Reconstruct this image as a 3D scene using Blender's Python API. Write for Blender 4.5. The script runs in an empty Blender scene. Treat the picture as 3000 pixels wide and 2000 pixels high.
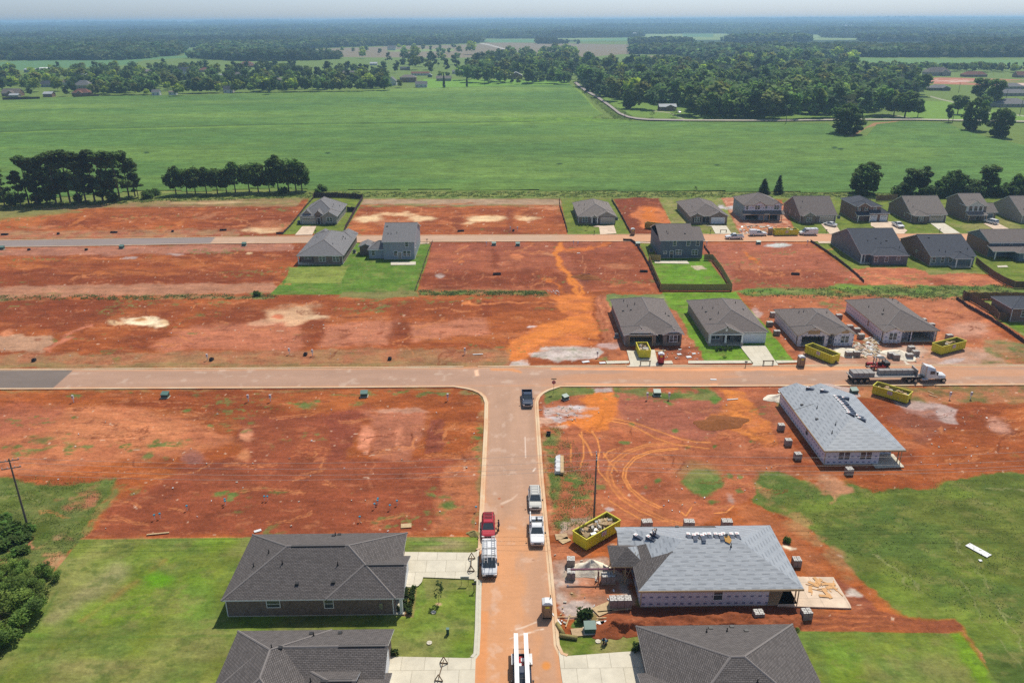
import bpy, math, random
import numpy as np
from mathutils import Vector, Matrix
R = math.radians
random.seed(11)
rng = np.random.default_rng(11)
SC = bpy.context.scene
C = SC.collection
# ---------------------------------------------------------------- camera
CAMZ, FPX = 66.7,2310.0
PITCH, YAW, ROLL = math.atan(943.0/FPX),0.012,0.0042
_h = np.array([math.sin(YAW), math.cos(YAW),0.0]); _r = np.array([math.cos(YAW),-math.sin(YAW),0.0]); _z = np.array([0,0,1.0])
FWD = math.cos(PITCH)*_h - math.sin(PITCH)*_z
_u = math.sin(PITCH)*_h + math.cos(PITCH)*_z
RGT = math.cos(ROLL)*_r - math.sin(ROLL)*_u
UPV = math.cos(ROLL)*_u + math.sin(ROLL)*_r
cd = bpy.data.cameras.new('camera'); cam = bpy.data.objects.new('camera', cd); C.objects.link(cam)
cd.sensor_width = 36; cd.lens = FPX/3000*36; cd.clip_start = 1; cd.clip_end = 60000
cam.matrix_world = Matrix(((RGT[0], UPV[0],-FWD[0],0),(RGT[1], UPV[1],-FWD[1],0),(RGT[2], UPV[2],-FWD[2], CAMZ),(0,0,0,1)))
SC.camera = cam
def P(px, py, z=0.0):
 """survey point: where the sight line through photo pixel (px,py) meets height z"""
 d = FWD*FPX + RGT*(px-1500) - UPV*(py-1000)
 t = (z-CAMZ)/d[2]
 return float(d[0]*t), float(d[1]*t)
def proj(x, y, z):
 v = np.array([x, y, z-CAMZ]); w = v@FWD
 return 1500+FPX*(v@RGT)/w, 1000-FPX*(v@UPV)/w
# ---------------------------------------------------------------- light
SUN_EL, SUN_AZ = 57.0,27.0          # elevation; degrees east of the street's north
sd = bpy.data.lights.new('sun', 'SUN'); sun = bpy.data.objects.new('sun', sd); C.objects.link(sun)
sd.energy = 4.1; sd.angle = R(0.53); sd.color = (1.0,0.935,0.82)
_s = Vector((math.sin(R(SUN_AZ))*math.cos(R(SUN_EL)), math.cos(R(SUN_AZ))*math.cos(R(SUN_EL)), math.sin(R(SUN_EL))))
sun.rotation_euler = _s.to_track_quat('Z', 'Y').to_euler()
w = bpy.data.worlds.new('World'); SC.world = w; w.use_nodes = True
nt = w.node_tree; bg = nt.nodes['Background']; sk = nt.nodes.new('ShaderNodeTexSky')
sk.sky_type = 'NISHITA'; sk.sun_disc = False; sk.sun_elevation = R(SUN_EL); sk.sun_rotation = R(SUN_AZ)
sk.air_density = 1.0; sk.dust_density = 1.0; sk.ozone_density = 1.2; sk.altitude = 200
tc = nt.nodes.new('ShaderNodeTexCoord'); sp = nt.nodes.new('ShaderNodeSeparateXYZ'); mr = nt.nodes.new('ShaderNodeMapRange'); mr.inputs[1].default_value = 0.02; mr.inputs[2].default_value = .30
nt.links.new(tc.outputs['Generated'], sp.inputs[0]); nt.links.new(sp.outputs[2], mr.inputs[0])
tm = nt.nodes.new('ShaderNodeMix'); tm.data_type = 'RGBA'; tm.inputs[6].default_value = (.84,1.04,1.52,1); tm.inputs[7].default_value = (1.0,.97,.90,1); nt.links.new(mr.outputs[0], tm.inputs[0])
tn = nt.nodes.new('ShaderNodeVectorMath'); tn.operation = 'MULTIPLY'; nt.links.new(tm.outputs[2], tn.inputs[1])
nt.links.new(sk.outputs[0], tn.inputs[0]); nt.links.new(tn.outputs[0], bg.inputs[0]); bg.inputs[1].default_value = 0.102
SC.view_settings.view_transform = 'Standard'; SC.view_settings.look = 'None'; SC.view_settings.exposure = 0.12; SC.view_settings.gamma = 1
SC.cycles.max_bounces = 5; SC.cycles.diffuse_bounces = 2; SC.cycles.glossy_bounces = 2; SC.cycles.volume_bounces = 1; SC.cycles.transparent_max_bounces = 4
SC.cycles.use_denoising = False; SC.render.filter_size = 1.2
# ---------------------------------------------------------------- helpers
def tag(o, label=None, cat=None, group=None, kind=None):
 if label: o['label'] = label
 if cat: o['category'] = cat
 if group: o['group'] = group
 if kind: o['kind'] = kind
 return o
def empty(name, loc, rz=0.0, label=None, cat=None, group=None):
 o = bpy.data.objects.new(name, None); C.objects.link(o)
 o.location = (loc[0], loc[1], loc[2] if len(loc) > 2 else 0); o.rotation_euler = (0,0, rz); o.empty_display_size = .2
 return tag(o, label, cat, group)
def kids(o): return [c for c in list(C.objects) if c.parent == o]
KID = {}
def reg(o, parent):
 o.parent = parent; KID.setdefault(parent.name, []).append(o)
def copy_tree(o, parent=None):
 c = o.copy(); C.objects.link(c)
 if parent is not None: reg(c, parent)
 for ch in KID.get(o.name, []): copy_tree(ch, c)
 return c
def place(o, loc, rz=0.0, label=None, group=None, scale=None):
 o.location = (loc[0], loc[1], loc[2] if len(loc) > 2 else 0); o.rotation_euler = (0,0, rz)
 if label: o['label'] = label
 if group: o['group'] = group
 if scale: o.scale = (scale, scale, scale) if not hasattr(scale, '__len__') else scale
 return o
def np_mesh(name, V, F, mats=(), smooth=False, cols=None, fm=None):
 V = np.asarray(V, np.float32); F = np.asarray(F, np.int32); n = F.shape[1]
 me = bpy.data.meshes.new(name); me.vertices.add(len(V)); me.vertices.foreach_set('co', V.ravel())
 me.loops.add(F.size); me.loops.foreach_set('vertex_index', F.ravel())
 me.polygons.add(len(F)); me.polygons.foreach_set('loop_start', np.arange(0, F.size, n, dtype=np.int32))
 me.polygons.foreach_set('loop_total', np.full(len(F), n, np.int32))
 if smooth: me.polygons.foreach_set('use_smooth', np.ones(len(F), bool))
 if fm is not None: me.polygons.foreach_set('material_index', np.asarray(fm, np.int32))
 for m in mats: me.materials.append(m)
 if cols is not None:
  a = me.color_attributes.new('col', 'FLOAT_COLOR', 'POINT')
  cc = np.ones((len(V),4), np.float32); cc[:, :3] = cols; a.data.foreach_set('color', cc.ravel())
 me.update(calc_edges=True)
 return me
def link(name, me, parent=None):
 o = bpy.data.objects.new(name, me); C.objects.link(o)
 if parent is not None: reg(o, parent)
 return o
class MB:
 """collects shapes; build() links them as one mesh with metre UVs (u level, v up the face)"""
 def __init__(s): s.v = []; s.f = []; s.m = []
 def add(s, vs, fs, m=0):
  b = len(s.v); s.v += [tuple(map(float, q)) for q in vs]
  for f in fs: s.f.append([b+i for i in f]); s.m.append(m)
  return s
 def box(s, x0, x1, y0, y1, z0, z1, m=0, T=None):
  vs = [(x, y, z) for z in (z0, z1) for y in (y0, y1) for x in (x0, x1)]
  if T is not None: vs = [tuple(T @ Vector(q)) for q in vs]
  return s.add(vs, [(0,2,3,1),(4,5,7,6),(0,1,5,4),(2,6,7,3),(0,4,6,2),(1,3,7,5)], m)
 def slab(s, poly, dz, m=0, me=1):
  """poly top face (3d, ccw from above) given thickness dz downwards"""
  n = len(poly); vs = list(poly)+[(p[0], p[1], p[2]-dz) for p in poly]
  s.add(vs, [tuple(range(n))], m)
  b = len(s.v)-2*n
  for f in [tuple(range(2*n-1, n-1,-1))]+[(i, i+n, (i+1) % n+n, (i+1) % n) for i in range(n)]:
   s.f.append([b+i for i in f]); s.m.append(me)
  return s
 def cyl(s, p0, p1, r0, r1=None, n=8, m=0, caps=True):
  r1 = r0 if r1 is None else r1; p0 = Vector(p0); p1 = Vector(p1); d = (p1-p0).normalized()
  a = d.orthogonal().normalized(); b = d.cross(a)
  vs = []
  for p, r in ((p0, r0),(p1, r1)):
   for i in range(n):
    t = 2*math.pi*i/n; vs.append(tuple(p+a*r*math.cos(t)+b*r*math.sin(t)))
  fs = [(i, (i+1) % n, (i+1) % n+n, i+n) for i in range(n)]
  if caps: fs += [tuple(range(n-1,-1,-1)), tuple(range(n, 2*n))]
  return s.add(vs, fs, m)
 def loft(s, rings, m=0, caps=True):
  n = len(rings[0]); vs = [q for r in rings for q in r]; fs = []
  for k in range(len(rings)-1):
   for i in range(n): fs.append((k*n+i, k*n+(i+1) % n, (k+1)*n+(i+1) % n, (k+1)*n+i))
  if caps: fs += [tuple(range(n-1,-1,-1)), tuple(range((len(rings)-1)*n, len(rings)*n))]
  return s.add(vs, fs, m)
 def mesh(s, name, mats, smooth=False):
  me = bpy.data.meshes.new(name); me.from_pydata(s.v, [], s.f)
  for m in (mats if isinstance(mats, (list, tuple)) else [mats]): me.materials.append(m)
  me.polygons.foreach_set('material_index', s.m)
  if smooth: me.polygons.foreach_set('use_smooth', [True]*len(s.f))
  uv = me.uv_layers.new(name='UVMap').data; k = 0; co = s.v
  for f, p in zip(s.f, me.polygons):
   n = p.normal
   u = Vector((-n.y, n.x, 0))
   u = Vector((1,0,0)) if u.length < 1e-4 else u.normalized()
   v = n.cross(u)
   for i in f:
    q = Vector(co[i]); uv[k].uv = (q.dot(u), q.dot(v)); k += 1
  me.update()
  return me
 def build(s, name, mats, parent=None, smooth=False):
  return link(name, s.mesh(name, mats, smooth), parent)
# ---------------------------------------------------------------- materials
def newmat(name, rough=.85, spec=.3, metal=0.0):
 m = bpy.data.materials.new(name); m.use_nodes = True; t = m.node_tree; b = t.nodes['Principled BSDF']
 b.inputs['Roughness'].default_value = rough; b.inputs['Specular IOR Level'].default_value = spec; b.inputs['Metallic'].default_value = metal
 return m, t, b
def N(t, kind, **kw):
 n = t.nodes.new(kind)
 for k, v in kw.items():
  if k in n.inputs: n.inputs[k].default_value = v
  else: setattr(n, k, v)
 return n
def L(t, a, b): t.links.new(a, b)
def mixc(t, fac, a, b, mode='MIX'):
 n = t.nodes.new('ShaderNodeMix'); n.data_type = 'RGBA'; n.blend_type = mode
 for sock, val in ((n.inputs[0], fac),(n.inputs[6], a),(n.inputs[7], b)):
  if hasattr(val, 'is_output') or isinstance(val, bpy.types.NodeSocket): t.links.new(val, sock)
  elif isinstance(val, (tuple, list)): sock.default_value = (*val[:3],1)
  else: sock.default_value = val
 return n.outputs[2]
def ramp(t, x, lo, hi, a=0.0, b=1.0):
 n = t.nodes.new('ShaderNodeMapRange'); n.inputs[1].default_value = lo; n.inputs[2].default_value = hi
 n.inputs[3].default_value = a; n.inputs[4].default_value = b; t.links.new(x, n.inputs[0]); return n.outputs[0]
def noise(t, vec, scale, detail=4, rough=.6):
 n = N(t, 'ShaderNodeTexNoise', Scale=scale, Detail=detail, Roughness=rough)
 if vec is not None: t.links.new(vec, n.inputs['Vector'])
 return n.outputs['Fac']
def plain(name, c, rough=.8, spec=.3, metal=0.0, var=.25, scale=1.5, var2=0.0, bump=0.0):
 """painted or natural surface with mottling of its own"""
 m, t, b = newmat(name, rough, spec, metal)
 g = N(t, 'ShaderNodeNewGeometry').outputs['Position']
 n1 = noise(t, g, scale, 5,.65)
 f = ramp(t, n1,.25,.75,1-var, 1+var)
 mul = N(t, 'ShaderNodeVectorMath', operation='SCALE'); mul.inputs[0].default_value = c; L(t, f, mul.inputs['Scale'])
 L(t, mul.outputs[0], b.inputs['Base Color'])
 if bump:
  bp = N(t, 'ShaderNodeBump', Strength=bump, Distance=.05); L(t, noise(t, g, scale*6,4), bp.inputs['Height']); L(t, bp.outputs[0], b.inputs['Normal'])
 return m
def bricky(name, c1, c2, cm, bw, bh, mortar=.012, var=.25, rough=.9, spec=.2, noise_scale=2.0):
 m, t, b = newmat(name, rough, spec)
 uv = N(t, 'ShaderNodeUVMap').outputs[0]
 br = N(t, 'ShaderNodeTexBrick', Scale=1.0); L(t, uv, br.inputs['Vector'])
 br.inputs['Color1'].default_value = (*c1,1); br.inputs['Color2'].default_value = (*c2,1); br.inputs['Mortar'].default_value = (*cm, 1)
 br.inputs['Brick Width'].default_value = bw; br.inputs['Row Height'].default_value = bh; br.inputs['Mortar Size'].default_value = mortar
 g = N(t, 'ShaderNodeNewGeometry').outputs['Position']
 f = ramp(t, noise(t, g, noise_scale, 6,.7),.3,.7,1-var, 1+var)
 mul = N(t, 'ShaderNodeVectorMath', operation='SCALE'); L(t, br.outputs['Color'], mul.inputs[0]); L(t, f, mul.inputs['Scale'])
 L(t, mul.outputs[0], b.inputs['Base Color'])
 return m
M = {}
def shingle(name, c, k=1.35, big=1.0):
 return bricky(name, c, tuple(q*k for q in c), tuple(q*.42 for q in c),.33*big, .145*big, .022*big, .10,.95,.15,3.0)
M['roof_brown'] = shingle('roof_brown', (.19,.162,.15)); M['roof_near'] = shingle('roof_near', (.118,.106,.102),1.42,1.3)
M['roof_grey'] = shingle('roof_grey', (.21,.205,.21)); M['roof_dark'] = shingle('roof_dark', (.085,.092,.11)); M['roof_tan'] = shingle('roof_tan', (.23,.20,.18))
M['roof_cap'] = plain('roof_cap', (.21,.19,.18),.95,.1,0,.1,3); M['roof_red'] = shingle('roof_red', (.2,.09,.07)); M['roof_metal'] = plain('roof_metal', (.4,.42,.44),.75,.25,0,.08)
M['roof_white'] = plain('roof_white', (.75,.75,.72),.5,.5,0,.05)
M['brick_dark'] = bricky('brick_dark', (.15,.10,.078),(.22,.155,.125),(.24,.2,.17),.24,.08,.012,.35, noise_scale=3)
M['brick_red'] = bricky('brick_red', (.17,.075,.055),(.24,.12,.085),(.3,.24,.2),.24,.08,.012,.25)
M['brick_brown'] = bricky('brick_brown', (.17,.12,.095),(.25,.18,.14),(.3,.26,.22),.24,.08,.012,.25)
M['brick_tan'] = bricky('brick_tan', (.26,.22,.19),(.34,.30,.26),(.4,.36,.32),.24,.08,.012,.2)
def siding(name, c): return bricky(name, c, c, tuple(q*.55 for q in c),40., .18,.012,.06,.6,.3,1.0)
M['siding_grey'] = siding('siding_grey', (.30,.33,.37)); M['siding_slate'] = siding('siding_slate', (.125,.15,.185)); M['siding_white'] = siding('siding_white', (.62,.62,.6))
M['siding_mauve'] = siding('siding_mauve', (.17,.15,.17)); M['siding_sage'] = siding('siding_sage', (.20,.25,.26)); M['siding_tan'] = siding('siding_tan', (.33,.30,.26)); M['siding_blue'] = siding('siding_blue', (.12,.17,.21))
M['white'] = plain('white_paint', (.78,.78,.77),.45,.4,0,.04); M['garage_white'] = siding('garage_white', (.72,.74,.78)); M['garage_tan'] = siding('garage_tan', (.52,.45,.36))
M['concrete'] = bricky('concrete', (.58,.53,.42),(.62,.57,.46),(.38,.34,.26),2.6,2.4,.03,.12,.9,.2,.6)
M['concrete_dusty'] = bricky('concrete_dusty', (.60,.46,.34),(.66,.52,.39),(.42,.33,.25),3.0,3.0,.03,.2,.9,.2,.5)
M['wood'] = plain('raw_lumber', (.50,.36,.20),.8,.2,0,.25,4); M['ply'] = plain('plywood', (.42,.28,.15),.8,.2,0,.2,3)
M['black'] = plain('black_trim', (.015,.015,.017),.5,.4,0,.1); M['rubber'] = plain('rubber', (.02,.02,.02),.9,.2,0,.2)
M['steel'] = plain('steel', (.35,.35,.36),.4,.5,.7,.1); M['chrome'] = plain('chrome', (.55,.55,.57),.25,.6,.8,.05)
M['dark_in'] = plain('dark_interior', (.05,.035,.025),.95,.1,0,.3)
g_, t_, b_ = newmat('window_glass', .08,.7); b_.inputs['Base Color'].default_value = (.06,.075,.085,1); M['glass'] = g_
# house wrap: pale pinkish film printed with rows of blue marks
m_, t_, b_ = newmat('house_wrap', .6,.3)
uv_ = N(t_, 'ShaderNodeUVMap').outputs[0]
def dashes(t, uv, sx, sy, w0, h0, off=.5):
 br = N(t, 'ShaderNodeTexBrick', Scale=1.0, offset=off); L(t, uv, br.inputs['Vector'])
 br.inputs['Brick Width'].default_value = sx; br.inputs['Row Height'].default_value = sy
 br.inputs['Mortar Size'].default_value = 0.0; br.inputs['Color1'].default_value = (0,0,0,1); br.inputs['Color2'].default_value = (1,1,1,1)
 sep = N(t, 'ShaderNodeSeparateXYZ'); L(t, uv, sep.inputs[0])
 def mth(op, a, b=None):
  n = t.nodes.new('ShaderNodeMath'); n.operation = op
  for i, q in enumerate((a, b)):
   if q is None: continue
   if isinstance(q, (int, float)): n.inputs[i].default_value = q
   else: t.links.new(q, n.inputs[i])
  return n.outputs[0]
 row = mth('FLOOR', mth('DIVIDE', sep.outputs[1], sy))
 fx = mth('FRACT', mth('ADD', mth('DIVIDE', sep.outputs[0], sx), mth('MULTIPLY', row, off)))
 fy = mth('FRACT', mth('DIVIDE', sep.outputs[1], sy))
 return mth('MULTIPLY', mth('LESS_THAN', fx, w0), mth('LESS_THAN', fy, h0)), mth
va_ = N(t_, 'ShaderNodeVectorMath', operation='ADD'); va_.inputs[1].default_value = (0,-.27,0); L(t_, uv_, va_.inputs[0]); uv_ = va_.outputs[0]
d1, mth_ = dashes(t_, uv_, .95,1.02,.44,.25,.0)
d2, _ = dashes(t_, uv_, 1.25,.41,.5,.12,.3)
gp = N(t_, 'ShaderNodeNewGeometry').outputs['Position']
nz = ramp(t_, noise(t_, gp, 9,3),.4,.55)
c0 = mixc(t_, noise(t_, gp, .5,2),(.66,.60,.62),(.72,.69,.76))
c1 = mixc(t_, mth_('MULTIPLY', d2,.42), c0,(.25,.27,.42))
c2 = mixc(t_, mth_('MULTIPLY', d1,.8), c1,(.09,.11,.24)); L(t_, c2, b_.inputs['Base Color']); M['wrap'] = m_
# roof underlayment: pale blue-grey sheet with printed dark bars
m_, t_, b_ = newmat('roof_underlayment', .55,.35); uv_ = N(t_, 'ShaderNodeUVMap').outputs[0]
d1, mth_ = dashes(t_, uv_, 1.9,.62,.52,.36,.37)
ln, _ = dashes(t_, uv_, 50,.62,1.0,.07,0)
gp = N(t_, 'ShaderNodeNewGeometry').outputs['Position']
c0 = mixc(t_, ramp(t_, noise(t_, gp, .7,5,.7),.3,.7),(.27,.295,.325),(.35,.375,.405))
c1 = mixc(t_, mth_('MULTIPLY', d1,.55), c0,(.15,.165,.19)); c2 = mixc(t_, mth_('MULTIPLY', ln, .3), c1,(.22,.24,.26)); L(t_, c2, b_.inputs['Base Color'])
bp = N(t_, 'ShaderNodeBump', Strength=.6, Distance=.06); mp = N(t_, 'ShaderNodeMapping'); mp.inputs['Scale'].default_value = (.6,3.0,3.0); L(t_, uv_, mp.inputs[0]); L(t_, noise(t_, mp.outputs[0],1.2,4), bp.inputs['Height']); L(t_, bp.outputs[0], b_.inputs['Normal'])
M['under'] = m_
# foliage: tint from the crown's own clumps, overall hue per tree
def foliage(name, inst=True):
 m, t, b = newmat(name, .75,.25)
 a = N(t, 'ShaderNodeAttribute', attribute_name='col')
 col = a.outputs['Color']
 if inst:
  oi = N(t, 'ShaderNodeObjectInfo'); f = ramp(t, oi.outputs['Random'],0,1,.75,1.3)
  mul = N(t, 'ShaderNodeVectorMath', operation='SCALE'); L(t, col, mul.inputs[0]); L(t, f, mul.inputs['Scale']); col = mul.outputs[0]
 L(t, col, b.inputs['Base Color'])
 tr = N(t, 'ShaderNodeBsdfTranslucent'); L(t, col, tr.inputs[0]); mx = N(t, 'ShaderNodeMixShader'); mx.inputs[0].default_value = .5
 L(t, b.outputs[0], mx.inputs[1]); L(t, tr.outputs[0], mx.inputs[2]); L(t, mx.outputs[0], t.nodes['Material Output'].inputs[0])
 return m
M['leaf'] = foliage('foliage'); M['bark'] = plain('bark', (.11,.085,.065),.95,.1,0,.3,3)
# painted ground: colour of each spot is stored on the sheet, finer grain and relief added here
def groundmat(name, bump=.5, grain=.16, fine=3.0, dist=.08):
 m, t, b = newmat(name, .95,.12)
 a = N(t, 'ShaderNodeAttribute', attribute_name='col')
 g = N(t, 'ShaderNodeNewGeometry').outputs['Position']
 f1 = ramp(t, noise(t, g, fine, 6,.75),.28,.72,1-grain, 1+grain)
 f2 = ramp(t, noise(t, g, fine*.13,4,.6),.3,.7,1-grain*.6,1+grain*.6)
 mp = N(t, 'ShaderNodeMapping'); mp.inputs['Scale'].default_value = (.22,1.0,1.0); L(t, g, mp.inputs[0])
 f3 = ramp(t, noise(t, mp.outputs[0], fine*.55,5,.7),.3,.7,1-grain*.7,1+grain*.7)
 mm = N(t, 'ShaderNodeMath', operation='MULTIPLY'); L(t, f1, mm.inputs[0]); L(t, f2, mm.inputs[1])
 m3 = N(t, 'ShaderNodeMath', operation='MULTIPLY'); L(t, mm.outputs[0], m3.inputs[0]); L(t, f3, m3.inputs[1]); mm = m3
 mul = N(t, 'ShaderNodeVectorMath', operation='SCALE'); L(t, a.outputs['Color'], mul.inputs[0]); L(t, mm.outputs[0], mul.inputs['Scale'])
 L(t, mul.outputs[0], b.inputs['Base Color'])
 bp = N(t, 'ShaderNodeBump', Strength=bump, Distance=dist); L(t, noise(t, g, fine*.8,6,.7), bp.inputs['Height']); L(t, bp.outputs[0], b.inputs['Normal'])
 return m
M['ground'] = groundmat('ground', .8,.27,1.7,.22); M['road'] = groundmat('road', .1,.07,2.5,.02); M['crop'] = groundmat('crop_leaves', .9,.30,.6,.6)
def kerbmat():
 m, t, b = newmat('kerb', .9,.2)
 g = N(t, 'ShaderNodeNewGeometry').outputs['Position']
 c = mixc(t, ramp(t, noise(t, g, .15,5,.7),.4,.6),(.66,.50,.33),(.62,.38,.22)); L(t, c, b.inputs['Base Color']); return m
M['kerb'] = kerbmat()
M['kerb_clean'] = plain('kerb_clean', (.55,.52,.42),.9,.2,0,.1)
# ================================================================ ground
def _hash(ix, iy, s):
 n = (ix.astype(np.int64)*374761393 + iy.astype(np.int64)*668265263 + s*974634777) & 0x7fffffff
 n = ((n ^ (n >> 13))*1274126177) & 0x7fffffff
 return ((n ^ (n >> 16)) & 0xffff)/65535.0
def vnoise(x, y, s):
 ix = np.floor(x); iy = np.floor(y); fx = x-ix; fy = y-iy; fx = fx*fx*(3-2*fx); fy = fy*fy*(3-2*fy)
 a = _hash(ix, iy, s); b = _hash(ix+1, iy, s); c = _hash(ix, iy+1, s); d = _hash(ix+1, iy+1, s)
 return a+(b-a)*fx+(c-a)*fy+(a-b-c+d)*fx*fy
def fbm(x, y, sx, sy=None, o=4, s=1, g=.55):
 sy = sx if sy is None else sy; x = x/sx; y = y/sy; r = 0; a = 1; t = 0
 for k in range(o): r = r+a*vnoise(x, y, s+k*17); t += a; a *= g; x = x*2.03+5.1; y = y*2.03+1.7
 return r/t
def sstep(a, b, x): x = np.clip((x-a)/(b-a),0,1); return x*x*(3-2*x)
def F(*p): return [(x*1.27551, y*1.27551) for x, y in p]          # points read at 2352 px across
def K(x0, y0, s, *p): return [(x0+x/s, y0+y/s) for x, y in p]     # points read in an enlarged detail
class Painter:
 def __init__(s, PX, PY, WX, WY, col):
  s.px, s.py, s.x, s.y, s.c = PX, PY, WX, WY, np.array(np.broadcast_to(col, (len(PX),3)), np.float64)
 def _sd(s, pts, idx, closed=True):
  x = s.px[idx]; y = s.py[idx]*1.6; n = len(pts); d = np.full(len(idx),1e9); ins = np.zeros(len(idx), bool)
  for i in range(n if closed else n-1):
   ax, ay = pts[i]; bx, by = pts[(i+1) % n]; ay *= 1.6; by *= 1.6
   ex, ey = bx-ax, by-ay; L2 = ex*ex+ey*ey+1e-9
   t = np.clip(((x-ax)*ex+(y-ay)*ey)/L2,0,1); d = np.minimum(d, np.hypot(x-ax-t*ex, y-ay-t*ey))
   if closed:
    c = ((ay > y) != (by > y)) & (x < ex*(y-ay)/(ey if abs(ey) > 1e-9 else 1e-9)+ax); ins ^= c
  return np.where(ins, d, -d) if closed else d
 def _apply(s, idx, m, c, alpha, patch, seed):
  if patch:
   sx, sy, lo, hi = patch; m = m*sstep(lo, hi, fbm(s.x[idx], s.y[idx], sx, sy, 4, seed+50))
  m = (m*alpha)[:, None]
  if isinstance(c[0],(tuple, list)):
   f = sstep(.3,.7, fbm(s.x[idx], s.y[idx],3.0,3.0,5, seed+9))[:, None]; c = np.array(c[0])*(1-f)+np.array(c[1])*f
  s.c[idx] = s.c[idx]*(1-m)+np.array(c)*m
 def mask(s, pts, soft=4, warp=4, ws=4.0, seed=1, pad=0):
  xs = [p[0] for p in pts]; ys = [p[1] for p in pts]; e = soft+warp+pad+2
  idx = np.nonzero((s.px > min(xs)-e) & (s.px < max(xs)+e) & (s.py > min(ys)-e) & (s.py < max(ys)+e))[0]
  if not len(idx): return idx, np.zeros(0)
  sd = s._sd(pts, idx)
  if warp: sd = sd+(fbm(s.x[idx], s.y[idx], ws, ws, 4, seed)-.5)*2*warp
  return idx, sstep(-soft, soft, sd)
 def poly(s, pts, c, soft=4, warp=4, ws=4.0, alpha=1.0, patch=None, seed=1):
  idx, m = s.mask(pts, soft, warp, ws, seed)
  if len(idx): s._apply(idx, m, c, alpha, patch, seed)
 def stroke(s, pts, wd, c, soft=3, warp=0, ws=2.0, alpha=1.0, patch=None, seed=1):
  xs = [p[0] for p in pts]; ys = [p[1] for p in pts]; e = soft+warp+wd+2
  idx = np.nonzero((s.px > min(xs)-e) & (s.px < max(xs)+e) & (s.py > min(ys)-e) & (s.py < max(ys)+e))[0]
  if not len(idx): return
  sd = wd-s._sd(pts, idx, False)
  if warp: sd = sd+(fbm(s.x[idx], s.y[idx], ws, ws, 4, seed)-.5)*2*warp
  s._apply(idx, sstep(-soft, soft, sd), c, alpha, patch, seed)
 def blob(s, cx, cy, rx, ry, c, soft=.5, warp=.35, ws=5.0, alpha=1.0, patch=None, seed=1, rot=0.0):
  idx = np.nonzero((abs(s.px-cx) < (rx+ry)*1.6) & (abs(s.py-cy) < (ry+rx*abs(math.sin(rot)))*1.8+4))[0]
  if not len(idx): return
  dx = s.px[idx]-cx; dy = s.py[idx]-cy; a = dx*math.cos(rot)+dy*math.sin(rot); b = -dx*math.sin(rot)+dy*math.cos(rot)
  r = np.hypot(a/rx, b/ry)+(fbm(s.x[idx], s.y[idx], ws, ws, 4, seed)-.5)*2*warp
  s._apply(idx, 1-sstep(1-soft, 1+soft*.6, r), c, alpha, patch, seed)
SX = 3000/1024.0
cols_ = np.concatenate([[-9000,-5000,-2500,-1400,-900,-650], np.arange(-460,3462,3.1),[3650,3900,4400,5500,8000,12000]])
ds = np.concatenate([[3600,3000,2600,2300], np.arange(2110,470,-2.6), np.arange(470,12,-1.7),[11,9.5]])
PXg, Dg = np.meshgrid(cols_, ds); PYg = 57+Dg+ROLL*(1500-PXg)
nr, nc = PXg.shape
def unproj(PX, PY, z=0.0):
 d = FWD[None, :]*FPX+RGT[None, :]*(PX.ravel()-1500)[:, None]-UPV[None, :]*(PY.ravel()-1000)[:, None]
 t = (z-CAMZ)/d[:, 2]; return d[:, 0]*t, d[:, 1]*t
WX, WY = unproj(PXg, PYg)
PX, PY = PXg.ravel(), PYg.ravel()
DIRT, MAR, ORG, PALE, SAND, GRAV = (.315,.083,.022),(.190,.043,.014),(.56,.155,.022),(.46,.185,.085),(.72,.50,.28),(.44,.34,.31)
DIRT2 = (.40,.123,.034)
LAWN, LAWN2, BRIGHT, DRY, WILD = (.115,.165,.020),(.160,.200,.028),(.135,.24,.012),(.25,.225,.08),(.088,.118,.020)
SCRUB, CROP, CROP2, BROWNF, WOODS = (.20,.185,.06),(.092,.185,.040),(.128,.222,.044),(.21,.17,.115),(.035,.065,.025)
gp = Painter(PX, PY, WX, WY, DIRT)
_loc = np.clip((PY-57)/1500.0,.05,1.3)
WPX = PX+((fbm(WX, WY, 4.5,4.5,5,201,.62)-.5)*2.9*72/np.maximum(WY+27,60)*36)*(PY > 575); WPY = PY+((fbm(WX, WY, 4.5,4.5,5,207,.62)-.5)*36*_loc*1.0)*(PY > 575)
def mixin(c, f): gp.c[:] = gp.c*(1-f[:, None])+np.array(c)*f[:, None]
near = PY > 560
n1 = fbm(WX, WY, 26,14,5,3); n2 = fbm(WX, WY, 34,5,5,8); n3 = fbm(WX, WY, 14,3,5,21); n4 = fbm(WX, WY, 1.6,1.0,3,31)
mixin(MAR, sstep(.46,.66, n1)*.75); mixin(DIRT2, sstep(.50,.68, n2)*.55); mixin(PALE, sstep(.62,.78, n3)*.25); mixin(MAR, sstep(.60,.74, fbm(WX, WY, 9,2.5,4,77))*.5)
sc_ = (.86+.28*fbm(WX, WY, 5,.7,3,91)); gp.c *= sc_[:, None]
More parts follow.
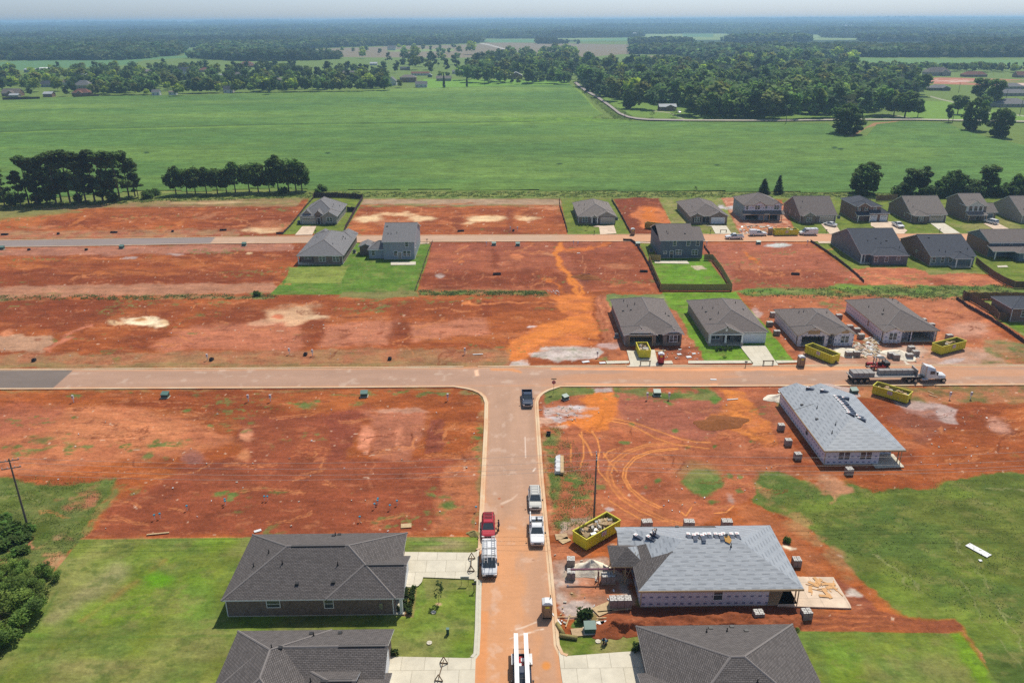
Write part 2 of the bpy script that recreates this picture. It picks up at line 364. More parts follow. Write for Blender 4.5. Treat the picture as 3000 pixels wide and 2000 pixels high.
# --- far country
far = 1-sstep(575,590, PY); gp.c[:] = gp.c*(1-far[:, None])+np.array((.13,.19,.04))*far[:, None]
fp = lambda *a, **k: gp.poly(*a, **{**dict(soft=1.5, warp=1.5, ws=60.0), **k})
fp([(-9000,40),(12000,0),(12000,200),(2600,165),(1900,120),(1500,125),(1000,128),(560,140),(0,160),(-9000,180)], WOODS, soft=3)
_wy = np.clip(WY, 0,1e5); _g = (1-sstep(.36,.42, fbm(WX, _wy, 900,500,3,9)))*(WY > 1900)*(PY < 117); gp.c[:] = gp.c*(1-_g[:, None])+np.array((.20,.27,.10))*_g[:, None]
fp(K(0,0,2.352,(-1000,440),(0,430),(250,412),(870,400),(1270,385),(1270,338),(1500,335),(1480,350),(1390,395),(1000,415),(870,450),(0,490),(-1000,510)),(.10,.20,.075))
fp([(2500,170),(2700,172),(3000,176),(3500,180),(3500,196),(3000,192),(2820,190),(2600,187),(2500,180)],(.12,.22,.06))
fp([(800,152),(1000,141),(1100,138),(1400,130),(1430,124),(1850,131),(1845,158),(1560,180),(1480,165),(1350,170),(1000,168),(800,166)], BROWNF, soft=1)
fp([(1400,118),(1570,116),(1570,125),(1440,126)],(.10,.22,.09), soft=1); fp([(1690,118),(1860,110),(1860,119),(1700,122)],(.12,.24,.10), soft=1)
fp([(1880,163),(1985,163),(1975,186),(1885,182)], BROWNF, soft=1); fp([(2000,100),(2090,101),(2090,110),(2000,109)],(.1,.2,.09), soft=1)
fp([(2200,136),(2380,140),(2375,147),(2110,148)],(.2,.26,.1), soft=1)
fp([(1130,146),(1330,143),(1330,150),(1140,152)],(.2,.26,.08), soft=1)
gp.stroke(K(1000,0,2.352,(960,300),(1010,308),(1120,338),(1250,365),(1320,395),(1335,415),(1325,430)),2.0,(.5,.47,.43), soft=1.0)
fp([(2515,225),(2800,228),(3100,236),(3100,258),(2880,250),(2730,246),(2520,240)],(.42,.17,.11), soft=1.5, patch=(60,25,.3,.5))
fp([(2745,232),(2850,236),(2960,243),(3100,246),(3100,252),(2700,240)],(.6,.45,.38), soft=1, warp=2, patch=(30,12,.4,.55))
fp([(2700,296),(2800,298),(3000,340),(3200,345),(3200,360),(2600,352),(2640,340)],(.15,.26,.04), soft=2); fp([(1900,300),(2500,315),(2560,345),(2000,350),(1850,340),(1740,282)],(.14,.23,.04), soft=2)
fp([(1240,232),(1660,235),(1670,250),(1240,262)],(.15,.29,.04), soft=2)
lanes = [K(1500,120,4.704,(870,580),(1010,690),(1170,780),(1340,900),(1480,1010),(1600,1060),(1720,1083),(1880,1097),(2352,1105)),
         [(2000,355),(2270,356),(2425,354),(2542,353),(2691,353),(2808,355),(3000,359),(3300,364)]]
gp.stroke([(2727,283),(2755,291),(2791,299),(2840,318),(2900,332)],1.5,(.45,.40,.35), soft=1); gp.stroke([(2560,339),(2640,341),(2691,351)],1.3,(.42,.38,.33), soft=1)
gp.stroke([(2970,336),(3050,348),(3200,360)],1.6,(.45,.42,.36), soft=1)
gp.stroke([(1915,326),(1960,330),(2000,348),(2020,356)],1.2,(.42,.36,.28), soft=1)
fp([(2300,395),(2380,398),(2480,402),(2560,360),(2600,358),(2640,353),(2540,375),(2500,402),(2440,404)],(.36,.17,.10), soft=2, warp=3, alpha=.8)
# --- margin between development and crop
gp.poly([(-500,560),(600,556),(960,560),(3500,556),(3500,584),(1600,582),(1050,583),(880,575),(640,588),(440,590),(0,622),(-500,640)],((.11,.17,.03),(.20,.22,.06)), soft=2, warp=4)
gp.poly([(1050,583),(1640,583),(1648,600),(1045,600)],(.36,.24,.15), soft=1.5, warp=2, patch=(8,3,.2,.45)); gp.poly([(1040,597),(1650,598),(1650,604),(1040,608)], SCRUB, soft=2, warp=3, patch=(8,3,.35,.6))
gp.poly([(-500,640),(0,606),(440,588),(890,580),(870,606),(560,605),(250,610),(130,625),(0,640),(-500,660)],((.30,.20,.10),(.22,.20,.07)), soft=4, warp=6, alpha=.85)
gp.poly([(500,594),(680,590),(760,592),(600,598)], SAND, soft=3, warp=4, alpha=.5)
gp.poly([(-500,635),(0,612),(140,612),(240,620),(120,632),(0,650),(-500,670)],(.20,.2,.06), soft=5, warp=6, alpha=.8)
gp.px, gp.py = WPX, WPY
# row 1 left lots
for p in (((195,664),(230,640),(270,626),(277,622),(250,640),(215,662)),((510,657),(540,645),(543,652),(520,664)),((560,630),(590,618),(572,632)),((700,650),(716,640),(706,652)),((380,652),(408,638),(402,648)),((490,612),(610,612),(600,616),(500,616)),((560,640),(640,622),(660,620),(600,642))):
 gp.poly(p, DIRT2 if p[0][0] < 560 else PALE, soft=2, warp=3)
gp.blob(110,664,60,7, PALE, alpha=.7); gp.blob(770,675,55,9, SAND, alpha=.85, warp=.6); gp.blob(800,660,60,14, PALE, alpha=.5, warp=.6); gp.blob(60,650,70,12, DIRT2)
gp.poly([(-500,672),(0,676),(700,672),(700,690),(0,702),(-500,705)],((.33,.2,.1),(.36,.13,.07)), soft=4, warp=5, alpha=.75)
gp.poly([(300,605),(880,600),(860,640),(300,645)], MAR, soft=8, warp=8, alpha=.35)
# row 1 middle: pale cores
gp.blob(1080,641,42,11, SAND, warp=.5); gp.blob(1170,628,55,8, SAND, warp=.5, alpha=.8); gp.blob(1150,655,60,14, PALE, warp=.5, alpha=.8); gp.blob(1060,668,50,10, DIRT2, warp=.5)
gp.blob(1235,640,45,9, SAND, warp=.4, alpha=.9); gp.blob(1420,641,65,9, SAND, warp=.4); gp.blob(1370,652,35,5, SAND, warp=.5, alpha=.8); gp.blob(1535,635,40,10, DIRT2, warp=.4); gp.blob(1545,638,35,7, SAND, warp=.5, alpha=.8)
gp.poly([(1550,606),(1640,603),(1643,614),(1560,610)], PALE, soft=2, warp=3)
gp.blob(1340,650,18,36, MAR, alpha=.7); gp.blob(1495,640,12,30, MAR, alpha=.5)
# row 1 lots with houses
def lawn(pts, c=(LAWN, LAWN2), soft=1.6, warp=1.6, **k):
 gp.px, gp.py = PX, PY; gp.poly(pts, c, soft=soft, warp=warp, ws=3.0, **k); gp.px, gp.py = WPX, WPY
lawn([(915,567),(1066,567),(1062,590),(1008,682),(824,686),(889,612)])
lawn([(1643,583),(1797,583),(1848,688),(1663,688)])
gp.poly([(1797,580),(1932,580),(1982,650),(1984,692),(1852,692)], MAR, soft=2, warp=2); gp.poly([(1875,605),(1930,600),(1965,640),(1960,668),(1890,672),(1870,640),(1840,630)],(.50,.15,.045), soft=6, warp=10); gp.blob(1905,627,24,26, ORG, alpha=.9, warp=.5)
gp.blob(1930,597,40,12, MAR, alpha=.8, warp=.5)
lawn([(1930,583),(2115,581),(2170,690),(1985,690)],(DRY, LAWN2))
gp.poly([(2115,578),(2160,574),(2300,600),(2335,692),(2170,692),(2140,620)],((.38,.12,.06),(.56,.30,.19)), soft=3, warp=5)
gp.poly([(2100,600),(2155,605),(2155,615),(2110,612)],(.5,.45,.46), soft=2, warp=3)
gp.poly([(2175,660),(2330,665),(2335,684),(2185,684)], PALE, soft=3, warp=6, alpha=.9)
lawn([(2290,585),(3400,578),(3400,690),(2335,690)]); gp.poly([(2780,655),(2920,655),(2930,678),(2850,676)], DRY, soft=6, warp=8, alpha=.8); gp.poly([(2920,640),(2950,640),(3020,680),(2960,678)], DRY, soft=6, warp=8, alpha=.7)
# row 2 left
gp.poly([(-500,732),(0,726),(860,712),(860,735),(0,752),(-500,752)],(.38,.17,.11), soft=5, warp=6, alpha=.8)
gp.poly([(-500,790),(0,792),(700,788),(810,800),(790,840),(0,842),(-500,842)], MAR, soft=12, warp=10, alpha=.8)
for a, b, rx, ry, c in ((65,763,22,7, DIRT2),(290,753,30,6,(.5,.16,.06)),(375,755,24,5, GRAV),(465,755,22,7, DIRT2),(515,744,26,4, GRAV),(728,744,10,4, SAND),(100,782,60,8, DIRT2),(240,750,40,5, DIRT2),(560,775,60,6, DIRT2),(380,800,220,6, DIRT2),(670,757,18,6, DIRT2)):
 gp.blob(a, b, rx, ry, c, warp=.4, alpha=.8)
gp.poly([(-500,845),(0,838),(800,828),(830,860),(-500,880)],(.40,.19,.11), soft=6, warp=8, alpha=.9)
gp.poly([(-500,866),(0,862),(820,858),(800,874),(0,882),(-500,885)],((.19,.17,.06),(.30,.14,.06)), soft=3, warp=5, patch=(16,2.5,.42,.65)); gp.blob(750,864,18,6,(.08,.16,.04), warp=.6)
lawn([(893,762),(965,712),(1262,712),(1256,752),(1221,852),(1000,862),(790,862),(810,842),(860,790)],((.085,.17,.02),(.12,.21,.028))); lawn([(848,782),(1020,780),(998,829),(836,829)],((.19,.24,.045),(.21,.25,.05)), soft=1)
gp.poly([(1000,858),(1225,848),(1225,872),(980,872)], SCRUB, soft=4, warp=5)
# row 2 middle
gp.poly([(1262,712),(1850,710),(1900,780),(1935,850),(1700,856),(1225,850),(1255,760)],(.335,.105,.062), soft=2, warp=3, alpha=.5)
gp.poly([(1230,800),(1600,788),(1700,800),(1640,842),(1225,846)], MAR, soft=10, warp=10, alpha=.85); gp.poly([(1660,740),(1860,735),(1905,800),(1935,850),(1720,850),(1690,790)], MAR, soft=10, warp=10, alpha=.6)
gp.blob(1450,755,14,26, MAR, alpha=.8, warp=.4); gp.blob(1350,765,10,5,(.5,.16,.05)); gp.blob(1515,752,22,7,(.55,.18,.07), warp=.5); gp.blob(1610,745,28,4, PALE); gp.blob(1810,780,50,8, PALE, alpha=.6, warp=.5); gp.blob(1290,812,16,8,(.4,.3,.26), warp=.7)
for x in (1360,1410,1450,1500,1590,1330,1560,1770,1800,1840,1700): gp.stroke([(x, 792),(x+4,806),(x-3,818),(x+5,830),(x+3,838)],.8, PALE, soft=1.2, warp=2, alpha=.55)
gp.stroke(K(1600,540,4.612,(510,960),(495,1050),(545,1100),(525,1170),(535,1220)),1.2, PALE, soft=1, alpha=.8)
gp.poly([(1225,848),(1600,850),(1620,862),(1590,868),(1230,866)],((.10,.15,.035),(.28,.14,.06)), soft=3, warp=4, patch=(9,3,.35,.55))
o1 = [(1643,714),(1630,735),(1634,758),(1636,779),(1657,797),(1673,822),(1684,845),(1695,866)]
gp.stroke(o1,9, ORG, soft=5, warp=9, ws=2.5, alpha=.9); gp.stroke([(1659,795),(1682,815),(1702,840),(1712,862)],5, ORG, soft=3, warp=5, alpha=.9); gp.stroke([(1640,728),(1700,730),(1740,722),(1790,712)],5, ORG, soft=4, warp=7, alpha=.6)
gp.stroke([(1590,815),(1625,825),(1645,850),(1665,870)],5, ORG, soft=3, warp=6, alpha=.7); gp.stroke([(1640,735),(1690,738)],3, DIRT2, soft=3)
gp.poly([(1640,820),(1668,838),(1690,850),(1700,872),(1630,872)], MAR, soft=5, warp=5, alpha=.5)
gp.stroke([(1790,835),(1850,825),(1900,838),(1930,855)],6,(.42,.13,.05), soft=4, warp=5, alpha=.7)
gp.blob(1715,815,22,14,(.14,.045,.03), warp=.5)
# fenced yards
lawn([(1871,713),(1912,713),(1925,765),(1900,765)]); lawn([(1902,748),(2062,745),(2143,848),(1936,848)],((.11,.23,.018),(.13,.26,.02)), soft=1, warp=.5); gp.poly(K(1600,540,4.612,(1970,1087),(2135,1090),(2175,1145),(2010,1150)),(.55,.45,.32), soft=1, warp=.5)
gp.poly([(2062,712),(2110,712),(2160,800),(2148,852),(2062,745)],(.34,.115,.07), soft=3, warp=3, alpha=.7)
# row 2 right
gp.poly([(2110,712),(2368,712),(2450,770),(2510,806),(2470,846),(2150,850),(2100,760)],(.35,.115,.068), soft=3, warp=5, alpha=.7)
gp.poly([(2140,785),(2400,790),(2480,812),(2440,845),(2155,850)], MAR, soft=8, warp=8, alpha=.6); gp.blob(2278,720,38,6,(.50,.50,.48), warp=.3, soft=.3); gp.stroke([(2185,738),(2205,755),(2230,772)],5, ORG, soft=3, warp=4, alpha=.8); gp.blob(2340,712,60,5, DIRT2, alpha=.8); gp.blob(2200,783,60,8, PALE, alpha=.4)
for x in (2200,2230,2262,2290,2320,2350): gp.stroke([(x-15,790),(x, 812),(x+22,835),(x+45,848)],.8, PALE, soft=1.2, warp=2, alpha=.5)
lawn([(2378,704),(3400,702),(3400,870),(2965,822),(2905,803),(2824,799),(2722,804),(2712,794),(2663,784),(2546,784),(2490,792)]); gp.poly([(2500,775),(2560,776),(2640,780),(2560,790)], DRY, soft=4, warp=4, alpha=.7); gp.poly([(2715,790),(2790,790),(2900,795),(2800,803),(2720,806)], DRY, soft=4, warp=5, alpha=.7)
gp.poly([(2490,792),(2546,785),(2663,785),(2712,795),(2722,806),(2824,800),(2905,804),(2945,832),(2900,838),(2560,836),(2500,815)],((.50,.17,.075),(.38,.12,.06)), soft=2, warp=3); gp.poly([(2700,810),(2760,815),(2800,830),(2740,836)], MAR, soft=5, warp=5, alpha=.6)
gp.poly([(2145,852),(2260,842),(2400,846),(2500,830),(2560,834),(2900,836),(3400,850),(3400,900),(2960,880),(2700,880),(2560,866),(2450,872),(2200,864)],((.10,.18,.03),(.17,.18,.05)), soft=3, warp=6, patch=(9,4,.22,.45)); gp.blob(2490,843,60,8,(.15,.26,.03), warp=.6)
# row 3 left
gp.poly([(-500,875),(0,878),(380,874),(320,930),(180,968),(60,945),(-60,940),(-500,960)], MAR, soft=10, warp=12, alpha=.85)
gp.poly([(-500,950),(0,975),(150,985),(160,1010),(120,1030),(-500,1030)],(.45,.26,.16), soft=6, warp=10, alpha=.9); gp.stroke([(145,1025),(185,995),(225,965),(260,950)],8,(.50,.17,.09), soft=5, warp=4); gp.blob(15,972,26,12,(.55,.2,.09), warp=.4)
gp.poly([(560,900),(480,980),(430,1020),(340,1010),(380,960),(500,905)], MAR, soft=12, warp=12, alpha=.55)
gp.blob(410,940,62,17,(.85,.68,.45), warp=.45, soft=.3, seed=4); gp.blob(412,933,22,6,(.55,.27,.11), warp=.4); gp.blob(340,945,24,5, SAND, warp=.6, alpha=.7); gp.blob(478,942,12,4, SAND, warp=.6, alpha=.8)
gp.stroke([(475,978),(500,985),(530,983),(553,972),(550,960),(525,955)],1.2, MAR, soft=1.5, alpha=.8); gp.stroke([(478,978),(510,976),(535,968),(525,958),(500,962)],1.0, MAR, soft=1.5, alpha=.8); gp.blob(520,970,32,10,(.50,.18,.1), alpha=.5)
gp.poly([(430,1020),(560,960),(880,930),(900,1000),(860,1030),(480,1028)],(.46,.165,.09), soft=14, warp=14, alpha=.75); gp.blob(850,922,85,26,(.62,.38,.22), warp=.6, alpha=.9, seed=6); gp.blob(780,945,50,10,(.55,.30,.18), warp=.5, alpha=.8); gp.blob(820,925,20,7,(.50,.16,.08)); gp.blob(930,930,34,8,(.6,.4,.24), warp=.4)
gp.poly([(880,950),(960,930),(960,980),(920,1020),(880,1000)], MAR, soft=8, warp=10, alpha=.7)
gp.poly([(960,950),(1170,935),(1130,1010),(940,1020)],(.47,.18,.10), soft=14, warp=14, alpha=.8); gp.poly([(1200,950),(1420,930),(1430,980),(1200,1000)],(.47,.18,.10), soft=14, warp=14, alpha=.8)
gp.poly([(1150,920),(1200,900),(1200,1010),(1130,1030)], MAR, soft=10, warp=12, alpha=.6); gp.poly([(960,880),(1560,878),(1560,905),(1300,935),(1100,915),(960,910)], MAR, soft=12, warp=12, alpha=.5); gp.poly([(1415,880),(1440,880),(1440,930),(1410,930)], MAR, soft=6, warp=4, alpha=.8)
gp.poly([(-500,1035),(0,1038),(900,1025),(1500,1020),(1500,1072),(0,1080),(-500,1082)],((.36,.15,.075),(.30,.18,.085)), soft=6, warp=8, alpha=.75); gp.poly([(-500,1066),(0,1066),(1480,1060),(1480,1073),(0,1080),(-500,1082)],((.33,.19,.09),(.22,.16,.06)), soft=3, warp=4, alpha=.7)
for i in range(26):
 x = rng.uniform(20,1500); y = rng.uniform(955,1060); gp.blob(x, y, rng.uniform(8,26), rng.uniform(2,5), MAR, warp=.6, alpha=.6, seed=i)
gp.stroke(K(900,840,2.613,(1350,460),(1200,470),(1080,500),(1010,540),(1000,575),(1060,580)),2.2, MAR, soft=2, alpha=.7); gp.stroke([(1300,1020),(1340,1030),(1295,1050)],2, MAR, soft=2, alpha=.6)
# the big orange fill and its tracks
OR = [(1612,863),(1742,867),(1734,939),(1765,1004),(1700,1016),(1627,1012),(1550,1040),(1520,1060),(1489,1047),(1489,1001),(1550,974),(1589,947),(1658,932),(1640,897)]
gp.poly(OR, ((.58,.17,.04),(.48,.14,.045)), soft=7, warp=14, ws=6.0); gp.poly([(1600,960),(1720,900),(1735,940),(1640,990),(1520,1030),(1500,1000)],(.66,.21,.045), soft=7, warp=10, alpha=.8, patch=(4,2,.3,.6))
gp.stroke([(1350,888),(1450,890),(1560,888),(1660,886)],3.2,(.58,.19,.06), soft=2.5, warp=3); gp.stroke([(1350,886),(1368,884),(1380,888)],3,(.6,.2,.06), soft=2); gp.stroke([(1410,895),(1640,892)],1, MAR, soft=1.5)
for p in (((1620,890),(1660,905),(1690,890)),((1600,905),(1625,915),(1660,905)),((1700,890),(1735,910),(1740,940)),((1400,970),(1412,958),(1450,955),(1480,962)),((1400,970),(1420,978),(1550,968),(1640,962)),((1480,998),(1500,988),(1540,990))):
 gp.stroke(list(p),1.3, MAR, soft=1.5, warp=1.5, alpha=.8)
gp.poly([(1700,985),(1790,975),(1800,1010),(1740,1005)], MAR, soft=6, warp=8, alpha=.8)
gp.poly([(1742,865),(1772,862),(1850,1025),(1800,1030),(1765,980),(1745,930)],(.36,.12,.055), soft=4, warp=5)
for k in range(4): gp.stroke([(1738+k*11,870),(1762+k*12,930),(1790+k*13,1010)],1.6,(.58,.22,.1) if k % 2 else MAR, soft=1.5, warp=2, alpha=.7)
gp.poly([(1560,1030),(1600,1018),(1680,1012),(1760,1022),(1770,1040),(1745,1052),(1640,1056),(1570,1046)],((.52,.44,.40),(.42,.33,.29)), soft=5, warp=7); gp.poly([(1498,1056),(1550,1054),(1558,1072),(1497,1072)],((.55,.46,.42),(.5,.24,.15)), soft=3, warp=5); gp.blob(1560,957,14,3,(.62,.5,.48))
# row 3 lawns
gp.poly([(1772,862),(1950,856),(1966,905),(1950,935),(1790,905)],((.15,.2,.06),(.2,.23,.08)), soft=2, warp=2); lawn([(1941,855),(2156,855),(2182,890),(2250,960),(2330,1062),(2058,1062),(1992,946),(1963,900)],((.11,.22,.016),(.155,.28,.025)), soft=1.3, warp=1.2)
gp.poly([(1960,900),(1985,912),(2055,1035),(2060,1062),(1935,1072),(1925,1030),(1990,1020)],((.34,.11,.05),(.40,.16,.08)), soft=3, warp=3); gp.poly([(1920,1015),(2050,1012),(2062,1060),(1930,1068)],((.22,.065,.03),(.38,.12,.05)), soft=3, warp=4)
gp.poly([(1765,1010),(1830,1005),(1842,1060),(1770,1062)],((.24,.075,.035),(.45,.15,.06)), soft=4, warp=6)
gp.blob(1790,1013,30,9,(.48,.36,.34), warp=.6, alpha=.7)
# row 3 right building lots
gp.poly([(2178,868),(3000,868),(2960,880),(2905,960),(3100,1075),(2340,1072),(2250,960)],((.33,.105,.05),(.45,.15,.06)), soft=4, warp=6, alpha=.85)
gp.poly([(2340,1020),(2500,1010),(2900,1020),(2960,1070),(2350,1072)],((.46,.24,.15),(.40,.27,.20)), soft=8, warp=10, alpha=.8); gp.poly([(2640,880),(2800,870),(2900,960),(2980,1010),(2900,1010),(2760,960)],(.44,.155,.075), soft=10, warp=10, alpha=.7)
gp.stroke([(2600,900),(2700,960),(2800,1010)],12,(.5,.19,.08), soft=10, warp=10, alpha=.6); gp.blob(2840,965,60,30,(.52,.28,.19), warp=.6, alpha=.7)
gp.poly([(2880,1000),(2950,990),(3100,1040),(3100,1072),(2860,1070),(2880,1040)],((.10,.15,.04),(.3,.17,.08)), soft=6, warp=10, patch=(6,3,.3,.6)); gp.blob(2500,1030,90,14,(.6,.55,.48), warp=.8, alpha=.6, seed=9); gp.blob(2640,1030,70,14,(.6,.5,.4), warp=.8, alpha=.5, seed=12); gp.stroke([(2645,1045),(2658,1060),(2668,1070)],4,(.75,.68,.58), soft=3, warp=4)
gp.poly([(2780,1050),(2820,1045),(2800,1062),(2750,1060)], GRAV, soft=4, warp=5); gp.poly([(2350,925),(2450,905),(2480,960),(2420,980)], ORG, soft=10, warp=12, alpha=.35)
lawn([(2860,878),(3400,870),(3400,1000),(3010,990),(2920,935)],(LAWN, DRY)); lawn([(2930,942),(2985,944),(3060,990),(3050,1000),(2960,955)],(LAWN, BRIGHT))
gp.blob(2215,920,12,26,(.48,.36,.33), warp=.5, alpha=.7, rot=-.5)
# row 4 left
gp.poly([(-500,1185),(0,1210),(300,1190),(460,1200),(700,1290),(500,1330),(0,1400),(-500,1400)],((.50,.18,.08),(.44,.15,.07)), soft=16, warp=16, alpha=.8); gp.poly([(-200,1190),(200,1180),(140,1260),(-100,1300)],(.33,.10,.055), soft=16, warp=10, alpha=.6)
gp.poly([(130,1270),(260,1240),(500,1230),(520,1290),(200,1300)],(.55,.21,.09), soft=16, warp=12, alpha=.5)
gp.poly([(560,1345),(1380,1345),(1400,1480),(1300,1560),(250,1570),(330,1470),(500,1400)],(.24,.062,.03), soft=18, warp=18, alpha=.8)
gp.poly([(700,1215),(960,1215),(1060,1185),(1100,1190),(1060,1240),(1000,1345),(700,1350)],(.25,.066,.032), soft=12, warp=8, alpha=.75); gp.poly([(962,1210),(1055,1200),(1010,1350),(960,1350)],(.22,.055,.03), soft=3, warp=3, alpha=.7); gp.poly([(1262,1230),(1302,1230),(1292,1325),(1240,1330)],(.23,.06,.035), soft=5, warp=7, alpha=.85)
gp.blob(727,1277,22,16,(.62,.26,.14), warp=.4, rot=-.5); gp.blob(715,1335,24,16,(.58,.23,.10), warp=.6, alpha=.8); gp.blob(1070,1290,24,38,(.60,.23,.13), warp=.5, rot=.15); gp.poly([(1060,1320),(1075,1318),(1072,1331),(1062,1330)],(.6,.25,.15), soft=2)
gp.poly([(1060,1205),(1250,1200),(1240,1270),(1200,1345),(1080,1335),(1100,1260)],(.42,.16,.095), soft=12, warp=12, alpha=.7); gp.blob(1180,1285,14,48,(.58,.22,.12), warp=.5, alpha=.8, rot=-.1); gp.blob(1165,1200,80,6,(.5,.27,.18), warp=.6, alpha=.7)
gp.stroke([(1045,1291),(1090,1283),(1170,1262)],1, MAR, soft=1); gp.stroke([(1080,1345),(1092,1360),(1088,1390),(1086,1420)],4,(.38,.13,.06), soft=3, warp=3, alpha=.7)
gp.stroke([(1260,1325),(1320,1330),(1350,1342),(1390,1346)],1.5,(.12,.04,.025), soft=1.5); gp.stroke([(1265,1345),(1290,1347),(1340,1343)],1.5,(.12,.04,.025), soft=1.5)
for y in (1178,1192,1205,1214,1226,1237,1247,1256,1264,1272): gp.stroke([(rng.uniform(120,300), y+5),(rng.uniform(480,560), y+2),(rng.uniform(600,690), y+4)],.8,(.55,.24,.11), soft=1.2, warp=1.5, alpha=.55)
for y in (1295,1302,1309,1316,1324,1332): gp.stroke([(rng.uniform(830,870), y+2),(900, y),(955, y+2)],.8,(.48,.16,.06), soft=1.2, warp=1.5, alpha=.6)
gp.stroke([(440,1405),(500,1390),(560,1378),(595,1365),(617,1350)],1.6,(.52,.2,.07), soft=1.5, alpha=.8); gp.stroke([(350,1405),(430,1385),(480,1368),(505,1350),(510,1335)],1.4,(.52,.2,.07), soft=1.5, alpha=.8); gp.stroke([(86,1365),(100,1350),(120,1362),(180,1378),(320,1390)],1.4,(.52,.2,.07), soft=1.5, alpha=.6)
gp.stroke([(900,1340),(930,1335),(938,1328),(925,1320)],1.4,(.55,.22,.08), soft=1.2, alpha=.7)
gp.poly([(1300,1370),(1425,1300),(1420,1560),(1280,1560)],((.42,.16,.08),(.55,.2,.08)), soft=14, warp=18, alpha=.6); gp.blob(563,1338,36,20,(.28,.13,.11), warp=.4, alpha=.6)
TUFT = ((.10,.14,.03),(.17,.17,.05))
for a, b, rx, ry in ((100,1300,60,18),(160,1290,60,14),(60,1320,50,14),(215,1310,30,20),(280,1312,40,8),(470,1303,55,12),(500,1292,50,7),(130,1335,26,7),(220,1222,14,5),(145,1255,10,3),(200,1266,14,3),(550,1210,14,6),(605,1245,12,5),(450,1340,30,14),(370,1310,36,14),(720,1245,16,8),(925,1175,8,4),(660,1450,70,16),(1020,1180,40,6),(870,1190,40,14),(1275,1440,16,16),(1310,1450,20,8),(1320,1480,24,12),(1035,1440,10,4),(780,1436,40,10),(430,1438,8,5),(1250,1158,30,6),(1290,1155,20,5),(990,1154,30,4),(1400,1300,16,60),(800,1155,60,5),(1150,1150,200,5),(220,1158,20,5),(360,1155,30,4)):
 gp.blob(a, b, rx, ry, TUFT, warp=.8, ws=2.5, patch=(2.2,1.3,.42,.58), seed=int(a))
gp.stroke([(1355,1145),(1400,1160),(1415,1200),(1408,1400),(1395,1560)],8,((.2,.17,.06),(.34,.17,.07)), soft=6, warp=8, patch=(3,3,.3,.6)); gp.stroke([(0,1146),(700,1143),(1320,1139)],4,((.3,.16,.07),(.24,.18,.06)), soft=4, warp=4, alpha=.7, patch=(6,2,.3,.6))
# left wild grass and front lawns
gp.poly([(-400,1408),(0,1402),(110,1415),(210,1420),(290,1408),(340,1400),(335,1440),(290,1470),(270,1520),(250,1575),(180,1640),(140,1720),(60,1850),(-400,1850)],(WILD, (.135,.165,.045)), soft=8, warp=14, ws=5.0); gp.poly([(150,1470),(230,1440),(300,1420),(280,1480),(200,1500)],(.35,.14,.07), soft=10, warp=14, patch=(4,3,.4,.6)); gp.poly([(100,1600),(170,1560),(250,1590),(180,1670),(130,1650)],((.3,.22,.10),(.45,.18,.09)), soft=8, warp=14, patch=(3,3,.35,.55)); gp.poly([(30,1560),(95,1560),(90,1600),(30,1605)],(.38,.16,.09), soft=6, warp=8); gp.poly([(0,1635),(30,1630),(25,1645),(0,1645)],(.5,.22,.12), soft=3)
gp.stroke([(0,1448),(60,1452),(110,1468),(118,1476)],.8,(.3,.3,.14), soft=1, alpha=.8)
FL_ = [(237,1577),(700,1573),(1402,1571),(1402,1620),(1398,1845),(1392,1935),(1390,2300),(-600,2300),(-300,1960),(0,1890),(67,1836),(94,1769),(147,1688)]
gp.px, gp.py = PX, PY
gp.poly(FL_, (LAWN2,(.13,.18,.035)), soft=1.5, warp=2, ws=2.0); gp.poly(FL_, DRY, soft=10, warp=10, alpha=.55, patch=(9,6,.38,.7)); gp.poly(FL_, BRIGHT, soft=10, warp=10, alpha=.5, patch=(10,7,.52,.75), seed=5)
for i in range(14): gp.stroke([(60-i*8,1895+i*9-130),(560,1600+i*30),(1390,1590+i*28)],3,(.10,.15,.02) if i % 2 else (.2,.23,.04), soft=4, warp=3, alpha=.22)
gp.stroke([(350,1415),(335,1450),(285,1500),(250,1560)],10,((.16,.15,.04),(.32,.14,.06)), soft=8, warp=14, ws=2.5, patch=(2,2,.35,.55))
gp.stroke([(150,1812),(230,1750),(330,1690),(345,1665)],30,(.28,.24,.12), soft=28, warp=14, alpha=.6); gp.stroke([(240,1815),(290,1780),(330,1750),(365,1722),(420,1690),(480,1640)],5,(.36,.19,.06), soft=14, warp=12, ws=3.0, alpha=.55, patch=(3,3,.2,.6)); gp.blob(464,1697,48,24,(.13,.30,.012), warp=.4, soft=.7); gp.blob(70,1860,80,10,(.10,.2,.02), rot=.0, alpha=.6)
gp.stroke([(90,1870),(500,1862),(1150,1852)],5,(.10,.17,.025), soft=5, alpha=.6); gp.stroke([(100,1845),(150,1760),(175,1720)],5,(.09,.14,.03), soft=6, alpha=.7); gp.blob(580,1760,60,80,(.11,.23,.02), alpha=.5, warp=.5); gp.blob(1310,1592,70,16,(.30,.24,.12), warp=.4, alpha=.8); gp.blob(1250,1590,60,8,(.13,.24,.03), alpha=.7)
gp.poly(K(600,1480,2.767,(1615,668),(1722,665),(1692,905),(1595,890),(1590,760)),(.30,.17,.09), soft=2, warp=2); gp.poly([(1188,1720),(1240,1700),(1250,1760),(1215,1810),(1190,1790)],(.12,.24,.02), soft=5, alpha=.4)
gp.blob(1285,1768,10,5,(.4,.27,.15)); gp.blob(300,1950,120,26, DRY, warp=.6, alpha=.6); gp.stroke([(1330,1545),(1380,1548),(1402,1556)],4,(.45,.17,.08), soft=4, warp=4)
gp.stroke([(237,1577),(700,1572),(1400,1570)],1.6,(.50,.18,.08), soft=2, warp=2, alpha=.7)
gp.px, gp.py = WPX, WPY
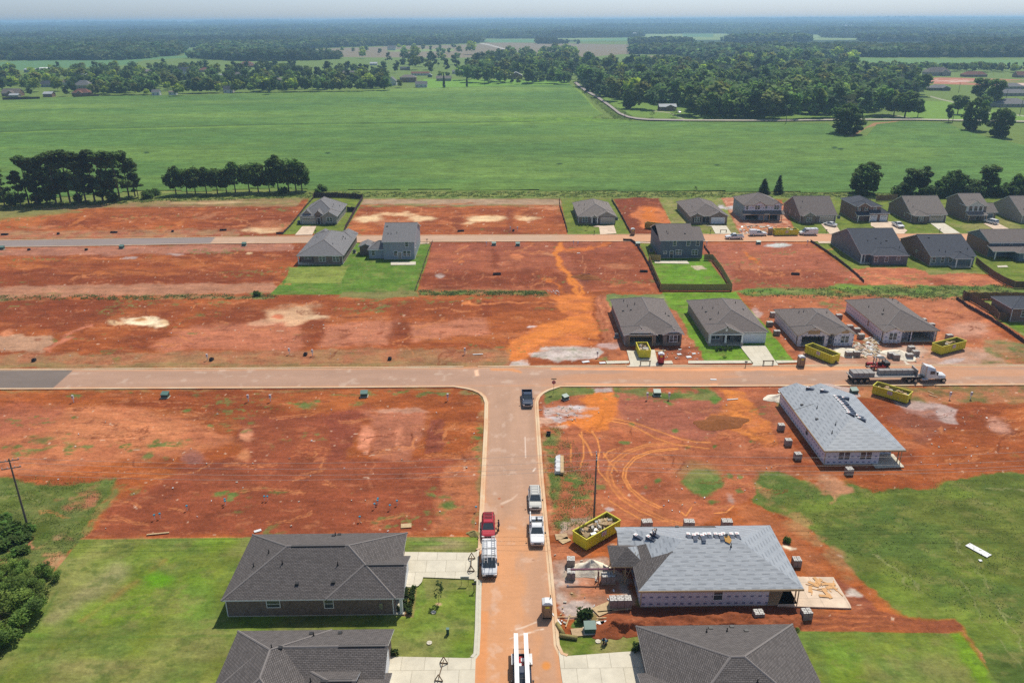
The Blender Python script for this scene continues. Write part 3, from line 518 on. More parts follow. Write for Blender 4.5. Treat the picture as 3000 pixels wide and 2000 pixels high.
# row 4 right
gp.poly([(1575,1135),(2300,1132),(2330,1400),(2000,1560),(1600,1560)],((.34,.105,.052),(.42,.145,.072)), soft=10, warp=10, alpha=.6); gp.poly([(1790,1150),(2100,1150),(2130,1250),(2050,1300),(1830,1240)],(.30,.10,.065), soft=12, warp=12, alpha=.7); gp.poly([(1640,1290),(1760,1300),(1800,1380),(1750,1440),(1660,1400)],(.28,.085,.05), soft=12, warp=12, alpha=.5)
gp.poly([(1730,1145),(1790,1148),(1818,1190),(1805,1215),(1775,1262),(1730,1270),(1680,1240),(1620,1246),(1640,1228),(1710,1215),(1712,1170)],((.60,.18,.035),(.50,.15,.04)), soft=5, warp=9, ws=4.0)
gp.poly([(2105,1138),(2180,1150),(2230,1220),(2290,1300),(2250,1312),(2180,1276),(2095,1245),(2095,1205),(2130,1175)],((.56,.19,.04),(.42,.13,.04)), soft=6, warp=12, ws=4.0); gp.poly([(2180,1160),(2290,1175),(2300,1260),(2230,1220)],(.25,.085,.045), soft=6, warp=8, alpha=.7)
gp.poly([(1586,1182),(1662,1185),(1745,1190),(1730,1225),(1686,1223),(1642,1232),(1591,1212)],((.56,.50,.50),(.45,.33,.29)), soft=4, warp=8, patch=(4,2,.25,.45)); gp.poly([(1578,1215),(1640,1228),(1660,1245),(1580,1255)],(.55,.32,.22), soft=5, warp=7, patch=(2.5,1.5,.3,.55)); gp.poly([(1730,1132),(1790,1132),(1790,1145),(1735,1148)], GRAV, soft=3, warp=4)
gp.poly([(1590,1145),(1640,1133),(1740,1133),(1730,1152),(1640,1168),(1600,1180)], TUFT, soft=4, warp=5, patch=(4,2,.3,.5)); gp.poly([(1790,1132),(2060,1132),(2100,1160),(2090,1178),(1960,1168),(1800,1148)], TUFT, soft=4, warp=6, patch=(5,2.5,.38,.58)); gp.blob(2090,1170,16,9,(.1,.18,.03), warp=.6); gp.blob(1955,1178,16,8,(.1,.17,.03), warp=.7)
gp.stroke([(1612,1270),(1625,1400),(1640,1530)],24, TUFT, soft=14, warp=14, ws=3, patch=(2.6,2.0,.38,.56)); gp.stroke([(1680,1400),(1700,1460),(1730,1520)],34, TUFT, soft=14, warp=14, ws=3, patch=(2.2,1.6,.48,.64)); gp.stroke([(1592,1280),(1603,1400),(1618,1560)],7,(.45,.2,.1), soft=5, warp=5, alpha=.6)
GRN = [(2225,1391),(2283,1383),(2374,1412),(2415,1449),(2470,1405),(2556,1445),(2656,1433),(2755,1433),(2813,1396),(3000,1387),(3500,1380),(3500,2300),(2960,2100),(2921,2000),(2847,1885),(2797,1818),(2656,1806),(2598,1765),(2531,1694),(2457,1619),(2424,1582),(2324,1516),(2212,1470)]
gp.poly(GRN, (WILD, (.125,.150,.028)), soft=5, warp=14, ws=6.0); gp.poly(GRN, (.16,.22,.03), soft=20, warp=20, alpha=.7, patch=(14,8,.5,.68), seed=3); gp.poly(GRN, (.07,.125,.025), soft=20, warp=20, alpha=.6, patch=(8,6,.55,.7), seed=8); gp.poly([(2350,1395),(2460,1400),(2500,1440),(2440,1470),(2400,1450)],(.40,.19,.10), soft=8, warp=14, patch=(3,2.5,.35,.55), seed=2)
gp.poly([(2212,1400),(2330,1480),(2440,1580),(2520,1680),(2480,1690),(2380,1590),(2250,1500)],(.34,.19,.08), soft=12, warp=16, alpha=.7, patch=(3,2.5,.4,.6), seed=2)
for p in (((2790,1560),(2850,1650),(2930,1780),(3020,1850)),((2800,1590),(2900,1740),(3010,1900)),((2800,1700),(2900,1840),(3000,1950)),((2660,1680),(2700,1740),(2760,1765),(2812,1750)),((2820,1437),(2900,1432),(3010,1437)),((2560,1620),(2650,1690),(2720,1780)),((2850,1474),(2910,1474))):
 gp.stroke(list(p),1.6,(.30,.29,.13), soft=2.5, warp=2, alpha=.65, patch=(3,3,.2,.5))
gp.blob(2057,1410,62,40,((.085,.16,.03),(.12,.17,.04)), warp=.45, ws=3, soft=.25); gp.blob(2040,1378,70,22,(.26,.19,.07), warp=.6, alpha=.5); gp.blob(2085,1462,24,9, TUFT, warp=.8)
for a, b in ((2010,1310),(1980,1263),(2140,1395),(2175,1397),(2165,1440),(1930,1402),(1905,1425),(1822,1298),(2103,1306),(1850,1240),(2200,1296)): gp.blob(a, b, 9,6, TUFT, warp=.8, ws=1.5, seed=a)
gp.stroke([(2200,1500),(2300,1560),(2380,1640),(2420,1720),(2400,1780)],30,(.36,.125,.05), soft=20, warp=14, alpha=.6); gp.stroke([(1750,1460),(1850,1510),(2000,1535),(2200,1540)],14,(.45,.17,.07), soft=12, warp=10, alpha=.6, patch=(5,2,.3,.6))
gp.blob(2140,1460,28,12,(.36,.25,.21), warp=.6, rot=.6, alpha=.8); gp.blob(1790,1492,16,7, GRAV, warp=.6); gp.blob(1885,1445,16,6,(.42,.25,.2), warp=.6, alpha=.6)
gp.poly([(1635,1535),(1680,1522),(1740,1520),(1735,1540),(1700,1556),(1640,1560)],((.50,.45,.42),(.34,.18,.1)), soft=4, warp=7)
gp.poly([(1620,1642),(1660,1630),(1780,1640),(1840,1700),(1845,1790),(1750,1800),(1690,1800),(1640,1790),(1620,1720)],((.46,.36,.30),(.36,.17,.10)), soft=8, warp=12, ws=3); gp.poly([(1625,1770),(1700,1760),(1760,1785),(1740,1800),(1650,1812)],(.50,.42,.38), soft=6, warp=8, alpha=.8); gp.poly([(1690,1690),(1800,1700),(1810,1745),(1700,1745)],(.46,.17,.08), soft=8, warp=10, alpha=.7)
gp.poly([(1780,1600),(1830,1560),(1830,1640),(1790,1650)],(.55,.25,.10), soft=6, warp=9, alpha=.8); gp.poly([(1600,1590),(1660,1590),(1720,1620),(1600,1640)],(.38,.14,.07), soft=6, warp=8, alpha=.7)
gp.poly([(1800,1785),(1870,1760),(2300,1770),(2350,1775),(2360,1800),(2000,1812),(1800,1850)],(.16,.05,.025), soft=5, warp=6); gp.poly([(1790,1815),(1900,1806),(2150,1796),(2380,1800),(2540,1780),(2640,1808),(2800,1818),(2812,1852),(2341,1846),(1870,1862),(1780,1850)],((.30,.09,.035),(.22,.065,.028)), soft=4, warp=7)
for k in range(5): gp.stroke([(2330,1800+k*9),(2480,1797+k*9),(2620,1812+k*7)],1.5,(.16,.05,.025) if k % 2 else (.42,.14,.05), soft=2, warp=2, alpha=.8)
gp.poly([(1720,1840),(1860,1820),(1870,1858),(1790,1862)],(.24,.07,.03), soft=5, warp=7); gp.poly([(2310,1690),(2440,1690),(2500,1772),(2320,1775)],(.62,.46,.30), soft=2)
gp.poly([(2430,1690),(2460,1685),(2560,1780),(2500,1790)],((.32,.11,.05),(.24,.07,.035)), soft=6, warp=8); gp.blob(2500,1735,20,12,(.66,.58,.5), warp=.7, rot=.6, alpha=.8); gp.blob(2321,1605,17,6,(.7,.6,.45), warp=.4); gp.stroke([(2390,1615),(2440,1622),(2480,1635)],2.5,(.6,.45,.33), soft=3, warp=4, alpha=.7, patch=(1.5,1.5,.4,.6))
lawn([(1636,1862),(1700,1862),(1868,1855),(1886,1905),(1662,1922),(1640,1900)],(LAWN, DRY), warp=2.5); gp.poly([(1690,1795),(1740,1790),(1760,1815),(1700,1845),(1670,1835)],((.08,.16,.03),(.2,.15,.06)), soft=4, warp=7)
lawn([(2330,1846),(2809,1853),(2847,1897),(2921,2000),(3050,2300),(2300,2300)],(LAWN2,(.13,.19,.035)), warp=2.5); gp.poly([(2340,1850),(2800,1856),(2850,1990),(2450,2100)], DRY, soft=14, warp=14, alpha=.6, patch=(7,6,.42,.68), seed=3); gp.poly([(2400,1870),(2500,1870),(2560,2050),(2450,2050)], BRIGHT, soft=16, warp=14, alpha=.4); gp.poly([(2790,1856),(2812,1858),(2925,2010),(2880,2010)], BRIGHT, soft=7, warp=6, alpha=.8); gp.stroke([(2812,1850),(2850,1890),(2880,1930)],3,(.42,.15,.07), soft=4, warp=6, alpha=.8)
# street frontage lots right of crossing, behind the flatbed truck
gp.poly([(2480,1130),(3400,1124),(3400,1180),(2700,1180),(2500,1160)],((.13,.15,.05),(.42,.18,.085)), soft=4, warp=6, patch=None, alpha=.75); gp.poly([(2600,1170),(2720,1178),(2800,1200),(2805,1245),(2760,1240),(2640,1195)], GRAV, soft=6, warp=8, alpha=.8); gp.blob(2925,1240,45,24,(.50,.24,.16), warp=.5, rot=.5); gp.poly([(2640,1190),(2740,1200),(2780,1260),(2700,1300),(2600,1220)],(.24,.08,.045), soft=8, warp=12, alpha=.7)
gp.blob(2110,1236,38,10,(.2,.10,.04), warp=.4)
for i in range(60):      # scuffed ground around the building plots
 x = rng.uniform(1600,2980); y = rng.uniform(1180,1400) if i % 2 else rng.uniform(880,1000); gp.blob(x, y, rng.uniform(8,30), rng.uniform(2,7), MAR if i % 3 else PALE, warp=.7, alpha=.3, seed=i)
# fine mottling everywhere near, clods and stains on bare soil
red = sstep(1.6,2.6, gp.c[:, 0]/np.maximum(gp.c[:, 1],.01))*near
k1 = fbm(WX, WY, 1.9,1.1,4,301,.7); k2 = fbm(WX, WY, 6.5,2.4,5,311,.65); k3 = fbm(WX, WY, .9,.9,2,321)
gp.c *= (1+near*((k1-.5)*.36+(k2-.5)*.5))[:, None]
mm_ = (red*sstep(.60,.74, fbm(WX, WY, 3.4,1.5,5,331,.7))*.38)[:, None]; gp.c[:] = gp.c*(1-mm_)+np.array((.50,.19,.085))*mm_
mm_ = (red*sstep(.61,.73, fbm(WX, WY, 2.4,1.4,5,341,.7))*.4)[:, None]; gp.c[:] = gp.c*(1-mm_)+np.array((.15,.04,.02))*mm_
mm_ = (red*sstep(.86,.9, fbm(WX, WY, .8,.8,2,351))*.7)[:, None]; gp.c[:] = gp.c*(1-mm_)+np.array((.6,.42,.3))*mm_
mm_ = (red*sstep(.64,.72, fbm(WX, WY, 12,8,4,361))*sstep(.55,.68, fbm(WX, WY, 1.2,.9,3,371))*.8)[:, None]; gp.c[:] = gp.c*(1-mm_)+np.array((.15,.16,.045))*mm_
grn = near*(1-sstep(1.0,1.5, gp.c[:, 0]/np.maximum(gp.c[:, 1],.01)))
mm_ = (grn*sstep(.52,.74, fbm(WX, WY, 2.6,1.8,5,381,.7))*.55)[:, None]; gp.c[:] = gp.c*(1-mm_)+np.array((.21,.20,.06))*mm_
mm_ = (grn*sstep(.55,.75, fbm(WX, WY, 1.7,1.4,4,391,.7))*.5)[:, None]; gp.c[:] = gp.c*(1-mm_)+np.array((.06,.11,.018))*mm_
lots = [(60,1170,1380,1540,1.0,46),(1650,1200,2200,1500,1.0,22),(40,890,1500,1050,.6,40),(40,620,860,680,.4,14),(1080,610,1620,680,.4,12),(60,745,820,830,.5,18),(1280,730,1600,840,.5,14),(2130,730,2400,830,.5,10),(2650,900,2900,1010,.6,14),(2700,1200,2980,1360,.9,14)]
for x0, y0, x1, y1, k, n in lots:       # grader passes and wheel marks
 for i in range(n):
  ax, ay = rng.uniform(x0, x1), rng.uniform(y0, y1); l = rng.uniform(40,190)*k**.5; an = rng.normal(0,.25) if i % 3 else rng.uniform(0,6.28); cv = rng.normal(0,.5)
  pts = [(ax+l*t*math.cos(an+cv*t), ay+l*t*math.sin(an+cv*t)*.38*k**.3) for t in (0,.25,.5,.75,1)]
  cc_ = (.52,.19,.07) if i % 2 else (.17,.042,.016)
  for q in (0,5.5*k): gp.stroke([(a, b+q) for a, b in pts],1.0*k+.7, cc_, soft=1.5, warp=1.2, alpha=.7)
TR = (.66,.25,.07)
gp.px, gp.py = PX, PY
for p in (K(1550,1080,2.94,(1210,635),(1000,650),(820,710),(700,800),(670,900),(700,1010),(780,1110),(950,1220),(1150,1300),(1330,1345)), K(1550,1080,2.94,(1180,645),(1000,665),(850,725),(735,810),(705,900),(735,1000),(830,1110),(1000,1205),(1180,1290),(1330,1330)),
          K(1550,1080,2.94,(1280,680),(1050,700),(900,760),(820,850),(805,930),(860,1030),(970,1130),(1120,1200)), K(1550,1080,2.94,(1285,690),(1060,712),(915,775),(840,860),(830,940),(885,1030),(1000,1120),(1140,1190)),
          K(1550,1080,2.94,(660,440),(840,470),(960,520),(1080,590),(1260,650),(1550,685)), K(1550,1080,2.94,(700,420),(900,460),(1100,530),(1300,600),(1450,630),(1560,632)), K(1550,1080,2.94,(540,530),(590,610),(610,700),(590,790),(600,880),(690,980)), K(1550,1080,2.94,(450,540),(470,650),(470,750),(440,850)),
          K(1550,1080,2.94,(690,1130),(850,1230),(1000,1310)), K(1550,1080,2.94,(1310,1230),(1350,1265),(1400,1190)), K(1550,1080,2.94,(1600,1240),(1700,1230),(1760,1180)), K(1550,1080,2.94,(430,560),(500,650),(540,740)), K(1550,1080,2.94,(360,650),(360,800)), K(1550,1080,2.94,(640,760),(680,710),(740,690)), K(1550,1080,2.94,(640,720),(690,800),(760,880))):
 gp.stroke(p, 5.0,(.25,.07,.03), soft=3, warp=1.5, alpha=.5); gp.stroke(p, 2.3, TR, soft=1.6, warp=1.0, alpha=1.0)
gp.px, gp.py = WPX, WPY
gp.stroke(K(1550,1080,2.94,(1195,640),(1000,657),(835,717),(718,805),(688,900),(718,1005),(805,1110),(975,1212),(1165,1295),(1330,1338)),9,(.46,.16,.06), soft=7, warp=5, alpha=.6)
gp.px, gp.py = WPX, WPY
gp.stroke(o1,6,(.62,.20,.035), soft=4, warp=6, ws=2.5, alpha=.75); gp.stroke([(1659,795),(1682,815),(1702,840),(1712,862)],3.5,(.62,.20,.035), soft=2.5, warp=3, alpha=.8); gp.poly(OR, (.62,.195,.035), soft=9, warp=16, ws=5.0, alpha=.55, patch=(5,2.5,.3,.6)); gp.poly([(1734,1148),(1788,1150),(1812,1192),(1775,1262),(1700,1245),(1712,1172)],(.62,.19,.03), soft=6, warp=9, alpha=.5)
# ---- relief
Z = np.zeros_like(WX)
hills = sstep(2500,15000, WY)*(38+34*(fbm(WX, WY, 2200,1200,4,5)-.5)*2)*sstep(-30000,-1000, WY)
Z += np.where(WY > 2500, hills, 0)
Z += np.where(near, (fbm(WX, WY, 2.2,1.6,3,61)-1.0)*.10,0)
idx, mk = gp.mask([(1790,1822),(1900,1812),(2150,1803),(2340,1806),(2340,1838),(1870,1856),(1780,1845)],5,6,2.0,4); Z[idx] += mk*(.15+.9*fbm(WX[idx], WY[idx],1.3,.9,4,13))
idx, mk = gp.mask([(1740,1838),(1870,1822),(1872,1856),(1790,1860)],5,5,2.0,4); Z[idx] += mk*.7*fbm(WX[idx], WY[idx],1.2,.9,4,23)
V = np.stack([WX, WY, Z],1); ii = np.arange(nr*nc).reshape(nr, nc)
Fq = np.stack([ii[:-1, :-1].ravel(), ii[:-1,1:].ravel(), ii[1:, 1:].ravel(), ii[1:, :-1].ravel()],1)
tag(link('ground', np_mesh('ground', V, Fq, [M['ground']], True, gp.c)), kind='structure')
def gz(x, y):
 return 0.0 if y < 2500 else float(sstep(2500,15000, np.array(y))*(38+34*(fbm(np.array([x]), np.array([y]),2200,1200,4,5)[0]-.5)*2))
# ---- crop field: leafy sheet standing just above the ground
cp = Painter(PX, PY, WX, WY, CROP)
CP = K(0,0,2.352,(-1200,720),(0,697),(400,677),(800,664),(1350,660),(1500,656),(1640,645),(2352,637))+K(1000,0,2.352,(300,622),(600,612),(1000,597),(1580,586),(1660,640),(1740,740),(1800,790),(1700,818),(1900,828))+[(1880,358),(2425,363),(2475,405),(2540,400),(2570,366),(2640,358),(2770,363),(2850,392),(3010,430),(3500,480),(3500,552),(2900,566),(2300,562),(1700,558),(1300,556),(950,558),(800,550),(600,560),(420,558),(0,590),(-500,600)]
idx, mk = cp.mask(CP, 5.0,1.5,30.0,3)
inside = np.zeros(len(PX), bool); inside[idx[mk > .04]] = True; edge = np.zeros(len(PX)); edge[idx] = mk
a1 = fbm(WX, WY, 90,30,5,41); a2 = fbm(WX, WY, 12,1.6,4,43); a3 = fbm(WX, WY, 220,60,3,47)
cc = np.array(CROP)*(1-sstep(.35,.7, a1)[:, None])+np.array(CROP2)*sstep(.35,.7, a1)[:, None]
cc = cc*(1-(sstep(.55,.75, a3)*.5)[:, None])+np.array((.20,.30,.06))*(sstep(.55,.75, a3)*.5)[:, None]
a4 = fbm(WX, WY, 60,3.2,4,53); cc *= ((.70+.36*a2)*(.90+.28*a4)*(.85+.3*fbm(WX, WY, 300,90,4,59)))[:, None]; cp.c = cc
ditch = K(0,0,2.352,(-800,925),(0,915),(600,893),(1200,880),(1900,864),(2352,856))+K(1000,0,2.352,(600,852),(1300,843),(1800,828),(2000,830))
cp.stroke([(x, y+4) for x, y in ditch],2.2,(.16,.27,.04), soft=2, warp=2, ws=8, alpha=.8); cp.stroke(ditch, 1.8,(.05,.09,.02), soft=1.2, warp=1.5, ws=8, alpha=.8)
cp.stroke([(1050,292),(1200,310),(1450,340)],2,(.07,.17,.05), soft=3, alpha=.7); cp.stroke([(1000,285),(1300,320)],1,(.07,.17,.05), soft=2, alpha=.5)
cp.poly([(1440,348),(1700,346),(1780,340),(1860,352),(1850,360),(1440,357)],((.14,.25,.03),(.09,.17,.03)), soft=2, warp=3); cp.poly([(1670,246),(1700,260),(1740,300),(1790,330),(1840,350),(1790,350),(1740,320),(1725,300)],(.17,.27,.04), soft=3, warp=3)
for y in (375,402,418,436,455,470,492,510,530): cp.stroke([(rng.uniform(0,900), y+4),(1500, y-2),(rng.uniform(2000,2900), y+3)],1.2,(.085,.18,.045), soft=3, alpha=.45, patch=(60,20,.4,.6), seed=y)
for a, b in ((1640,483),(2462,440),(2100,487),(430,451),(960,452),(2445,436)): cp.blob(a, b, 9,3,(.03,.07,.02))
zz = (.55+.5*(fbm(WX, WY, 5,3,3,71)-.5))*edge+.03
vi = inside.reshape(nr, nc); q = vi[:-1, :-1] & vi[:-1,1:] & vi[1:, 1:] & vi[1:, :-1]
fq = Fq[q.ravel()]; used, inv = np.unique(fq, return_inverse=True)
tag(link('crop_field', np_mesh('crop_field', np.stack([WX, WY, zz],1)[used], inv.reshape(-1,4),[M['crop']], True, cp.c[used])), 'broad field of low green crop behind the new houses', 'crops', kind='stuff')
# ---- roads
def band(name, top, bot, n, k, paint, base, z, mat, kind='structure'):
 """strip between two edge lines, painted like the ground"""
 def samp(pl, n):
  pl = np.array(pl, float); s = np.concatenate([[0], np.cumsum(np.hypot(*np.diff(pl, axis=0).T))]); t = np.linspace(0, s[-1], n)
  return np.stack([np.interp(t, s, pl[:, 0]), np.interp(t, s, pl[:, 1])],1)
 a, b = samp(top, n), samp(bot, n); f = np.linspace(0,1, k)[:, None, None]
 G = (a[None]*(1-f)+b[None]*f).reshape(-1,2); x, y = unproj(G[:, 0], G[:, 1])
 p = Painter(G[:, 0], G[:, 1], x, y, base); p.f = np.repeat(np.linspace(0,1, k), n)
 paint(p); ii = np.arange(n*k).reshape(k, n); fq = np.stack([ii[1:, :-1].ravel(), ii[1:, 1:].ravel(), ii[:-1,1:].ravel(), ii[:-1, :-1].ravel()],1)
 return tag(link(name, np_mesh(name, np.stack([x, y, np.full_like(x, z)],1), fq, [mat], True, p.c)), kind=kind)
ASPH, DUST, ODUST = (.185,.15,.13),(.41,.255,.18),(.60,.27,.12)
TOPE = [(-460,1086),(0,1083),(700,1079.5),(1358,1075),(1620,1073),(2500,1070),(3000,1070),(3460,1070)]
BOTE = [(-460,1142),(0,1139.5),(700,1136.5),(1330,1133),(1642,1133),(2100,1131),(3000,1127),(3460,1126)]
def dusty(p, seed=3, along=True, amt=1.0):
 n = fbm(p.x, p.y, 22,3,4, seed) if along else fbm(p.x, p.y, 2.2,18,4, seed); p.c *= (.86+.28*n)[:, None]
 e = (np.maximum(sstep(.18,.0, p.f) if False else 1-sstep(0,.16, p.f), sstep(.86,1.0, p.f))*(.35+.9*fbm(p.x, p.y, 9,5,3, seed+5))*amt)[:, None].clip(0,1); p.c[:] = p.c*(1-e)+np.array(ODUST)*e
 m = (sstep(.62,.8, fbm(p.x, p.y, 2.0,2.0,4, seed+9))*.35)[:, None]; p.c[:] = p.c*(1-m)+np.array((.6,.47,.37))*m
def cross_paint(p):
 dusty(p, 3, True, .75); m = sstep(1500,1700, p.px)*.45*sstep(.35,.6, fbm(p.x, p.y, 18,4,4,15)); p.c[:] = p.c*(1-m[:, None])+np.array(ODUST)*m[:, None]
 lim = 213-(p.py-1085)*1.12
 m = sstep(2,-2, p.px-lim)[:, None] if False else (1-sstep(-1.5,1.5, p.px-lim))[:, None]; p.c[:] = p.c*(1-m)+(np.array(ASPH)*(.9+.2*fbm(p.x, p.y, 15,2,3,2)[:, None]))*m
 p.stroke([(1440,1082),(1500,1083),(1525,1090)],4, ODUST, soft=3, warp=5); p.poly([(1388,1084),(1402,1082),(1404,1100),(1392,1102)],(.8,.5,.33), soft=3, warp=3)
 p.stroke([(1650,1123),(1800,1126),(2100,1126)],3,(.72,.34,.17), soft=3, warp=3); p.stroke([(1620,1080),(2000,1083),(2600,1080)],5,(.70,.33,.16), soft=4, warp=3)
band('road', TOPE, BOTE, 1100,40, cross_paint, DUST, .012, M['road'])
LE = [(1330,1131),(1366,1138),(1386,1143),(1405,1151),(1418,1163),(1424,1180),(1422,1258),(1415,1396),(1407,1574),(1398,1845),(1390,2000),(1376,2250)]
RE = [(1642,1131),(1620,1139),(1607,1143),(1590,1152),(1579,1163),(1573,1178),(1575,1218),(1587,1396),(1603,1574),(1630,1845),(1648,2000),(1676,2250)]
def street_paint(p):
 n = fbm(p.x, p.y, 1.8,16,4,33); p.c *= (.84+.32*n)[:, None]
 m = (sstep(1380,1620, p.py)*(.35+.75*sstep(.35,.65, fbm(p.x, p.y, 3.5,9,4,35))))[:, None].clip(0,1); p.c[:] = p.c*(1-m)+np.array((.58,.29,.145))*m
 e = (np.maximum(1-sstep(0,.1, p.f), sstep(.9,1.0, p.f))*(.3+.8*fbm(p.x, p.y, 3,8,3,5))).clip(0,1)[:, None]; p.c[:] = p.c*(1-e)+np.array(ODUST)*e
 m = (sstep(.60,.78, fbm(p.x, p.y, 1.4,1.8,4,39))*.3)[:, None]; p.c[:] = p.c*(1-m)+np.array((.66,.50,.40))*m
 p.stroke([(1470,1475),(1500,1462),(1515,1448)],4,(.68,.5,.38), soft=4, warp=5, alpha=.7); p.stroke([(1562,1380),(1568,1372)],2,(.75,.62,.52), soft=2)
 p.stroke([(1495,1870),(1520,1860),(1560,1850),(1590,1842)],3,(.72,.58,.46), soft=3, warp=5, alpha=.8, patch=(.8,.8,.35,.6)); p.stroke([(1500,1845),(1530,1838),(1570,1822)],3,(.72,.58,.46), soft=3, warp=5, alpha=.7, patch=(.8,.8,.35,.6))
 p.blob(1600,1950,14,14,(.62,.25,.07), warp=.5); p.poly([(1400,1790),(1430,1790),(1425,2000),(1395,2000)],(.62,.26,.10), soft=6, warp=7, alpha=.8); p.blob(1463,1460,5,3,(.4,.13,.06)); p.blob(1471,1484,4,2,(.4,.14,.07)); p.blob(1562,1640,5,2,(.35,.17,.1))
 p.stroke([(1410,1450),(1418,1440),(1422,1470)],3,(.62,.3,.16), soft=3, warp=4); p.stroke([(1538,1280),(1540,1340)],1.2,(.72,.58,.48), soft=1.5)
band('street', LE, RE, 700,70, street_paint, (.43,.265,.18),.020, M['road'])
TF = [(-460,710),(0,705),(450,698),(1000,691),(1640,688.5),(2160,686.5),(3000,685),(3460,685)]
BF = [(-460,732),(0,724),(300,720),(620,714),(1200,709),(1600,707),(2400,707),(3000,707),(3460,708)]
def far_paint(p):
 dusty(p, 13, True, .7); lim = 633-(p.py-693)*.85; m = (1-sstep(-2,2, p.px-lim))[:, None]; p.c[:] = p.c*(1-m)+np.array((.26,.215,.20))*(.9+.2*fbm(p.x, p.y, 20,2,3,2)[:, None])*m
 m = (sstep(1600,1750, p.px)*.6)[:, None]; p.c[:] = p.c*(1-m)+np.array((.62,.30,.155))*m
band('road', TF, BF, 900,14, far_paint, (.48,.32,.22),.030, M['road'])
def lane_paint(p): p.c *= (.9+.2*fbm(p.x, p.y, 10,10,3,2))[:, None]
def lane(pts, w0, w1, c=(.33,.29,.27)):
 n = len(pts); a, b = [],[]
 for i, (x, y) in enumerate(pts):
  q = pts[min(i+1, n-1)]; o = pts[max(i-1,0)]; dx, dy = q[0]-o[0], q[1]-o[1]; l = math.hypot(dx, dy*2); w = w0+(w1-w0)*i/(n-1)
  a.append((x+dy*2/l*w, y-dx/l*w*.6)); b.append((x-dy*2/l*w, y+dx/l*w*.6))
 return band('farm_road', a, b, 160,4, lane_paint, c, .8, M['road'])
lane(lanes[0],4.2,3.2); lane(lanes[1],2.6,2.8,(.42,.37,.31))
# concrete flatwork: driveways, pavements, slabs
def flat(name, pts, mat, z, thick=.05, label=None):
 mb = MB(); p3 = [(*P(x, y), z) for x, y in pts]
 a = sum(p3[i][0]*p3[(i+1) % len(p3)][1]-p3[(i+1) % len(p3)][0]*p3[i][1] for i in range(len(p3)))
 if a < 0: p3 = p3[::-1]
 mb.slab(p3, thick, 0,0); return tag(mb.build(name, M[mat]), label, kind='structure')
flat('driveway', [(1166,1624),(1185,1617),(1372,1619),(1392,1618),(1404,1610),(1399,1700),(1390,1697),(1240,1691),(1236,1705),(1226,1716),(1214,1720),(1178,1720),(1176,1690)], 'concrete', .09)
flat('driveway', [(1140,1923),(1370,1928),(1384,1926),(1394,1915),(1391,2010),(1388,2080),(1110,2080)], 'concrete', .09)
flat('driveway', [(1636,1905),(1645,1916),(1662,1922),(1850,1908),(1886,1906),(1905,2080),(1660,2080),(1642,1960)], 'concrete', .09)
flat('driveway', K(1750,840,4.704,(405,880),(790,870),(825,1010),(850,1095),(400,1105),(455,1070)), 'concrete', .09)
flat('driveway', [(2166,1013),(2241,1012),(2270,1056),(2281,1071),(2200,1073),(2207,1065),(2199,1055)], 'concrete', .09)
flat('pavement', [(1775,1058),(1843,1057),(1843,1064),(1778,1066)], 'concrete', .086); flat('pavement', [(1926,1058),(1968,1057),(1972,1066),(1929,1066)], 'concrete', .086); flat('pavement', [(2016,1057),(2198,1056),(2203,1064),(2016,1065)], 'concrete', .086); flat('pavement', [(2272,1056),(2336,1056),(2338,1062),(2277,1064)], 'concrete', .086)
flat('driveway', K(1600,540,4.612,(630,575),(700,560),(915,555),(950,665),(730,680),(715,580)), 'concrete_dusty', .09); flat('driveway', K(800,540,4.612,(395,570),(585,568),(530,685),(295,688)), 'concrete_dusty', .09)
flat('driveway', K(2000,450,3.92,(250,828),(500,830),(565,925),(375,920),(330,835)), 'concrete', .09); flat('driveway', K(2000,450,3.92,(1590,810),(1740,790),(1830,925),(1690,925)), 'concrete_dusty', .09)
flat('driveway', K(2500,450,3.92,(200,790),(400,780),(470,790),(620,885),(580,922),(400,925),(200,830)), 'concrete_dusty', .09); flat('driveway', K(2500,450,3.92,(885,802),(1040,798),(1225,915),(1040,920)), 'concrete', .09); flat('driveway', K(2500,450,3.92,(1495,805),(1640,790),(1835,890),(1650,892)), 'concrete_dusty', .09)
flat('patio', K(800,540,4.612,(1590,1050),(1930,1048),(1925,1090),(1590,1092)), 'concrete', .08); flat('patio', K(1600,540,4.612,(1460,1035),(1900,1035),(1940,1075),(1470,1068)), 'concrete', .08); flat('patio', [(2312,1691),(2441,1692),(2490,1772),(2494,1783),(2277,1776)], 'concrete_dusty', .16,.2)
flat('patio', K(2200,1100,4.276,(1500,1090),(1620,1000),(1780,985),(1920,1150),(1560,1160)), 'concrete', .12,.1); flat('patio', K(2500,450,3.92,(1650,1290),(1760,1285),(1780,1305),(1660,1308)), 'concrete', .08)
flat('pavement', [(1226,712),(1258,711),(1258,714),(1226,715)], 'concrete_dusty', .08); flat('pavement', [(1871,709),(1905,710),(1905,713),(1873,712)], 'concrete_dusty', .08); flat('pavement', [(2395,708),(2455,708),(2455,713),(2400,713)], 'concrete_dusty', .08)
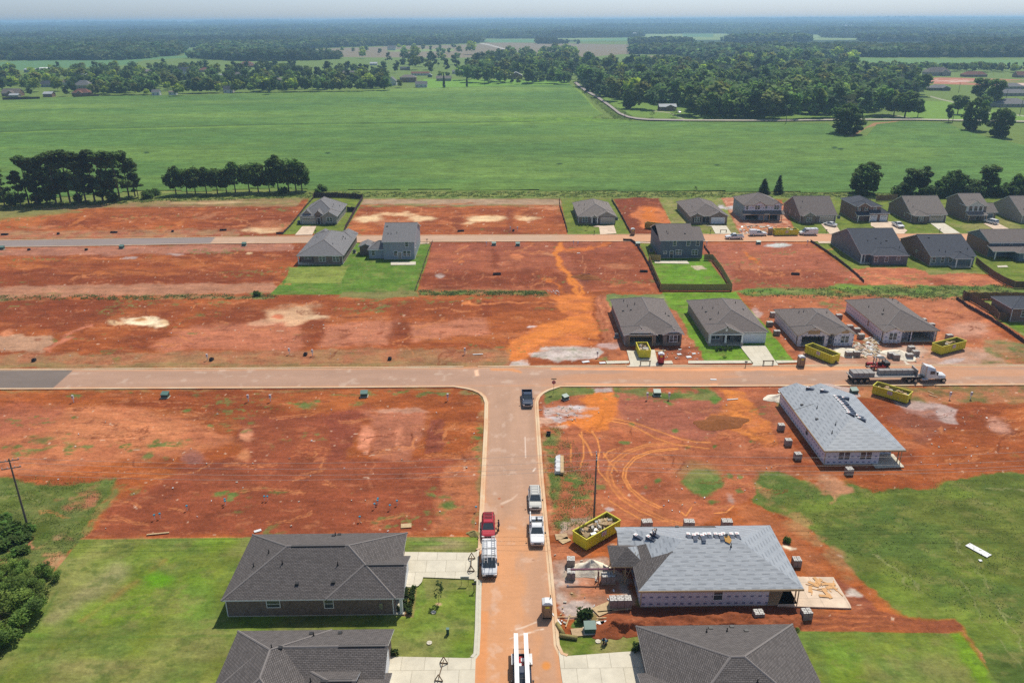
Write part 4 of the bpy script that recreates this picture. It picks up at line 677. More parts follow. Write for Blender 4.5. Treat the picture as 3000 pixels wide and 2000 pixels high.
# kerbs
def kerb(pts, mat='kerb', w=.42, h=.13, side=1, name='kerb', step=1.0):
 q = [np.array(P(x, y)) for x, y in pts]; mb = MB(); rings = []
 for i, p in enumerate(q):
  t = q[min(i+1, len(q)-1)]-q[max(i-1,0)]; t /= np.linalg.norm(t); n = np.array([-t[1], t[0]])*side
  a = p-n*w*.35; b = p+n*w*.65; c = p-n*w*1.0
  rings.append([(c[0], c[1],.0),(c[0], c[1],.026),(a[0], a[1],.026),(a[0]+n[0]*.05, a[1]+n[1]*.05, h),(b[0], b[1], h),(b[0], b[1],.0)])
 mb.loft(rings, 0, True); return tag(mb.build(name, M[mat]), kind='structure')
kerb([(-460,1086),(0,1083),(350,1081.3),(700,1079.5),(1050,1077),(1358,1075),(1620,1073)][:6]); kerb([(1400,1074.8),(1620,1073),(1844,1072)]); kerb([(1926,1072),(2016,1072),(2206,1072)]); kerb([(2281,1071.5),(2500,1070),(3000,1070),(3460,1070)])
kerb([(-460,1142),(0,1139.5),(350,1138),(700,1136.5),(1000,1135),(1330,1132.5),(1366,1138),(1386,1143),(1405,1151),(1418,1163),(1424,1180),(1422,1258),(1415,1396),(1410,1500),(1406,1606),(1398,1612)], side=-1)
kerb([(1391,1699),(1402,1702),(1400,1760),(1398,1845),(1394,1915),(1384,1927)], side=-1, mat='kerb_clean')
kerb([(3460,1126),(3000,1127),(2500,1129.2),(2100,1131),(1850,1131.6),(1642,1132),(1620,1139),(1607,1143),(1590,1152),(1579,1163),(1573,1178),(1575,1218),(1587,1396),(1603,1574),(1614,1679),(1628,1830),(1633,1890),(1645,1916),(1662,1922)], side=1)
kerb([(-460,710),(0,705),(450,698),(1000,691)], w=.5); kerb([(1010,691),(1640,688.5),(2160,686.5),(3460,685)], w=.5); kerb([(-460,732),(0,724),(300,720),(620,714),(1200,709)], side=-1, w=.5); kerb([(1200,709),(1600,707),(2400,707),(3460,708)], side=-1, w=.5)
# air
HZ = MB(); HZ.box(-16000,16000,-60,17500,-1.5,79.0)
m_ = bpy.data.materials.new('haze'); m_.use_nodes = True; t_ = m_.node_tree; t_.nodes.remove(t_.nodes['Principled BSDF'])
pv = N(t_, 'ShaderNodeVolumePrincipled', Density=.00016); pv.inputs['Color'].default_value = (.44,.70,1.0,1); pv.inputs['Anisotropy'].default_value = .25
L(t_, pv.outputs[0], t_.nodes['Material Output'].inputs['Volume']); tag(HZ.build('haze', m_), 'pale blue summer haze over the whole country', 'haze', kind='stuff')
# ================================================================ houses
WRAPS = ('wrap',)
def vol_z(v, x, y):
 """roof height of one roof volume over (x,y), or None outside"""
 x0, x1, y0, y1, ze, p, ax, ends = v[:8]
 if not (x0 <= x <= x1 and y0 <= y <= y1): return None
 if ax == 'x':
  d = min(y-y0, y1-y)
  if ends[0] == 'h': d = min(d, x-x0)
  if ends[1] == 'h': d = min(d, x1-x)
 else:
  d = min(x-x0, x1-x)
  if ends[0] == 'h': d = min(d, y-y0)
  if ends[1] == 'h': d = min(d, y1-y)
 return ze+p*d
def roof_vol(mb, wmb, v, ov=.4, th=.16, wm=0):
 """roof slabs (0 shingle, 1 trim); gable walls go to wmb. ends: 'h' hip or 'g' gable, first W or S, second E or N"""
 x0, x1, y0, y1, ze, p, ax, ends = v[:8]
 if ends == 'hh' and (x1-x0 < y1-y0) == (ax == 'x'): ax = 'y' if ax == 'x' else 'x'
 a, b = (x1-x0, y1-y0) if ax == 'x' else (y1-y0, x1-x0)
 hb = b/2; zr = ze+p*hb
 s0 = hb if ends[0] == 'h' else 0; s1 = a-hb if ends[1] == 'h' else a
 def T(u, w, z): return (x0+u, y0+w, z) if ax == 'x' else (x1-w, y0+u, z)
 c = [T(0,0, ze), T(a, 0, ze), T(a, b, ze), T(0, b, ze)]; r0, r1 = T(s0, hb, zr), T(s1, hb, zr)
 for poly in ([c[0], c[1], r1, r0],[c[2], c[3], r0, r1]): mb.slab(poly, th, 0,1)
 for e, (i, j, r) in (('0', (3,0, r0)),('1', (1,2, r1))):
  if ends[int(e)] == 'h': mb.slab([c[i], c[j], r], th, 0,1)
  elif wmb is not None:
   u = ov*.9 if e == '0' else a-ov*.9; w0 = .3; q = [T(u, w0, ze-.1), T(u, b-w0, ze-.1), T(u, hb, zr-th-p*.1+.04)]
   d = .12 if e == '0' else -.12; q2 = [T(u+d, w0, ze-.1), T(u+d, b-w0, ze-.1), T(u+d, hb, zr-th-p*.1+.04)]
   if e == '0': q, q2 = q[::-1], q2[::-1]
   wmb.add(q+q2,[(0,1,2),(5,4,3),(0,3,4,1),(1,4,5,2),(2,5,3,0)], wm)
def wall_run(mb, x0, y0, x1, y1, h, ops=(), th=.2, z0=0.0, m=0):
 """wall slab from (x0,y0) to (x1,y1), thickness inwards (left side), with openings (u0,u1,zb,zt)"""
 Lw = math.hypot(x1-x0, y1-y0); dx, dy = (x1-x0)/Lw, (y1-y0)/Lw
 Tm = Matrix(((dx, -dy, 0, x0),(dy, dx, 0, y0),(0,0,1,0),(0,0,0,1)))
 us = sorted({0.0, Lw}|{q for o in ops for q in o[:2]})
 for a, b in zip(us, us[1:]):
  cut = [(o[2], o[3]) for o in ops if o[0] <= a+1e-6 and o[1] >= b-1e-6]
  if not cut: mb.box(a, b, 0, th, z0, h, m, Tm); continue
  zb, zt = cut[0]
  if zb > z0: mb.box(a, b, 0, th, z0, zb, m, Tm)
  if zt < h: mb.box(a, b, 0, th, zt, h, m, Tm)
def face_T(face, c, z, plane):
 """local frame on a wall: u along the wall, v outwards, w up"""
 if face == 'S': return Matrix(((1,0,0, c),(0,-1,0, plane),(0,0,1, z),(0,0,0,1)))
 if face == 'N': return Matrix(((1,0,0, c),(0,1,0, plane),(0,0,1, z),(0,0,0,1)))
 if face == 'E': return Matrix(((0,1,0, plane),(1,0,0, c),(0,0,1, z),(0,0,0,1)))
 return Matrix(((0,-1,0, plane),(1,0,0, c),(0,0,1, z),(0,0,0,1)))
def window(root, face, c, z, w, h, plane, twin=False, frame='white', shutters=None):
 T = face_T(face, c, z, plane); f = MB(); t = .09
 f.box(-w/2-t, w/2+t, 0,.06,-t, 0,0, T); f.box(-w/2-t, w/2+t, 0,.06, h, h+t, 0, T)
 for u in ((-w/2-t, -w/2),(w/2, w/2+t)): f.box(u[0], u[1],0,.058,0, h, 0, T)
 if twin: f.box(-.06,.06,0,.056,0, h, 0, T)
 f.box(-w/2, w/2,.03,.052, h/2-.03, h/2+.03,0, T)
 fr = f.build('window', M[frame], root)
 MB().box(-w/2, w/2,.004,.03,0, h, 0, T).build('pane', M['glass'], fr)
 if shutters:
  for u in (-w/2-.5, w/2+.12): MB().box(u, u+.38,0,.05,0, h, 0, T).build('shutter', M[shutters], root)
def garage_door(root, face, c, w, plane, mat='garage_white', h=2.15, lights=False):
 T = face_T(face, c, 0, plane); f = MB(); f.box(-w/2, w/2,0,.03,.02, h, 0, T)
 g = f.build('garage_door', M[mat], root); q = MB()
 q.box(-w/2-.12,-w/2,0,.05,.02, h+.12,0, T); q.box(w/2, w/2+.12,0,.05,.02, h+.12,0, T); q.box(-w/2, w/2,0,.05, h, h+.12,0, T); q.build('door_frame', M['white'], root)
 if lights:
  p = MB()
  for k in range(8): p.box(-w/2+.1+k*(w-.2)/8,-w/2+(k+1)*(w-.2)/8,.031,.04, h-.5, h-.2,0, T)
  p.build('pane', M['glass'], g)
def door(root, face, c, plane, mat='black', z=.1, w=1.0, h=2.1, trim='white'):
 T = face_T(face, c, z, plane); d = MB().box(-w/2, w/2,0,.05,0, h, 0, T).build('door', M[mat], root)
 q = MB(); q.box(-w/2-.1,-w/2,0,.07,0, h+.1,0, T); q.box(w/2, w/2+.1,0,.07,0, h+.1,0, T); q.box(-w/2, w/2,0,.07, h, h+.1,0, T); q.build('door_frame', M[trim], root)
 MB().box(w/2-.16, w/2-.1,.05,.1,.95,1.05,0, T).build('handle', M['steel'], d)
def post(root, x, y, h, mat='white', w=.2, z=0.0, taper=None, base=None):
 mb = MB()
 if taper: mb.loft([[(x+a*q, y+b*q, zz) for a, b in ((-1,-1),(1,-1),(1,1),(-1,1))] for zz, q in ((z+.7, w*1.1),(h, w*.7))])
 else: mb.box(x-w/2, x+w/2, y-w/2, y+w/2, z, h)
 o = mb.build('porch_post', M[mat], root)
 if taper: MB().box(x-w*1.4, x+w*1.4, y-w*1.4, y+w*1.4, z, z+.7).build('pier', M[base or 'brick_brown'], o)
VENT = None
def roof_vents(root, vols, spots, mat='black'):
 for x, y in spots:
  zs = [q for q in (vol_z(v, x, y) for v in vols) if q]
  if not zs: continue
  z = max(zs); mb = MB()
  mb.cyl((x, y, z-.1),(x, y, z+.55),.06, n=7); mb.cyl((x, y, z-.05),(x, y, z+.16),.16,.07, n=7); mb.build('vent_pipe', M[mat], root)
def box_vents(root, vols, spots, mat='black'):
 for x, y in spots:
  zs = [q for q in (vol_z(v, x, y) for v in vols) if q]
  if zs: z = max(zs); MB().box(x-.22, x+.22, y-.2, y+.2, z-.12, z+.16).build('roof_vent', M[mat], root)
def ridge_cap(root, x0, x1, y, z, ax='x', mat='black'):
 mb = MB(); mb.box(x0, x1, y-.16, y+.16, z-.08, z+.05) if ax == 'x' else mb.box(y-.16, y+.16, x0, x1, z-.08, z+.05)
 mb.build('ridge_vent', M[mat], root)
def depth_from_ridge(x, y0, ze, p, ry, rx=None):
 lo, hi = 3.0,40.0
 for _ in range(40):
  m = (lo+hi)/2
  if proj(x, y0+m/2, ze+p*m/2)[1] > ry: lo = m
  else: hi = m
 return (lo+hi)/2
def cap_vol(mb, v):
 x0, x1, y0, y1, ze, p, ax, ends = v
 if ends == 'hh' and (x1-x0 < y1-y0) == (ax == 'x'): ax = 'y' if ax == 'x' else 'x'
 a, b = (x1-x0, y1-y0) if ax == 'x' else (y1-y0, x1-x0); hb = b/2; zr = ze+p*hb
 T = lambda u, w, z: (x0+u, y0+w, z) if ax == 'x' else (x1-w, y0+u, z)
 s0 = hb if ends[0] == 'h' else 0; s1 = a-hb if ends[1] == 'h' else a; L_ = [(T(s0, hb, zr), T(s1, hb, zr))]
 if ends[0] == 'h': L_ += [(T(0,0, ze), T(s0, hb, zr)),(T(0, b, ze), T(s0, hb, zr))]
 if ends[1] == 'h': L_ += [(T(a, 0, ze), T(s1, hb, zr)),(T(a, b, ze), T(s1, hb, zr))]
 for q0, q1 in L_: mb.cyl((q0[0], q0[1], q0[2]-.07),(q1[0], q1[1], q1[2]-.07),.15, n=6)
class House:
 """eave rectangle located from its surveyed eave corners; everything else in metres from its south-west corner"""
 def __init__(s, label, fl, fr, bk=None, ze=2.75, p=.5, wall='brick_brown', roof='roof_brown', ax='x', ends='hh', ridge=None, back=False, ov=.4, name='house', trim='white', cat='house', group=None, W=None, D=None):
  x0, yl = P(*fl, ze); s.p = p; s.ze = ze; s.ov = ov; s.wall = wall; s.trim = trim; s.roofm = roof
  if fr is not None: x1, yr = P(*fr, ze)
  else: x1, yr = x0+W, yl
  if back: y1 = (yl+yr)/2; y0 = y1-D
  else:
   y0 = (yl+yr)/2
   y1 = y0+D if D else (P(fl[0]+(bk[0]-fl[0]), bk[1], ze)[1] if bk else y0+depth_from_ridge((x0+x1)/2, y0, ze, p, ridge))
  s.ox, s.oy = x0, y0; s.W, s.D = x1-x0, y1-y0
  s.root = empty(name, ((x0+x1)/2,(y0+y1)/2,0),0, label, cat, group); s.dx, s.dy = -s.W/2,-s.D/2
  s.vols = []; s.cb = MB(); s.rb = MB(); s.wb = MB(); s.main(0, s.W, 0, s.D, ze, p, ax, ends)
 def main(s, x0, x1, y0, y1, ze=None, p=None, ax='x', ends='hh', wm=0, walls=False):
  ze = s.ze if ze is None else ze; p = s.p if p is None else p
  v = (x0+s.dx, x1+s.dx, y0+s.dy, y1+s.dy, ze, p, ax, ends); s.vols.append(v); roof_vol(s.rb, s.wb, v, s.ov, wm=wm); cap_vol(s.cb, v)
  return s
 def run(s, x0, y0, x1, y1, h=None, ops=(), z0=0, m=0, th=.2):
  wall_run(s.wb, x0+s.dx, y0+s.dy, x1+s.dx, y1+s.dy, h or s.ze+.08, ops, th, z0, m); return s
 def box(s, x0=None, x1=None, y0=None, y1=None, h=None, ops={}, m=0, sides='SENW', z0=0):
  o = s.ov; x0 = o if x0 is None else x0; y0 = o if y0 is None else y0; x1 = s.W-o if x1 is None else x1; y1 = s.D-o if y1 is None else y1
  if 'S' in sides: s.run(x0, y0, x1, y0, h, ops.get('S', ()), z0, m)
  if 'E' in sides: s.run(x1, y0+.2, x1, y1-.2, h, ops.get('E', ()), z0, m)
  if 'N' in sides: s.run(x1, y1, x0, y1, h, ops.get('N', ()), z0, m)
  if 'W' in sides: s.run(x0, y1-.2, x0, y0+.2, h, ops.get('W', ()), z0, m)
  return s
 def win(s, face, c, z=1.0, w=1.0, h=1.4, plane=None, twin=False, **k):
  o = s.ov; pl = plane if plane is not None else {'S': o, 'N': s.D-o, 'W': o, 'E': s.W-o}[face]
  window(s.root, face, c+(s.dx if face in 'SN' else s.dy), z, w, h, pl+(s.dy if face in 'SN' else s.dx), twin, **k); return s
 def gar(s, face, c, w=4.9, plane=None, **k):
  o = s.ov; pl = plane if plane is not None else {'S': o, 'N': s.D-o, 'W': o, 'E': s.W-o}[face]
  garage_door(s.root, face, c+(s.dx if face in 'SN' else s.dy), w, pl+(s.dy if face in 'SN' else s.dx), **k); return s
 def dr(s, face, c, plane=None, **k):
  o = s.ov; pl = plane if plane is not None else {'S': o, 'N': s.D-o, 'W': o, 'E': s.W-o}[face]
  door(s.root, face, c+(s.dx if face in 'SN' else s.dy), pl+(s.dy if face in 'SN' else s.dx), **k); return s
 def post(s, x, y, h=None, **k): post(s.root, x+s.dx, y+s.dy, h or s.ze-.1, **k); return s
 def vents(s, *sp): roof_vents(s.root, s.vols, [(x+s.dx, y+s.dy) for x, y in sp]); return s
 def bvents(s, *sp): box_vents(s.root, s.vols, [(x+s.dx, y+s.dy) for x, y in sp]); return s
 def part(s, name, mat, x0, x1, y0, y1, z0, z1): return MB().box(x0+s.dx, x1+s.dx, y0+s.dy, y1+s.dy, z0, z1).build(name, M[mat], s.root)
 def done(s, wmats=None, slab=True):
  s.wb.build('wall', [M[s.wall]]+[M[q] for q in (wmats or [])], s.root); s.rb.build('roof', [M[s.roofm], M[s.trim]], s.root)
  if s.roofm != 'under': s.cb.build('ridge_caps', M['roof_cap' if s.roofm != 'roof_dark' else 'roof_dark'], s.root)
  if slab: s.part('floor_slab', 'concrete', s.ov-.02, s.W-s.ov+.02, s.ov-.02, s.D-s.ov+.02,-.05,.07)
  if s.ze < 4:
   for x in (s.ov-.06, s.W-s.ov-.04): s.part('downspout', s.trim, x, x+.1, s.ov-.08, s.ov+.02,.1, s.ze-.1)
  return s
# -- foreground
h = House('dark brick house with broad brown hip roof beside clean driveway and small planted bed', (647,1758),(1158,1752),(950,1562), wall='brick_dark', roof='roof_near', p=.44)
W, D = h.W, h.D
h.main(W*.60, W+1.0,.02, D*.62, p=.44, ends='hg'); h.box(); h.run(W-.4,3.2, W+.5,3.2); h.run(W+.5,3.2, W+.5, D*.62-.4); h.run(W+.5, D*.62-.4, W-.4, D*.62-.4)
h.post(W+.55,.6, w=.35, mat='white'); h.win('S', W*.29,1.35,1.5,.95).win('S', W*.61,1.15,1.0,1.25, twin=False)
h.vents((W*.13, D*.36),(W*.31, D*.33),(W*.64, D*.31),(W*.55, D*.9),(W*.2, D*.5)).bvents((W*.42, D*.14),(W*.63, D*.15),(W*.57, D*.93),(W*.54, D*.88)); ridge_cap(h.root, D/2+.6+h.dx, W-D/2-.4+h.dx, h.dy+D/2, h.ze+.44*D/2); ridge_cap(h.root, W*.80+h.dx, W+.7+h.dx, h.dy+.02+(D*.62-.02)/2, h.ze+.44*(D*.62-.02)/2)
h.gar('E', 5.9, plane=W+.5).part('electric_meter', 'steel', W*.9, W*.9+.45,.26,.4,.9,1.8); h.part('porch_floor', 'concrete', W-.4, W+.9,.3,3.2,0,.12); h.done()
h = House('large brown-shingled house with several hips and valleys, cut by the bottom frame edge', (697,1847),(1155,1841), ze=2.75, wall='brick_dark', roof='roof_near', back=True, D=14.5, p=.42)
W, D = h.W, h.D; h.vols.clear(); h.rb = MB(); h.cb = MB()
h.main(0, W, 5.5, D, p=.40, ends='hg').main(0,10.6,0, D, ax='y', p=.42, ends='hh').main(8.2, W-2.6,1.0,9.2, p=.46, ends='hg').main(W-6.6, W+.6,.2,8.0, p=.34, ends='hg')
h.box(y0=5.9, x1=W-.4); h.box(x0=.4, x1=9, y0=.4, y1=8, sides='SEW'); h.box(x0=8.6, x1=W-3.0, y0=1.4, y1=8.8, sides='SE'); h.box(x0=W-6.2, x1=W+.2, y0=.6, y1=7.6, sides='SEN')
h.gar('E', 9.6, plane=W-.4, w=4.6).vents((9.0,12.8),(5.4,9.5),(10.2,6.0),(14,3.0)).bvents((8.6,13.3),(11.8,13.4),(6.2,9.8)); ridge_cap(h.root, W*.70+h.dx, W-.3+h.dx, h.dy+5.5+(D-5.5)/2, h.ze+.40*(D-5.5)/2); ridge_cap(h.root, 11.5+h.dx, W-3+h.dx, h.dy+5.1, h.ze+.46*4.1); h.done()
h = House('plain brown hip-roofed house at bottom right, just below the grey-roofed building site', (1863,1832),(2322,1827), ze=2.75, wall='brick_brown', roof='roof_near', back=True, D=16.5, p=.40)
W, D = h.W, h.D; h.main(-1.0,7.0,2.5,9.5, p=.36, ends='gh'); h.box().box(x0=-.6, x1=5, y0=2.9, y1=9.1, sides='SWN'); ridge_cap(h.root, D/2+1+h.dx, W-D/2-.3+h.dx, h.dy+D/2, h.ze+.40*D/2) if W > D+2 else None
h.vents((W*.42, D*.88),(W*.55, D*.89),(W*.58, D*.35),(W*.45, D*.22)).bvents((W*.46, D*.94),(W*.6, D*.96),(W*.67, D*.89)); h.gar('W', 6.0, plane=-.6).done()
# -- house being roofed, lower right
h = House('unfinished wrapped house with grey underlayment roof carrying a long row of shingle bundles', (1871,1729),(2356,1725),(2050,1540), wall='wrap', roof='under', trim='wood', p=.40, group=None)
W, D = h.W, h.D; pr = h.root
h.box(x1=W-4.0, ops={'W': [(2.2,7.0,.1,2.35),(8.6,9.7,.1,2.3)]}); h.post(W-.6,.7, w=.12, mat='ply', h=2.7).post(W-.6,5.0, w=.12, mat='ply', h=2.7)
h.win('S', W*.49,.95,1.05,1.5); h.part('fascia_board', 'wood', -.03, W+.03,-.07,-.01,2.48,2.72); h.part('porch_slab', 'ply', W-4.2, W-.3,.4,5.6,-.04,.16)
mb = MB(); x0, y0 = h.dx, h.dy; ze = h.ze; p_ = .40
def on(u, v, k=.03): return (x0+u, y0+v, max([q for q in (vol_z(w_, x0+u, y0+v) for w_ in h.vols) if q] or [ze])+k)
# courses of new shingles laid over the west hip and along the north eave
for k in range(9):
 v0 = .05+k*.55; mb.slab([on(k*.55+.02, v0), on(k*.55+.56, v0+.56), on(k*.55+.56,5.2-k*.05), on(k*.55+.02,5.3-k*.05)],.02,0,0)
mb.slab([on(.3, D-.02), on(.3, D-.9), on(W*.62, D-.9), on(W*.62, D-.02)][::-1],.02,0,0)
mb.slab([on(.05,5.3), on(2.4,5.0), on(2.2,8.0), on(.05,8.4)],.02,0,0)
mb.build('new_shingles', M['roof_near'], h.root)
h.main(-2.6,1.8,4.6,8.9, p=.62, ax='x', ends='hh', ze=2.75)
wg = MB(); roof_vol(wg, None, (x0-2.7, x0+1.7, y0+4.5, y0+8.9,2.80,.62, 'x', 'hh')); wg.build('porch_roof', [M['roof_near'], M['wood']], h.root)
for q in ((-2.3,5.0),(-2.3,8.3)): h.post(*q, w=.14, mat='ply', h=2.7)
h.run(-.8, D-.4,-.8,9.3,2.9); h.main(-1.2,3.0,8.9, D-.05, ax='x', ends='gh', p=.4)
h.vents((W*.47, D*.62),(W*.62, D*.42)).bvents((W*.44, D*.52),(W*.36, D*.96))
g = MB()  # trusses and studs seen through the open front
for k in range(7): g.box(x0-.9, x0-.8, y0+4.8+k*.6, y0+4.9+k*.6,.1,2.6)
g.build('wall_studs', M['ply'], h.root); h.done(); UH = h; UHon = on
# -- house being roofed, upper right
h = House('unfinished wrapped house with grey underlayment roof and two twin windows facing us', (2416,1320),(2655,1318),(2400,1156), wall='wrap', roof='under', trim='wood', p=.36, ax='y', ends='hg')
W, D = h.W, h.D; h.main(-.03, W*.5, D-6, D+2.6, ax='y', ends='gg', p=.36, ze=2.80); h.main(4.2, W*.72, D-5, D+1.0, ax='y', ends='gg', p=.36)
h.box(x1=W-.4, ops={}, sides='WN'); h.run(.4,.4, W-3.9,.4); h.run(W-3.9,.6, W-3.9,3.4); h.run(W-3.9,3.4, W-.4,3.4); h.run(W-.4,3.6, W-.4, D-.4); h.run(.4, D+2.2,.4, D-.3); h.run(4.8, D+2.2,.4, D+2.2)
h.win('S', W*.265,.95,1.8,1.35, twin=True, frame='white').win('S', W*.535,.95,1.8,1.35, twin=True, frame='white').win('W', D*.42,.95,1.0,1.5); h.post(W-.7,.7, w=.14, mat='ply')
h.part('fascia_board', 'wood', -.03, W+.03,-.07,-.01,2.48,2.72); h.part('fascia_board', 'wood', -.08,-.02,0, D, 2.48,2.72); h.part('lintel_board', 'siding_grey', W-3.7, W-1.0,3.2,3.38,1.6,2.5)
h.vents((W*.3, D*.30),(W*.25, D*.62),(W*.2, D*.2)).bvents((W*.16, D*.46),(W*.12, D*.74),(W*.63, D*.46),(W*.69, D*.42)); h.done(); UH2 = h
MH = h
def on2(u, v, k=.03, H=None):
 H = H or MH; return (H.ox+u, H.oy+v, max([q for q in (vol_z(w_, H.dx+u, H.dy+v) for w_ in H.vols) if q] or [H.ze])+k)
# -- row along the cross street
h = House('brown-shingled house with open dark garage, white gables and rubbish skip on its drive', (1828,980),(2002,975),(1870,876), wall='brick_brown', p=.42, ax='y', ends='hh')
W, D = h.W, h.D; h.main(-.1, W*.56,-.9,4.5, ax='y', ends='gh', p=.45, wm=1).main(W*.64, W+.1,-.7,3.5, ax='y', ends='gh', p=.48, wm=1)
h.box(sides='ENW'); h.run(.4,-.3, W*.54,-.3, ops=[(.9,.9+5.0,.1,2.25)]); h.run(W*.54,-.1, W*.54,2.4); h.run(W*.54,2.4, W*.66,2.4, ops=[(.3,1.3,.1,2.2)]); h.run(W*.66,2.4, W*.66,-.1); h.run(W*.66,-.2, W-.4,-.2); h.run(.4,1.0,.4,-.1)
h.win('S', W*.83,.9,1.7,1.5, plane=-.2, twin=True, shutters='black'); h.part('garage_frame', 'wood', 1.2,1.32,-.34,-.3,.1,2.3); h.part('garage_frame', 'wood', 6.3,6.42,-.34,-.3,.1,2.3); h.part('garage_frame', 'wood', 1.32,6.3,-.34,-.3,2.22,2.34)
for a, b in ((0, W*.56),(W*.64, W)): h.part('gable_trim', 'black', a+.5, b-.5,-.62,-.5,2.85,3.1)
h.vents((W*.2, D*.8),(W*.22, D*.62),(W*.34, D*.6),(W*.83, D*.42)).bvents((W*.13, D*.55),(W*.25, D*.5),(W*.88, D*.4)); h.done(['white'])
h = House('tan-brown house with white garage door and small front gable on a bright lawn', (2075,976),(2250,970),(2100,879), wall='brick_tan', p=.42, ax='y', ends='hh')
W, D = h.W, h.D; h.main(.1, W*.58,-1.1,5.0, ax='y', ends='gh', p=.46, wm=1); h.box(sides='ENW'); h.run(W*.56,.4, W-.4,.4); h.run(.4,.9, W*.30,.9); h.run(W*.30,.9, W*.30,2.4); h.run(W*.30,2.4, W*.56,2.4); h.run(W*.56,2.3, W*.56,.4)
h.gar('S', W*.78, w=4.9).win('S', W*.155,.9,1.7,1.5, plane=.9, twin=True).dr('S', W*.40, plane=2.4); h.part('porch_beam', 'white', .2, W*.57,-1.0,-.8,2.45,2.7)
for x in (.35, W*.285, W*.555): h.post(x, -.85, w=.2, taper=True, base='brick_tan')
h.part('gable_vent', 'white', W*.29-.25, W*.29+.25,-.78,-.7,3.3,3.9); h.part('porch_floor', 'concrete', .2, W*.57,-1.1,2.4,0,.12)
h.vents((W*.14, D*.62),(W*.28, D*.52),(W*.3, D*.34),(W*.75, D*.7)).bvents((W*.16, D*.5),(W*.15, D*.28),(W*.82, D*.55)); h.done(['siding_tan'])
h = House('half-built wrapped house with brown roof and two front gables, left of its wrapped neighbour', (2336,980),(2506,976),(2400,905), wall='wrap', p=.40, ax='y', ends='hh', trim='wood')
W, D = h.W, h.D; h.main(-.1, W*.55,-.9,4.5, ax='y', ends='gh', p=.5).main(W*.62, W+.1,-.7,3.5, ax='y', ends='gh', p=.5); h.box(sides='ENW'); h.run(.4,-.3, W*.53,-.3, ops=[(.7,5.7,.1,2.3)]); h.run(W*.53,-.1, W*.53,2.4); h.run(W*.53,2.4, W*.64,2.4, ops=[(.2,1.0,.1,2.2)]); h.run(W*.64,2.4, W*.64,-.1); h.run(W*.64,-.2, W-.4,-.2); h.run(.4,.9,.4,-.1)
h.win('S', W*.82,.8,1.7,1.5, plane=-.2, twin=True); h.part('gable_sheathing', 'ply', W*.27-1.3, W*.27+1.3,-.58,-.52,2.95,3.8); h.part('gable_sheathing', 'ply', W*.81-.8, W*.81+.8,-.38,-.3,2.95,3.55)
h.vents((W*.3, D*.85),(W*.28, D*.6),(W*.35, D*.58),(W*.8, D*.65)); h.done()
h = House('half-built wrapped house with open garage at its right end and one small gable', (2587,970),(2754,968),(2560,878), wall='wrap', p=.42, ax='y', ends='hh', trim='wood')
W, D = h.W, h.D; h.main(.1,4.6,-.8,3.5, ax='y', ends='gh', p=.46).main(W*.33, W*.56,.2,3.2, ax='y', ends='hh', p=.42, ze=2.6); h.box(sides='ENW'); h.run(.4,-.2,4.3,-.2); h.run(4.3,0,4.3,2.4); h.run(4.3,2.4, W*.5,2.4, ops=[(.4,1.4,.1,2.2)]); h.run(W*.5,2.4, W*.5,.4); h.run(W*.5,.4, W-.4,.4, ops=[(.5,5.5,.1,2.35)]); h.run(.4,.9,.4,0)
h.win('S', 2.35,.8,1.7,1.5, plane=-.2, twin=True).win('W', D*.38,.9,.8,1.3); h.post(W*.35,.3, w=.14, mat='wood').vents((W*.18, D*.62),(W*.3, D*.42),(W*.75, D*.8),(W*.8, D*.72)).bvents((W*.24, D*.35)); h.done()
h = House('brick house with dark hip roof behind the wooden fence at the right frame edge', (2966,904), None, W=15, D=9, ze=3.4, wall='brick_red', roof='roof_dark', p=.35); h.box(); h.win('S', 3.2,1.2,.9,1.5).vents((6,5)); h.done()
# -- second row: backs of houses facing away
h = House('dark brick bungalow with grey hip roof, left of the pale two-storey house', (867,750),(1006,749),(950,686), wall='brick_dark', roof='roof_grey', p=.44, ax='y', ends='hh')
W, D = h.W, h.D; h.main(0.2, W*.45, D-4, D+1.6, ax='y', ends='hg', p=.5).main(W*.55, W-.1, D-7, D+1.4, ax='y', ends='hg', p=.5); h.box(x0=W*.36); h.run(.4,2.6, W*.36,2.6); h.run(.4, D-.4,.4,2.6); h.post(.5,.6, w=.22); h.part('porch_floor', 'concrete', .3, W*.36,.3,2.6,0,.12)
h.win('S', W*.54,.95,1.8,1.4, twin=True).win('S', W*.83,.95,1.8,1.4, twin=True).win('S', W*.2,1.1,1.8,1.0, plane=2.6, twin=True); h.vents((W*.7, D*.25),(W*.8, D*.55),(W*.2, D*.65),(W*.85, D*.6)).bvents((W*.78, D*.66)); h.done()
h = House('pale grey two-storey house seen from behind with lower wing on its left and patio', (1117,709),(1216,708), ze=5.5, p=.36, wall='siding_grey', roof='roof_grey', ax='x', ends='gg', ridge=652)
W, D = h.W, h.D; h.box(); h.main(-4.6,.6,1.0,7.6, ze=2.8, p=.62, ends='hg', ax='x'); h.box(x0=-4.2, x1=.5, y0=1.4, y1=7.2, h=3.1, sides='SWN'); h.main(-8.0,-3.5,5.0,10.5, ze=2.7, p=.4, ends='gg', ax='y', wm=1); h.box(x0=-7.6, x1=-3.9, y0=5.4, y1=10.1, h=3.0, m=1)
h.win('S', W*.74,3.9,.9,1.4).win('S', W*.40,1.0,.95,1.6).win('S', W*.67,1.0,.95,1.6).win('S', W*.79,1.0,.95,1.6).dr('S', W*.52, mat='siding_tan').win('S', -2.9,1.0,.95,1.5, plane=1.4).win('E', 3.5,3.8,.8,1.4).win('E', 4.5,1.0,.8,1.4)
h.vents((W*.25, D*.2),(W*.42, D*.22),(W*.16, D*.2),(W*.38, D*.7)).bvents((W*.09, D*.4)); h.done(['brick_dark'])
